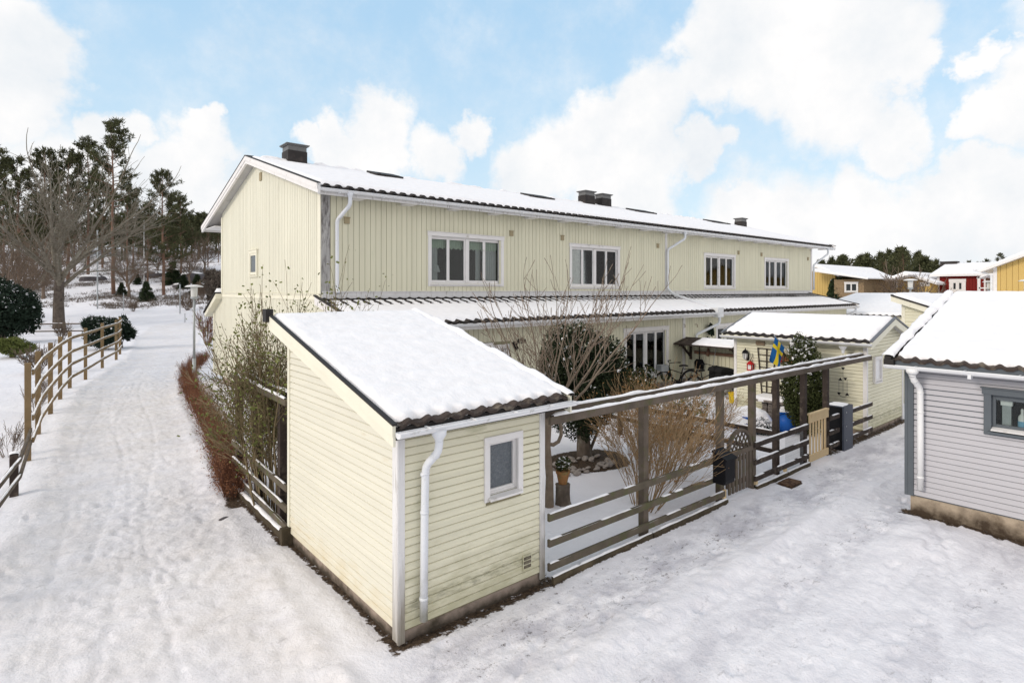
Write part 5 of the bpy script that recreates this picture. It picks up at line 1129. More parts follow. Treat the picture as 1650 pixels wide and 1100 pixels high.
yw=bpy.data.objects['yew_bush']; q=MB(); q.tube([(8.83,8.15,-.05),(8.85,8.2,.5),(8.85,8.22,1.4)],[.17,.13,.09],10,False); q.tube([(8.9,8.1,.1),(9.1,8.0,.6)],[.04,.03],6,False); part('trunk',q,M['bark'],yw)
twigbush('forsythia_bush','tall fan of straw coloured bare stems behind the long fence bay',(7.5,5.65,0),1.25,2.15,38,'straw',93,2,.009,(.22,-.02),4,'strawleaf',500,.010,.0028,.48,.03,.2,tipspread=.05,wig=.17)
twigbush('forsythia_bush','dense orange brown twiggy shrub with withered leaves left of the arched gate',(9.1,6.5,0),1.3,1.75,46,'straw',94,3,.010,(.10,.05),3,'strawleaf',2600,.012,.003,.5,.02,.5,tipspread=.06)
twigbush('spirea_bush','orange twigged shrub below the ground floor window',(12.6,9.6,0),.8,1.2,36,'straw',95,2,.008,(0,0),4,'strawleaf',900,.013,.003,.5,.04,.4,tipspread=.05)
leafbush('snowy_bush','low rounded snow covered shrub left of the bicycles','bush',(13.0,8.7,0),(.85,.75,.42),4200,.024,'vineleaf',96,snowN=1500,snows=.04,cut=-.3)
leafbush('snowy_bush','smaller snow covered shrub against the divider fence','bush',(11.9,8.0,0),(.7,.6,.3),2200,.024,'mossgreen',97,snowN=1100,snows=.04,cut=-.3)
leafbush('box_bush','dark green bush directly below the ground floor window','bush',(14.6,11.2,0),(.8,.55,.62),5200,.028,'thuja',98,snowN=120,snows=.03)
# columnar thuja
leafbush('thuja_bush','tall clipped thuja with a snowy reddish top behind the dark fence posts','bush',(14.25,6.05,0),(.52,.50,1.25),16000,.020,'thuja',99,snowN=260,snows=.035,cz=1.15,freq=4,cut=-.35)
# perennials by the left fence
for i,(px,dep,lb) in enumerate(((56,16.5,'tall brown perennial stalks behind the second post of the tall rail fence'),(74,19,'dry stems at the middle of the tall rail fence'),(15,12,'dry grass tuft left of the low end of the rail fence'),(62,24,'bare shrub behind the tall rail fence posts'),(100,40,'small bare shrub between rail fence and grey tree'),(215,62,'red brown bush at the far bend of the path'))):
    g=gpx(px,dep); twigbush('dry_bush' if i!=2 else 'dry_grass',lb,g,.4 if i<3 else .9,.75 if i<3 else 1.3,12 if i<3 else 20,'twig',120+i,2,.006 if i<3 else .012,rmin=.003 if i<3 else .008)
twigbush('dry_bush','dark red twiggy bush beside the path bend near the house gable',gpx(302,63),1.5,2.0,26,'twig',131,2,.018,rmin=.010)
twigbush('dry_bush','bare bush between street lamp and house corner',gpx(334,36),.9,2.4,18,'rusttwig',132,2,.02,rmin=.008)
twigbush('dry_bush','dark twiggy bush in front of the boulders near the gable',gpx(326,74),1.6,2.4,22,'twig',133,2,.02,rmin=.014)
# undergrowth on the slope
def undergrowth():
    nr=np.random.RandomState(5); n=2600; px=nr.uniform(-60,372,n); dep=nr.uniform(64,112,n); mb=MB(); Cn=[]
    for a,d in zip(px,dep):
        x,y,_=atd(a,YH,d); Cn.append((x,y,0))
    Cn=np.array(Cn); keep=fbm(Cn[:,0]*.22,Cn[:,1]*.22,60,4)>-.1; Cn=Cn[keep]; Cn[:,2]=ground_z(Cn[:,0],Cn[:,1])
    for c in Cn:
        m=14; P=c+nr.normal(size=(m,3))*np.array((.35,.35,.05)); blades(mb,P,nr.normal(size=(m,3))*.6+np.array((0,0,.9)),nr.uniform(.25,.6),.03,int(nr.randint(1e6)))
    o=part('undergrowth',mb,M['bark'],None,loc=(0,0,0)); tag(o,'low brown heather and twigs poking through the snow on the slope','undergrowth',kind='stuff')
undergrowth()
# ============================================================ GARDEN THINGS
def bx(name,label,cat,a,b,m,group=None,bevel=.005): 
    q=MB(); q.box(a,b); o=part(name,q,M[m],None,bevel=bevel,loc=((a[0]+b[0])/2,(a[1]+b[1])/2,min(a[2],b[2]))); return tag(o,label,cat,group)
# stones in the yew bed
rng=random.Random(4); proto=None
for i in range(46):
    a=rng.uniform(0,2*PI); q=.35+.45*rng.random(); x=8.35+q*.95*math.cos(a); y=7.75+q*.6*math.sin(a); s=rng.uniform(.045,.085)
    if proto is None:
        mb=MB(); mb.lathe((0,0,0),[(.0,-.6),(.6,-.5),(.95,-.1),(.9,.25),(.5,.55),(.0,.62)],9); V=mb.V[0]; V*= (1+.12*np.random.RandomState(3).normal(size=(len(V),1))); proto=part('stone',mb,M['stone'],None,smooth=True,loc=(0,0,0)); tag(proto,'rounded fist sized stone in the heap around the yew trunk','stone','stones in the yew bed'); o=proto
    else: o=proto.copy(); C.objects.link(o)
    o.location=(x,y,gz(x,y)+s*.45); o.scale=(s*rng.uniform(.8,1.2),s,s*.75); o.rotation_euler=(rng.uniform(-.4,.4),rng.uniform(-.4,.4),rng.uniform(0,6))
# stump with flower pot
q=MB(); b=(6.66,6.62,0); q.lathe(b,[(.15,-.03),(.13,.08),(.115,.2),(.12,.34),(.105,.355)],14); V=q.V[0]; V[:,:2]+=.012*np.random.RandomState(1).normal(size=(len(V),2)); st=part('tree_stump',q,M['bark'],None,loc=b); tag(st,'short tree stump carrying a mossy flower pot in the garden','stump')
fp=thing('flower_pot','mossy terracotta pot with a small snowy plant standing on the stump','flower pot',(6.66,6.62,.355)); q=MB(); q.lathe((6.66,6.62,.355),[(.07,0),(.105,.17),(.115,.17),(.118,.215),(.10,.215),(.095,.18)],18); part('pot',q,M['terra'],fp,smooth=False)
q=MB(); P=clumpy(340,(6.66,6.62,.68),(.13,.13,.12),5,8); leafq(q,P,.016,5); part('plant',q,M['thuja'],fp); q=MB(); leafq(q,P[::7]+np.array((0,0,.015)),.018,6,.7,.8); part('snow_cover',q,M['snow'],fp)
# door mat and path stone
o=bx('door_mat','dark brown coarse mat lying in the snow outside the fence by the arched gate','mat',(10.34,4.60,.005),(10.76,4.84,.035),'soil')
q=MB(); q.lathe((2.30,9.5,.0),[(.10,-.02),(.09,.03),(.04,.05),(0,.055)],10,1,.6); o=part('stone',q,M['rock'],None,loc=(2.30,9.5,0)); tag(o,'single dark stone poking through the snow at the path edge','stone')
# screen wall with canopy
scw=thing('screen_wall','cream boarded screen wall with a small snowy canopy behind the bicycles','wall',(18.42,11,0))
q=MB(); vboards(q,(18.42,0,0),Y_,mX,8.6,11.93,.1,1.70,(),.15); part('boards',q,M['house'],scw); q=MB(); q.box((18.421,8.6,.05),(18.50,11.93,1.7)); part('backing',q,M['siding'],scw)
q=MB(); q.prism([(17.6,9.72,1.56),(18.42,9.72,1.75),(18.42,9.72,1.79),(17.6,9.72,1.60)],(0,2.25,0)); cn=part('canopy_roof',q,M['darkwood'],scw)
s=snowslab((17.6,9.74,1.605),Y_,nrm((.82,0,.19)),1.55,.80,th=.05,res=.08,seed=77,eave=.02,edge=.1); part('snow_cover',s,M['snow'],cn,smooth=True)
for y in (9.85,11.75):
    q=MB(); q.beam((18.36,y,1.0),(18.36,y,1.72),.06,.08,(0,1,0)); q.beam((18.34,y,1.12),(17.75,y,1.57),.05,.07); q.beam((18.4,y,1.70),(17.65,y,1.53),.05,.05); part('bracket',q,M['darkwood'],scw)
q=MB(); q.box((18.34,9.3,1.22),(18.39,11.6,1.32)); part('tool_rail',q,M['birdhouse'],scw)
def wallthing(name,label,cat,px,py,x=18.33): p=onx(px,py,x); return thing(name,label,cat,p),np.array(p)
sh,p=wallthing('snow_shovel','black snow shovel hanging blade down on the screen wall','shovel',1127,585)
q=MB(); q.tube([p+(0,0,.1),p+(0,0,.70)],.016,8); part('handle',q,M['black'],sh); q=MB(); q.prism([p+(0,-.17,-.2),p+(0,.15,-.2),p+(0,.19,.02),p+(0,.12,.14),p+(0,-.12,.14),p+(0,-.19,.02)],(-.03,0,0)); part('blade',q,M['black'],sh)
br,p=wallthing('broom','grey handled squeegee broom leaning against the screen wall','broom',1148,593,18.1)
q=MB(); q.tube([p,p+(.15,-.08,.85)],.012,6); part('handle',q,M['steel'],br); q=MB(); q.box(p+(-.03,-.14,-.06),p+(.03,.14,.02)); part('head',q,M['vineleaf'],br)
wr,p=wallthing('rubber_boot','dark brown boot shaped bag hanging under the canopy','bag',1141,566); q=MB(); q.tube([p+(0,0,.12),p,p+(0,.02,-.16)],[.03,.06,.05],8); part('bag_body',q,M['birdhouse'],wr)
wr.name='hanging_bag'; wr['label']='brown narrow bag hanging under the canopy right of the shovel'
# bucket
b=(16.72,9.2,0); bk=thing('bucket','bright yellow plastic bucket at the foot of the screen wall','bucket',b); q=MB(); q.lathe(b,[(.12,.0),(.15,.30),(.16,.30),(.16,.33),(.145,.33),(.14,.28)],18); part('pail',q,M['yellow'],bk); q=MB(); q.tube([(16.57,9.2,.31),(16.60,9.2,.37),(16.72,9.2,.40),(16.84,9.2,.37),(16.87,9.2,.31)],.005,5); part('handle',q,M['steel'],bk)
# bicycles
def bicycle(label,o,ang,lean=0,col='black',box=False):
    r=thing('bicycle',label,'bicycle',o); c,s=math.cos(ang),math.sin(ang); O_=np.array(o,dtype=float)
    def T(u,z,w=0): return O_+np.array((c*u-s*(w+lean*z),s*u+c*(w+lean*z),z))
    def wheel(u,R_=.34):
        q=MB(); n=28; pts=[T(u+R_*math.cos(2*PI*i/n),R_+R_*math.sin(2*PI*i/n)) for i in range(n+1)]; q.tube(pts,.018,7,False); w=part('wheel',q,M['rubber'],r,smooth=True)
        q=MB(); pts=[T(u+(R_-.03)*math.cos(2*PI*i/n),R_+(R_-.03)*math.sin(2*PI*i/n)) for i in range(n+1)]; q.tube(pts,.008,5,False)
        for i in range(16): a=2*PI*i/16; q.tube([T(u,R_),T(u+(R_-.03)*math.cos(a),R_+(R_-.03)*math.sin(a))],.0022,3,False)
        part('rim',q,M['steel'],w)
        q=MB(); pts=[T(u+(R_+.035)*math.cos(a),R_+(R_+.035)*math.sin(a)) for a in np.linspace(.2,2.6,12)]; q.tube(pts,.02,5,False); part('mudguard',q,M['dark'],r)
    wheel(-.52); wheel(.52 if not box else .95,.34 if not box else .25)
    q=MB(); bb=T(-.08,.28); seat=T(-.22,.82); head=T(.36,.78); hl=T(.40,.62)
    for a,b_,rr in ((bb,seat,.017),(bb,hl,.02),(T(-.2,.6),head,.015),(T(-.52,.34),bb,.012),(T(-.52,.34),T(-.2,.66),.01),(hl,T(.52 if not box else .95,.34 if not box else .25),.014),(hl,T(.33,.95),.014)): q.tube([a,b_],rr,8)
    q.tube([T(-.7,.74),T(-.25,.74)],.012,6); q.tube([T(-.62,.72),T(-.52,.36)],.006,5); q.tube([T(bb[0]*0-.08,.28,-.06),T(-.08,.28,.06)],.06,12); part('frame',q,M[col],r,smooth=True)
    q=MB(); q.prism([T(-.36,.84,-.08),T(-.36,.84,.08),T(-.2,.86,.05),T(-.06,.84,.015),T(-.06,.84,-.015),T(-.2,.86,-.05)],(0,0,.05)); part('saddle',q,M['dark'],r,bevel=.01)
    q=MB(); q.tube([T(.18,1.03,-.28),T(.28,1.02,-.2),T(.34,.98,0),T(.28,1.02,.2),T(.18,1.03,.28)],.012,7); q.tube([T(.10,1.03,-.29),T(.20,1.03,-.28)],.019,7); q.tube([T(.10,1.03,.29),T(.20,1.03,.28)],.019,7); part('handlebar',q,M['dark'],r)
    if box:
        q=MB(); q.prism([T(.38,.30,-.27),T(.38,.30,.27),T(.95,.30,.27),T(.95,.30,-.27)],(0,0,.5)); k=part('cargo_box',q,M['dark'],r,bevel=.02); q=MB(); q.prism([T(.33,.80,-.30),T(1.02,.78,-.30),T(.95,.88,-.30),T(.68,.95,-.30),T(.4,.92,-.30)],T(0,0,.3)-T(0,0,-.3)); part('box_cover',q,M['dark'],k,bevel=.02)
    else:
        q=MB(); q.prism([T(.46,.72,-.17),T(.46,.72,.17),T(.74,.72,.17),T(.74,.72,-.17)],(0,0,.2)); part('basket',q,M['steel'],r)
    return r
bicycle('dark bicycle with a basket leaning by the ground floor window','x' if False else (17.15,11.55,.02),2.75,.12)
bicycle('cargo bicycle with a black covered box in front of the screen wall',(16.9,10.25,.02),-.25,.0,box=True)
hs=thing('garden_hose','dark green coiled hose hanging on the wall behind the bicycle','hose',(16.95,11.9,.7)); q=MB()
for k in range(5): q.tube([(16.95+.24*math.cos(a),11.88-.02*k,.62+.28*math.sin(a)) for a in np.linspace(0,2*PI,22)],.012,5,False)
part('hose_coil',q,M['thuja'],hs)
# things on the right shed wall (plane x=15.3)
def W(px,py,off=.05): return np.array(onx(px,py,15.28-off))
p=W(1201,572,.1); wl=thing('wall_lantern','black carriage lantern on the shed wall under the eave','lamp',tuple(p)); q=MB(); q.lathe(p,[(.02,-.12),(.05,-.10),(.075,.06)],6); part('glass_cage',q,M['lamp_glass'],wl); q=MB(); q.lathe(p+(0,0,.06),[(.10,0),(.05,.07),(.015,.10),(.01,.14)],6); q.tube([p+(0,0,-.12),p+(.08,-.02,-.14),p+(.13,-.02,-.03)],.013,6); q.box(p+(.09,-.05,-.14),p+(.13,.02,.04)); 
for a in range(6): q.tube([p+(.052*math.cos(a*PI/3),.052*math.sin(a*PI/3),-.10),p+(.078*math.cos(a*PI/3),.078*math.sin(a*PI/3),.06)],.006,4)
part('lantern_frame',q,M['black'],wl)
p=W(1212,575); q=MB(); q.tube([p+(.03,0,-.10),p+(-.02,.05,-.11),p+(0,.0,0)],.01,5); q.tube([p,p+(0,0,.1)],.01,5); hk=part('wall_hook',q,M['black'],None,loc=tuple(p)); tag(hk,'small black iron hook right of the wall lantern','hook')
p=W(1209,590,.09); rl=thing('bird_feeder','small red lantern shaped bird feeder on the shed wall','bird feeder',tuple(p)); q=MB(); q.box(p+(-.06,-.07,-.11),p+(.06,.07,-.08)); q.lathe(p+(0,0,.06),[(.11,0),(.06,.06),(.0,.09)],8)
for i in (-1,1):
    for j in (-1,1): q.box(p+(i*.05-.01,j*.06-.01,-.09),p+(i*.05+.01,j*.06+.01,.07))
part('feeder_frame',q,M['red'],rl); q=MB(); q.box(p+(-.045,-.05,-.08),p+(.045,.05,.04)); part('glass_box',q,M['cap'],rl)
p=W(1225,553,.02); q=MB(); q.box(p+(-.015,-.12,-.05),p+(.02,.12,.06)); o=part('wall_plaque',q,M['brass'],None,loc=tuple(p)); tag(o,'small bronze coloured plaque above the trellis','plaque')
# trellis
tl=thing('trellis','dark narrow wooden trellis standing against the shed wall','trellis',tuple(W(1235,640))); tp=[W(1221,560,.03),W(1250,563,.03)]; bt_=[W(1228,641,.03),W(1242,643,.03)]; q=MB()
for f in (0,.5,1): a=tp[0]*(1-f)+tp[1]*f; b_=bt_[0]*(1-f)+bt_[1]*f; q.beam(a,b_,.018,.026)
part('upright',q,M['darkwood'],tl); q=MB()
for i in range(9): f=i/8; a=tp[0]*(1-f)+bt_[0]*f; b_=tp[1]*(1-f)+bt_[1]*f; q.beam(a+(-.018,0,0),b_+(-.018,0,0),.014,.02)
part('crossbar',q,M['darkwood'],tl)
# flag
fl=thing('flag','blue and yellow cross flag hanging from a slanted pole on the shed wall','flag',tuple(W(1276,572))); a=W(1276,573,.03); b_=np.array(onx(1248,541,14.75)); q=MB(); q.tube([a,b_],.010,8); q.lathe(b_,[(.0,-.02),(.025,0),(.0,.03)],8); part('pole',q,M['steel'],fl)
d=nrm(a-b_); uB,uY=MB(),MB()
def fp_(u,v): 
    base=b_+d*(.03+.42*(1-v)); fall=.62*u; wv=.05*math.sin(u*7+v*3)*u
    return base+np.array((-.02+wv*.6,.20*fall+.04*math.sin(v*5+u*4)*u,-fall*.92-.05*v*u))
nu,nv=26,16
for i in range(nu):
    for j in range(nv):
        u0,u1,v0,v1=i/nu,(i+1)/nu,j/nv,(j+1)/nv; um,vm=(u0+u1)/2,(v0+v1)/2; yel=abs(um-.36)<.075 or abs(vm-.5)<.11
        (uY if yel else uB).add([fp_(u0,v0),fp_(u1,v0),fp_(u1,v1),fp_(u0,v1)],[(0,1,2,3)])
part('blue_cloth',uB,M['flagblue'],fl,smooth=True); part('yellow_cross',uY,M['flagyellow'],fl,smooth=True)
p=W(1259,576,.08); bh=thing('birdhouse','small brown birdhouse with gabled top on the shed wall','birdhouse',tuple(p)); q=MB(); q.prism([p+(0,-.075,-.16),p+(0,.075,-.16),p+(0,.075,.06),p+(0,0,.14),p+(0,-.075,.06)],(.1,0,0)); part('body',q,M['birdhouse'],bh)
q=MB(); q.prism([p+(-.03,-.10,.045),p+(-.03,0,.16),p+(-.03,.10,.045),p+(-.03,.10,.065),p+(-.03,0,.185),p+(-.03,-.10,.065)],(.14,0,0)); part('roof',q,M['darkwood'],bh); q=MB(); q.tube([p+(-.002,0,.0),p+(-.006,0,.0)],.03,12); q.tube([p+(-.002,0,-.09),p+(-.006,0,-.09)],.022,10); part('entrance_hole',q,M['red'],bh)
p=W(1271,581,.05); sn=thing('wall_ornament','orange copper sun shaped ornament right of the birdhouse','ornament',tuple(p)); q=MB(); n=20; pts=[]
for i in range(n): r_=.17 if i%2 else .105; pts.append(p+(0,r_*math.cos(2*PI*i/n),r_*math.sin(2*PI*i/n)))
q.prism(pts,(-.012,0,0)); q.lathe(p+(0,0,0),[(0,-.05),(.05,-.03),(.06,0),(.05,.03),(0,.05)],12); part('sun_disc',q,M['copper'],sn)
leafbush('ivy_spray','small green leafy spray right of the copper sun','plant',tuple(W(1287,592,.1)),(.12,.22,.12),260,.03,'leaf',141,stem=False,cz=0)
# wind chime
p=np.array((14.92,5.42,1.98)); wc=thing('wind_chime','black metal wind chime hanging from the gutter outlet at the shed corner','wind chime',tuple(p)); q=MB(); q.tube([p,p-(0,0,.92)],.003,4); q.tube([p+(0,-.09,-.62),p+(0,-.09,-.95)],.003,4); q.tube([p+(0,.09,-.62),p+(0,.09,-.98)],.003,4); q.tube([p+(0,.09*math.cos(a),-.95-.09*math.sin(a)) for a in np.linspace(0,PI,9)],.004,4); part('cord',q,M['black'],wc)
for dz,dy,s in ((-.36,0,1),(-.60,-.05,1),(-.62,.06,-1),(-.96,-.09,-1),(-.97,.09,1)):
    q=MB(); c=p+(0,dy,dz); q.prism([c+(-.004,-.045,.03*s),c+(-.004,.045,.03*s),c+(-.004,0,-.04*s)],(.008,0,0)); part('metal_bird',q,M['black'],wc)
# stone table and blue tubs
tb=thing('stone_table','low stacked stone table with a snowy slab against the shed wall','table',(14.85,6.9,0)); rng=random.Random(8); q=MB()
for lv in range(7):
    for k in range(5): y=6.55+k*.15+rng.uniform(-.02,.02); q.box((14.66+rng.uniform(-.03,.03),y,.085*lv),(15.1,y+rng.uniform(.12,.15),.085*lv+.078))
part('stone_base',q,M['tablestone'],tb,bevel=.008); q=MB(); q.box((14.5,6.3,.61),(15.2,7.55,.67)); part('slab',q,M['tablestone'],tb,bevel=.01); s=snowslab((14.52,6.32,.67),Y_,X_,1.2,.66,th=.08,res=.05,seed=4,eave=.0); part('snow_cover',s,M['snow'],tb,smooth=True)
t1=thing('plastic_tub','wide blue plastic tub heaped with snow in front of the trellis','tub',(13.9,7.15,0)); q=MB(); q.lathe((13.9,7.15,0),[(.30,.0),(.36,.34),(.38,.34),(.38,.37)],22); part('tub_body',q,M['blue'],t1)
q=MB(); P=[]; nr=22
for i in range(nr):
    r_=i/(nr-1); row=[]
    for k in range(25):
        a=2*PI*k/24; rr=r_*(.42+.06*math.sin(a*3)); row.append((13.88+rr*math.cos(a)*1.0,7.2+rr*math.sin(a)*1.25,.37+.20*(1-r_**2.2)-(.16*max(0,r_-.72)/.28)+.02*math.sin(a*5+r_*9)))
    P.append(row)
q.grid(np.array(P)); part('snow_cover',q,M['snow'],t1,smooth=True)
t2=thing('plastic_barrel','blue barrel lying on its side beside the clipped thuja','barrel',(14.2,6.35,0)); q=MB(); pts=[(13.95,6.35,.28),(14.0,6.37,.28),(14.3,6.5,.28),(14.6,6.62,.28)]; q.tube(pts,[.25,.27,.28,.25],22,False); q.tube([(13.99,6.365,.28),(14.56,6.60,.28)],[.225,.225],20); part('barrel_body',q,M['blue'],t2,smooth=True)
s=MB(); snowstrip(s,(13.97,6.355,.54),(14.6,6.62,.54),.34,.05,3); part('snow_cover',s,M['snow'],t2,smooth=True)
leafbush('potted_plant','snow dusted small plant growing beside the blue tub','plant',(13.55,6.75,0),(.26,.28,.22),700,.02,'juniper',151,snowN=420,snows=.028,stem=False)
# wall figure near the house number
p=np.array(ony(830,557,11.93)); q=MB()
for a,b_ in (((-.17,.10),(-.05,.16)),((-.05,.16),(.05,.02)),((-.12,.10),(.02,-.06)),((.05,.02),(.14,.10)),((.02,-.06),(.12,-.16)),((-.04,.0),(.04,-.22)),((.10,.0),(.18,-.12))): q.beam(p+(a[0]*.6,0,a[1]*.7),p+(b_[0]*.6,0,b_[1]*.7),.02,.05,(0,-1,0))
o=part('wall_ornament',q,M['black'],None,loc=tuple(p)); tag(o,'black iron animal ornament on the wall below the house number','ornament')
# window things (table lamp, pots)
def potplant(x,y,z,s,seed,label,flower=None,tall=.25):
    r=thing('potted_plant',label,'plant',(x,y,z)); q=MB(); q.lathe((x,y,z),[(.045*s,0),(.06*s,.11*s),(.065*s,.12*s),(.05*s,.12*s)],14); part('pot',q,M['pot'],r)
    if tall: q=MB(); P=clumpy(260,(x,y,z+.12*s+tall*.5),(.10,.08,tall*.55),seed,9); leafq(q,P,.022,seed); part('plant',q,M['leaf'],r)
    if flower: q=MB(); P=clumpy(90,(x,y,z+.12*s+tall*.75),(.10,.08,.08),seed+1,9); leafq(q,P,.02,seed+1); part('flowers',q,M[flower],r)
for i,(x,lb,fl_,tl_,z) in enumerate(((15.35,'green house plant at the left end of the ground floor window',None,.5,.66),(15.85,'tall leafy house plant in the ground floor window left of its middle post',None,.6,.66),(16.3,'pink flowering pot plant in the ground floor window','pink',.55,.66),(16.9,'green leafy pot plant at the right end of the ground floor window',None,.75,.66))): potplant(x,12.16,z,1.1,160+i,lb,fl_,tl_)
shf=bx('window_shelf','narrow wooden shelf across the ground floor window','shelf',(15.12,12.13,1.40),(17.1,12.25,1.43),'birdhouse')
for i,(x,lb) in enumerate(((15.65,'empty white pot on the left of the window shelf'),(16.38,'empty white pot on the middle of the window shelf'),(16.85,'empty white pot on the right of the window shelf'))): potplant(x,12.19,1.43,1.3,170+i,lb,None,0)
p=np.array(ony(701,440,14.28)); lp=thing('table_lamp','white table lamp with conical shade behind the upper left window','lamp',(p[0],p[1],3.74)); q=MB(); q.lathe((p[0],p[1],4.02),[(.15,0),(.09,.2),(.085,.2)],18); part('lamp_shade',q,M['curtain'],lp); q=MB(); q.lathe((p[0],p[1],3.74),[(.07,0),(.05,.03),(.015,.05),(.015,.3)],12); part('lamp_base',q,M['pot'],lp)
# plant garland by the second ground floor window
leafbush('ivy_wreath','dark ivy hanging at the left edge of the far ground floor window','plant',tuple(ony(1145,535,11.85)),(.22,.06,.36),700,.03,'juniper',180,stem=False,cz=-.05)
# ============================================================ LEFT SIDE: rail fences, lamp posts
rf_=thing('rail_fence','tall light timber rail fence with four rails curving along the left path edge','fence',(0.01,15.25,0))
FP=[(.01,15.25),(.20,18.0),(.50,20.7),(.80,23.2),(1.15,25.6),(1.74,27.9),(2.57,31.5),(3.40,34.7),(3.85,37.6)]
for i,(x,y) in enumerate(FP):
    z=0.0; q=MB(); q.box((x-.055,y-.055,z-.1),(x+.055,y+.055,z+2.02)); part('post',q,M['newwood'],rf_,bevel=.008)
for h in (1.82,1.34,.90,.45):
    for (a,b_) in zip(FP,FP[1:]):
        za,zb=h,h; q=MB(); q.beam((a[0]+.08,a[1]-.04,za),(b_[0]+.08,b_[1]+.04,zb),.04,.10); part('rail',q,M['newwood'],rf_,bevel=.006)
s=MB()
for h in (1.82,1.34,.90,.45):
    for (a,b_) in zip(FP,FP[1:]): snowstrip(s,(a[0]+.08,a[1],h+.05),(b_[0]+.08,b_[1],h+.05),.04,.018,int(h*10+a[1]),.42)
part('rail_snow',s,M['snow'],rf_)
lf_=thing('rail_fence','low weathered two rail fence end running out of the photo at the lower left','fence',(-.17,12.9,0))
q=MB(); q.box((-.23,12.8,-.1),(-.11,12.95,.72)); part('post',q,M['darkwood'],lf_,bevel=.01); q=MB(); q.box((-.75,8.7,-.1),(-.62,8.84,.72)); part('post',q,M['darkwood'],lf_,bevel=.01)
for h,h2 in ((.62,.66),(.34,.42)):
    q=MB(); q.beam((-.78,8.2,h),(-.09,12.9,h),.04,.09); q.beam((-.09,12.9,h),(.06,15.25,h2+.0),.04,.09); part('rail',q,M['wood'],lf_,bevel=.006)
s=MB(); snowstrip(s,(-.17,12.82,.72),(-.17,12.94,.72),.14,.05,1); part('post_snow',s,M['snow'],lf_)
for h in (.62,.34): s=MB(); snowstrip(s,(-.77,8.3,h+.045),(-.09,12.8,h+.045),.04,.02,int(h*10),.3); part('rail_snow',s,M['snow'],lf_)
bf=thing('rail_fence','distant low brown rail fence below the large bare grey tree','fence',gpx(103,44))
pts=[gpx(p_,d_) for p_,d_ in ((-60,42),(20,43),(103,44),(150,44.5))]
for p_ in pts: q=MB(); q.box((p_[0]-.07,p_[1]-.07,p_[2]-.1),(p_[0]+.07,p_[1]+.07,p_[2]+1.05)); part('post',q,M['wood'],bf)
for a,b_ in zip(pts,pts[1:]):
    for h in (.9,.35): q=MB(); q.beam((a[0],a[1],a[2]+h),(b_[0],b_[1],b_[2]+h),.05,.10); part('rail',q,M['orange'] if a is pts[0] and h>.5 else M['wood'],bf); s=MB(); snowstrip(s,(a[0],a[1],a[2]+h+.05),(b_[0],b_[1],b_[2]+h+.05),.06,.03,2,.2); part('rail_snow',s,M['snow'],bf)
def lamppost(label,loc,H=3.7,sc_=1.0,group='park lamps with flat caps'):
    r=thing('lamp_post',label,'street lamp',loc,group); x,y,z=loc; q=MB(); q.tube([(x,y,z-.1),(x,y,z+.9)],.065,12); q.tube([(x,y,z+.9),(x,y,z+H-.55)],.045,12); part('pole',q,M['steel'],r,smooth=True)
    q=MB(); q.lathe((x,y,z+H-.56),[(.05,0),(.12,.03),(.13,.09),(.12,.10)],16); q.lathe((x,y,z+H-.12),[(.12,0),(.13,.04)],16); part('lamp_holder',q,M['steel'],r)
    q=MB(); q.lathe((x,y,z+H-.46),[(.11,0),(.12,.34)],16); part('lamp_glass',q,M['lamp_glass'],r,smooth=False); q=MB(); q.lathe((x,y,z+H-.08),[(.30,-.015),(.32,0),(.30,.02),(.10,.05),(0,.055)],24); part('lamp_cap',q,M['lamp_cap'],r); q=MB(); q.lathe((x,y,z+H-.075),[(.28,.02),(.25,.04),(.1,.065),(0,.07)],24); part('snow_cover',q,M['snow'],r,smooth=True); return r
lm=lamppost('grey park lamp with a flat snowy cap beside the path and hedge',(4.86,24.55,0))
for px,py,dep,lb in ((1467,449,30,'park lamp in front of the ochre gable house'),(1594,452,33,'park lamp in front of the red house porch'),(1655,450,27,'park lamp cut by the right edge of the photo')):
    top=CH+(YH-py)/F0*dep; x,y,_=atd(px,YH,dep); copy_tree(lm,(x,y,top-3.7),.3,1,lb)
def pole(name,label,cat,px,dep,top,r,m):
    g=gpx(px,dep); zt=CH+(YH-top)/F0*dep; q=MB(); q.tube([(g[0],g[1],g[2]-.1),(g[0],g[1],zt)],r,8); q.lathe((g[0],g[1],zt),[(r*1.3,0),(r*1.3,.05),(.0,.07)],8); o=part(name,q,M[m],None,loc=g); tag(o,label,cat)
pole('lamp_mast','tall thin grey lamp mast among the pines behind the path bend','mast',157,64,372,.07,'steel'); pole('lamp_mast','pale thin mast higher on the slope left of the orange trunked pine','mast',232,88,356,.06,'lamp_cap')
pole('marker_post','short grey marker post at the far road edge left of the path','post',199,63,473,.04,'steel'); pole('sign_post','blue grey post by the red brown bush at the path bend','post',290,60,459,.06,'steel'); pole('marker_post','thin short post at the right edge of the path bend','post',298,54,506,.04,'steel')
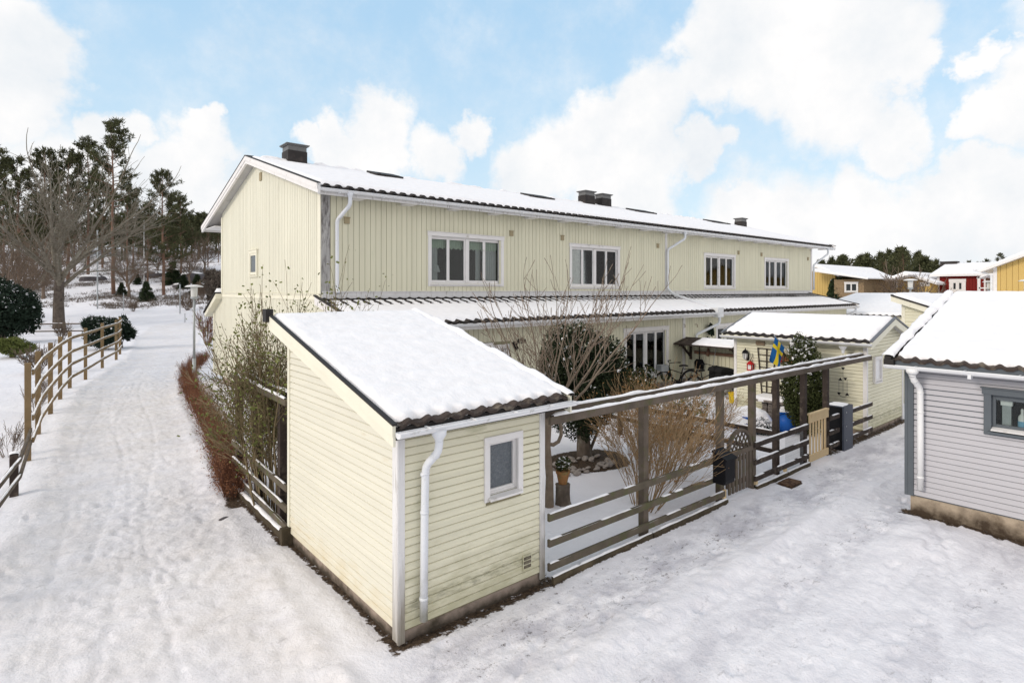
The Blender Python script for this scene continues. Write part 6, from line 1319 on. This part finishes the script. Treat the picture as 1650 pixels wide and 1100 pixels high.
# boulders on the slope
rng=random.Random(12); rk=None
for i,(px,dep,s,lb) in enumerate(((312,92,2.6,'largest dark snow capped boulder on the slope near the house gable'),(290,86,1.1,'low boulder left of the largest one'),(150,92,1.6,'boulder behind the pine trunks on the upper slope'),(60,90,1.4,'boulder on the slope far left'),(250,96,1.8,'boulder high behind the orange trunked pine'),(335,84,1.0,'boulder beside the pointed brown conifer'))):
    g=gpx(px,dep)
    if rk is None:
        rk=thing('boulder',lb,'boulder',(0,0,0),'boulders on the slope'); q=MB(); q.lathe((0,0,0),[(1,-.3),(1.05,0),(.9,.25),(.55,.42),(0,.48)],14,1.2,.9); V=q.V[0]; V*=(1+.06*np.random.RandomState(2).normal(size=(len(V),1))); part('rock_body',q,M['rock'],rk); q=MB(); q.lathe((.12,.12,.06),[(.88,.22),(.72,.32),(.5,.42),(0,.48)],14,1.2,.9); part('snow_cover',q,M['snow'],rk,smooth=True); rk.location=g; rk.scale=(s,s,s); rk.rotation_euler=(0,0,1)
    else: copy_tree(rk,g,i*1.3,s,lb)
# ============================================================ NEIGHBOUR SHEDS AND FAR HOUSES (right)
def gablehouse(name,label,x0,x1,y0,y1,zg,ze,zr,wm,axis='x',over=.5,group=None,cat='house',face='gable',pitch=.2):
    """axis: ridge direction; front plane x=x0 faces the camera"""
    r=thing(name,label,cat,(x0,(y0+y1)/2,zg),group); w=MB(); ym=(y0+y1)/2; xm=(x0+x1)/2
    if axis=='x': top=lambda y: ze+(zr-ze)*(1-abs(y-ym)/((y1-y0)/2))
    else: top=lambda y: ze
    vboards(w,(x0,0,0),Y_,mX,y0,y1,zg,lambda y: top(y)-.02,(),pitch,.02,.03); b=MB(); b.box((x0+.001,y0,zg-.5),(x1,y1,ze)); fw=part('front_wall',w,M[wm],r); part('wall_core',b,M[wm],r)
    if axis=='x': q=MB(); q.prism([(x0+.001,y0,ze),(x0+.001,y1,ze),(x0+.001,ym,zr)],(x1-x0-.002,0,0)); part('gable_core',q,M[wm],r)
    th=.16; q=MB(); s=MB(); v=MB()
    if axis=='x':
        m_=(zr-ze)/((y1-y0)/2); 
        for ya in (y0-over,y1+over):
            za=ze-m_*over; q.prism([(x0-over,ya,za),(x0-over,ym,zr),(x0-over,ym,zr+.14),(x0-over,ya,za+.14)],(x1-x0+2*over,0,0)); s.prism([(x0-over+.04,ya,za+.145),(x0-over+.04,ym,zr+.145),(x0-over+.04,ym,zr+.145+th),(x0-over+.04,ya,za+.2)],(x1-x0+2*over-.08,0,0))
    else:
        m_=(zr-ze)/((x1-x0)/2)
        for xa in (x0-over,x1+over):
            za=ze-m_*over; q.prism([(xa,y0-over,za),(xm,y0-over,zr),(xm,y0-over,zr+.14),(xa,y0-over,za+.14)],(0,y1-y0+2*over,0)); s.prism([(xa,y0-over+.04,za+.145),(xm,y0-over+.04,zr+.145),(xm,y0-over+.04,zr+.145+th),(xa,y0-over+.04,za+.2)],(0,y1-y0+2*over-.08,0))
    rr=part('roof',q,M['white'],r); part('snow_cover',s,M['snow'],rr); return r
def yat(px,x): return onx(px,YH,x)[1]
def zat(px,py,x): return onx(px,py,x)[2]
# ochre house with brick front
x0=50; r=gablehouse('ochre_house','ochre boarded house with a brick wing and snowy roof right of the long cream house',x0,x0+12,yat(1346,x0),yat(1290,x0),1.0,zat(1320,443,x0),zat(1320,431,x0),'yellowhouse','x',.4)
ya,yb=yat(1392,x0-1),yat(1344,x0-1); q=MB(); q.box((x0-1,ya,1),(x0+8,yb,zat(1370,450,x0-1))); bw=part('brick_wing',q,M['brick'],r); q=MB(); q.prism([(x0-2,yb+1.5,zat(1330,434,x0-2)),(x0-2,ya-.6,zat(1402,449,x0-2)),(x0-2,ya-.6,zat(1402,447.5,x0-2)),(x0-2,yb+1.5,zat(1330,431,x0-2))],(12,0,0)); part('roof',q,M['snow'],r)
q=MB(); q.prism([(x0-2.02,yb+1.5,zat(1330,436,x0-2)),(x0-2.02,ya-.6,zat(1402,450,x0-2)),(x0-2.02,ya-.6,zat(1402,448.6,x0-2)),(x0-2.02,yb+1.5,zat(1330,434,x0-2))],(.05,0,0)); part('verge_board',q,M['white'],r)
c=yat(1372,x0-1); window(r,(x0-1,0,0),Y_,mX,c-.4,c+.4,zat(1372,470,x0-1),zat(1372,456,x0-1),[1,1],trim=.08,room=0,paneM='darkpane',depth=.004)
# ochre gable house
x0=56; r=gablehouse('ochre_house','ochre gable fronted house behind the bare tree with two small windows',x0,x0+12,yat(1500,x0),yat(1424,x0),1.5,zat(1500,455,x0),zat(1463,443,x0),'yellowhouse','x',.5)
for a,b_,c_,d_ in ((1437,1445,464,454),(1484,1489,460,456),(1493,1497,460,455)):
    window(r,(x0,0,0),Y_,mX,yat(b_,x0),yat(a,x0),zat(a,c_,x0),zat(a,d_,x0),[1],trim=.06,room=0,paneM='darkpane',depth=.004)
q=MB(); q.box((x0-2,yat(1424,x0-2),1.5),(x0+6,yat(1400,x0-2),zat(1410,456,x0-2))); part('side_wing',q,M['yellowhouse'],r); q=MB(); q.prism([(x0-2.6,yat(1396,x0-2.6),zat(1396,458,x0-2.6)),(x0-2.6,yat(1463,x0-2.6),zat(1463,443.5,x0-2.6)),(x0-2.6,yat(1463,x0-2.6),zat(1463,441,x0-2.6)),(x0-2.6,yat(1396,x0-2.6),zat(1396,455,x0-2.6))],(10,0,0)); part('roof',q,M['snow'],r)
# red house
x0=58; r=gablehouse('red_house','dark red boarded house with white double window and snowy roof','x' if False else x0,x0+9,yat(1588,x0),yat(1512,x0),2.4,zat(1550,443,x0),zat(1550,426,x0),'redhouse','y',.5)
q=MB(); 
for px in (1512,1588): y=yat(px,x0); q.box((x0-.06,y-.09,2.4),(x0-.032,y+.09,zat(1550,443,x0)))
part('corner_board',q,M['white'],r); window(r,(x0,0,0),Y_,mX,yat(1551,x0),yat(1535,x0),zat(1543,468,x0),zat(1543,454,x0),[1,0,1],trim=.22,room=0,paneM='darkpane',depth=.004,proud=.08,sashw=.06,cur=None)
q=MB(); y=yat(1528,x0+4); q.box((x0+4,y-.6,zat(1528,432,x0+4)),(x0+5,y+.6,zat(1528,421,x0+4))); part('chimney',q,M['chim'],r)
pr=thing('house_porch','open brown porch with white posts between the red house and the right ochre house','porch',(54,yat(1595,54),2.2)); xp=54
q=MB(); q.box((xp+2,yat(1606,xp),2.4),(xp+2.1,yat(1578,xp),zat(1590,447,xp))); part('rear_wall',q,M['birdhouse'],pr); q=MB(); q.prism([(xp,yat(1574,xp),zat(1574,449,xp)),(xp,yat(1592,xp),zat(1592,443,xp)),(xp,yat(1610,xp),zat(1610,443,xp)),(xp,yat(1610,xp),zat(1610,440,xp)),(xp,yat(1592,xp),zat(1592,440,xp)),(xp,yat(1574,xp),zat(1574,447,xp))],(3,0,0)); part('roof',q,M['snow'],pr)
for px in (1577,1600): q=MB(); y=yat(px,xp); q.box((xp,y-.08,2.2),(xp+.16,y+.08,zat(px,446,xp))); part('post',q,M['white'],pr)
q=MB(); q.box((xp,yat(1604,xp),zat(1590,465,xp)),(xp+.1,yat(1577,xp),zat(1590,463,xp))); q.box((xp,yat(1604,xp),zat(1590,471,xp)),(xp+.1,yat(1577,xp),zat(1590,469,xp))); part('railing',q,M['white'],pr)
# right ochre house
x0=40; r=gablehouse('ochre_house','large ochre boarded house cut by the right edge of the photo',x0,x0+14,yat(1735,x0),yat(1603,x0),1.2,zat(1603,431.5,x0),zat(1680,408,x0),'yellowhouse','x',.55,pitch=.24)
q=MB(); y=yat(1603,x0); q.box((x0-.07,y-.1,1.2),(x0-.035,y+.06,zat(1603,431,x0))); part('corner_board',q,M['white'],r)
q=MB(); y=yat(1603,x0); q.tube([(x0-.1,y+.9,zat(1590,434,x0)),(x0-.1,y+.35,zat(1598,440,x0)),(x0-.1,y+.12,zat(1602,444,x0)),(x0-.1,y+.12,2)],.06,8); part('downpipe',q,M['metalwhite'],r)
# parked cars under snow at the houses
def car(label,px,dep,ang,L_=4.3):
    x,y,_=atd(px,YH,dep); z=gz(x,y); r=thing('parked_car',label,'car',(x,y,z),'cars parked by the red house'); 
    def pf(pts,w,m,nm,par=None,sm_=False,bev=.06):
        q=MB(); c_,s_=math.cos(ang),math.sin(ang); P=[(x+c_*u+s_*w,y+s_*u-c_*w,z+h) for u,h in pts]; q.prism(P,(-2*s_*w,2*c_*w,0)); return part(nm,q,M[m],par or r,bevel=bev)
    pf([(-2.1,.35),(2.1,.35),(2.15,.7),(1.1,.9),(-1.9,.95),(-2.15,.8)],.85,'carblue','body'); pf([(-1.8,.93),(1.0,.9),(.45,1.38),(-1.2,1.42)],.74,'dark','cabin')
    pf([(-1.3,1.425),(.5,1.385),(.45,1.52),(-1.2,1.56)],.72,'snow','snow_cover',bev=.05); pf([(1.0,.93),(2.1,.74),(2.05,.84),(1.0,1.03)],.8,'snow','bonnet_snow',bev=.04)
    for u in (-1.35,1.35):
        for w in (-.86,.70): 
            q=MB(); c_,s_=math.cos(ang),math.sin(ang); a=np.array((x+c_*u-s_*w,y+s_*u+c_*w,z+.32)); q.tube([a,a+np.array((-s_*.16,c_*.16,0))],.32,16); part('wheel',q,M['rubber'],r)
    return r
car('dark car under snow in front of the ochre gable house',1487,52,2.2); car('snow covered car parked in front of the red house',1543,49,1.2)
# neighbour sheds with snowy roofs
def monoshed(label,x0,x1,y0,y1,zl,zh,group='cream sheds in the next row'):
    r=thing('garden_shed',label,'shed',(x0,y0,0),group); sl_=(zh-zl)/(y1-y0); m=MB(); laps(m,(x0,0,0),Y_,mX,.15,zh-.1,lambda z:(y0+.05,y1-.05) if z<=zl-.05 else (min(y1-.06,y0+(z+.05-zl)/sl_),y1-.05),(),.1,.018); part('front_wall',m,M['siding'],r)
    m=MB(); laps(m,(0,y0,0),X_,mY,.15,zl-.05,lambda z:(x0+.05,x1-.05),(),.1,.018); part('side_wall',m,M['siding'],r)
    b=MB(); b.add([(x0,y0,0),(x0,y1,0),(x0,y1,zh),(x0,y0,zl)],[(0,1,2,3)]); b.add([(x0,y0+.01,0),(x1,y0+.01,0),(x1,y0+.01,zl),(x0,y0+.01,zl)],[(0,1,2,3)]); b.add([(x1,y0,0),(x1,y1,0),(x1,y1,zh),(x1,y0,zl)],[(0,1,2,3)]); b.add([(x0,y1,0),(x1,y1,0),(x1,y1,zh),(x0,y1,zh)],[(0,1,2,3)]); part('wall_core',b,M['siding'],r)
    c=MB(); c.box((x0-.03,y1-.06,0),(x0-.002,y1+.03,zh)); part('corner_board',c,M['creamtrim'],r); c=MB(); c.box((x0-.03,y0-.03,0),(x0-.002,y0+.07,zl)); part('corner_board',c,M['creamtrim'],r)
    q=MB(); o_=.25; q.prism([(x0-o_,y0-o_,zl-o_*sl_-.06),(x0-o_,y1+o_,zh+o_*sl_-.06),(x0-o_,y1+o_,zh+o_*sl_+.1),(x0-o_,y0-o_,zl-o_*sl_+.1)],(x1-x0+2*o_,0,0)); rr=part('roof',q,M['creamtrim'],r)
    q=MB(); q.prism([(x0-o_-.03,y0-o_,zl-o_*sl_+.101),(x0-o_-.03,y1+o_,zh+o_*sl_+.101),(x0-o_-.03,y1+o_,zh+o_*sl_+.15),(x0-o_-.03,y0-o_,zl-o_*sl_+.15)],(x1-x0+2*o_+.06,0,0)); part('verge_flashing',q,M['flash'],rr)
    s=snowslab((x0-o_+.04,y0-o_,zl-o_*sl_+.14),X_,nrm((0,1,sl_)),x1-x0+2*o_-.08,(y1-y0+2*o_)*math.sqrt(1+sl_**2),th=.09,res=.1,seed=int(x0),edge=.12); part('snow_cover',s,M['snow'],rr,smooth=True); return r
xs=20.5; monoshed('cream lean roofed shed seen above the grey shed verge',xs,xs+3,yat(1512,xs),yat(1455,xs),zat(1512,499,xs)-.1,zat(1455,484,xs)-.05)
def lowroof(label,x0,x1,y0,y1,ze,zr):
    r=thing('garden_shed',label,'shed',(x0,y0,0),'long low snowy roofed sheds'); xm=(x0+x1)/2; s_=(zr-ze)/(xm-x0); b=MB(); b.box((x0+.3,y0+.2,0),(x1-.3,y1-.2,ze)); part('walls',b,M['siding'],r); ls=(xm-x0)*math.sqrt(1+s_*s_)
    t,_,_=tiles((x0,y0,ze),Y_,nrm((1,0,s_)),y1-y0,ls,pitch=.3,amp=.04); t2,_,_=tiles((x1,y0,ze),Y_,nrm((-1,0,s_)),y1-y0,ls,pitch=.3,amp=.04); t.add(np.concatenate(t2.V),np.array(t2.F)); rr=part('roof',t,M['tile'],r)
    s=snowslab((x0,y0+.02,ze+.03),Y_,nrm((1,0,s_)),y1-y0-.04,ls,th=.09,res=.15,seed=9,eave=.12); s2=snowslab((x1,y0+.02,ze+.03),Y_,nrm((-1,0,s_)),y1-y0-.04,ls,th=.09,res=.3,seed=10,eave=.1); s.add(np.concatenate(s2.V),s2.F); part('snow_cover',s,M['snow'],rr,smooth=True)
    q=MB(); q.prism([(x0+.31,y0+.201,ze-.02),(x1-.31,y0+.201,ze-.02),(xm,y0+.201,zr-.04)],(0,y1-y0-.402,0)); part('gable_wall',q,M['siding'],r)
lowroof('long low shed with a smooth snowy roof beyond the right garden shed',34,50,yat(1560,34),yat(1290,34),2.15,3.2)
# ============================================================ CAMERA, LIGHT, SKY
cam=bpy.data.cameras.new('camera'); co=bpy.data.objects.new('camera',cam); C.objects.link(co)
co.location=(0,0,CH); co.rotation_euler=(R(90),0,AZ-R(90)); cam.lens=F0/1650*36; cam.sensor_width=36; cam.shift_y=-(550-YH)/1650; cam.clip_start=.1; cam.clip_end=3000
sc.camera=co
SUN_EL,SUN_AZ=R(24),R(172)       # azimuth measured from +x counter-clockwise
sd=bpy.data.lights.new('sun','SUN'); sd.energy=1.35; sd.angle=R(16); sd.color=(1,.91,.80)
so=bpy.data.objects.new('sun',sd); C.objects.link(so)
v=(math.cos(SUN_EL)*math.cos(SUN_AZ),math.cos(SUN_EL)*math.sin(SUN_AZ),math.sin(SUN_EL))
import mathutils
so.rotation_euler=mathutils.Vector(v).to_track_quat('Z','Y').to_euler(); so.location=(-20,5,20)
wd=bpy.data.worlds.new('World'); sc.world=wd; wd.use_nodes=True; nt=wd.node_tree; N=nt.nodes; L=nt.links
bg=N['Background']; sky=N.new('ShaderNodeTexSky'); sky.sky_type='NISHITA'; sky.sun_disc=False; sky.sun_elevation=SUN_EL; sky.sun_rotation=PI/2-SUN_AZ; sky.altitude=50; sky.air_density=1; sky.dust_density=.6; sky.ozone_density=2
tc=N.new('ShaderNodeTexCoord')
def vmath(op,a,b=None,s=None):
    n=N.new('ShaderNodeVectorMath'); n.operation=op
    L.new(a,n.inputs[0])
    if b is not None:
        if isinstance(b,tuple): n.inputs[1].default_value=b
        else: L.new(b,n.inputs[1])
    if s is not None: n.inputs['Scale'].default_value=s
    return n
def math_(op,a,b,clamp=False):
    n=N.new('ShaderNodeMath'); n.operation=op; n.use_clamp=clamp
    for i,q in enumerate((a,b)):
        if isinstance(q,(int,float)): n.inputs[i].default_value=q
        elif q is not None: L.new(q,n.inputs[i])
    return n.outputs[0]
def noise(vec,s,d,r=.55):
    n=N.new('ShaderNodeTexNoise'); n.inputs['Scale'].default_value=s; n.inputs['Detail'].default_value=d; n.inputs['Roughness'].default_value=r; L.new(vec,n.inputs['Vector']); return n
dirv=vmath('NORMALIZE',tc.outputs['Generated']).outputs[0]
wn_=noise(dirv,5,6,.62); off=vmath('SUBTRACT',wn_.outputs['Color'],(.5,.5,.5)); off=vmath('SCALE',off.outputs[0],s=.16)
wn2=noise(dirv,18,5,.6); off2=vmath('SUBTRACT',wn2.outputs['Color'],(.5,.5,.5)); off2=vmath('SCALE',off2.outputs[0],s=.075)
wd_=vmath('ADD',vmath('ADD',dirv,off.outputs[0]).outputs[0],off2.outputs[0]).outputs[0]
# cumulus masses, each (direction from the survey, angular radius)
CL=[(620,215,62),(560,235,42),(700,240,48),(770,215,34),(510,250,30),(30,60,95),(40,160,80),(-60,40,140),(-120,200,160),
 (1160,60,75),(1280,20,100),(1400,50,100),(1350,150,95),(1240,120,75),(1130,130,60),(1050,180,70),(990,210,60),(1490,100,45),(1440,200,62),
 (920,270,75),(1040,260,60),(1000,300,90),(1130,250,42),(1210,330,38),(860,290,60),(1500,330,90),(1380,330,75),(1600,300,80),(1560,270,50),(1620,190,50),(1600,100,40),(1640,60,35),
 (300,260,70),(330,205,28),(190,210,45),(250,330,110),(120,330,140),(330,400,130),(-50,400,200),(1250,400,120),(1450,400,120),(1700,380,150),(1750,150,140),(1800,-50,160)]
m_=None
for px,py,r in CL:
    d=nrm(ray(px,py)); dd=math.sqrt(1+((px-CX)/F0)**2+((YH-py)/F0)**2); rr=r/F0/dd**1.6
    ln=vmath('DISTANCE',wd_,tuple(d)).outputs['Value']
    q=math_('SUBTRACT',1.0,math_('DIVIDE',ln,rr*1.25)); m_=q if m_ is None else math_('MAXIMUM',m_,q)
n3=noise(dirv,3.2,7,.6); gen=math_('MULTIPLY_ADD',n3.outputs[0],3.2); N[gen.node.name].inputs[2].default_value=-1.25
# cloud added out of view, whiter and warmer, to neutralise the scene light
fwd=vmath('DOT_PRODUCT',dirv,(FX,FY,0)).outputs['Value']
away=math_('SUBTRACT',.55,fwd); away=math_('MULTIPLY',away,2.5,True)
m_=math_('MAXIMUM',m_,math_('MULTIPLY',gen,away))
edge=noise(dirv,11,6,.65); m2=math_('ADD',m_,math_('MULTIPLY',math_('SUBTRACT',edge.outputs[0],.5),.55))
mr=N.new('ShaderNodeMapRange'); mr.interpolation_type='SMOOTHSTEP'; mr.inputs[1].default_value=-.10; mr.inputs[2].default_value=.40; L.new(m2,mr.inputs[0])
shade=noise(dirv,7,6,.6); cr=N.new('ShaderNodeMapRange'); cr.inputs[1].default_value=.3; cr.inputs[2].default_value=.62; cr.inputs[3].default_value=.74; cr.inputs[4].default_value=.84; L.new(shade.outputs[0],cr.inputs[0])
cr.inputs[3].default_value=0; cr.inputs[4].default_value=1; cc=N.new('ShaderNodeMix'); cc.data_type='RGBA'; cc.inputs[6].default_value=(.70,.735,.77,1); cc.inputs[7].default_value=(.86,.85,.845,1); L.new(cr.outputs[0],cc.inputs[0])
cw=N.new('ShaderNodeMix'); cw.data_type='RGBA'; L.new(away,cw.inputs[0]); L.new(cc.outputs[2],cw.inputs[6]); cw.inputs[7].default_value=(.92,.87,.84,1)  # warm-white set on the unseen clouds to offset blue skylight
sk=vmath('SCALE',sky.outputs[0],s=.12)
hz=N.new('ShaderNodeMix'); hz.data_type='RGBA'; hz.inputs[0].default_value=.47; L.new(sk.outputs[0],hz.inputs[6]); skyc=N.new('ShaderNodeMix'); skyc.data_type='RGBA'; skyc.inputs[6].default_value=(.62,.76,.84,1); skyc.inputs[7].default_value=(.44,.66,.86,1); L.new(skyc.outputs[2],hz.inputs[7])
sx=N.new('ShaderNodeSeparateXYZ'); L.new(dirv,sx.inputs[0]); hr=N.new('ShaderNodeMapRange'); hr.inputs[1].default_value=0; hr.inputs[2].default_value=.42; hr.inputs[3].default_value=.9; hr.inputs[4].default_value=.8; L.new(sx.outputs['Z'],hr.inputs[0]); L.new(hr.outputs[0],hz.inputs[0]); zr_=N.new('ShaderNodeMapRange'); zr_.inputs[1].default_value=.05; zr_.inputs[2].default_value=.42; L.new(sx.outputs['Z'],zr_.inputs[0]); L.new(zr_.outputs[0],skyc.inputs[0])
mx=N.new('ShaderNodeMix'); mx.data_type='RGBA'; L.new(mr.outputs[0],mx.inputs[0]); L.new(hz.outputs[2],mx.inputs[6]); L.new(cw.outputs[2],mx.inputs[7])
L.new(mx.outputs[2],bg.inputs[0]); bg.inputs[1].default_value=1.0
vs=sc.view_settings; vs.view_transform='Standard'; vs.look='None'; vs.exposure=.25; vs.gamma=1
sc.render.engine='CYCLES'
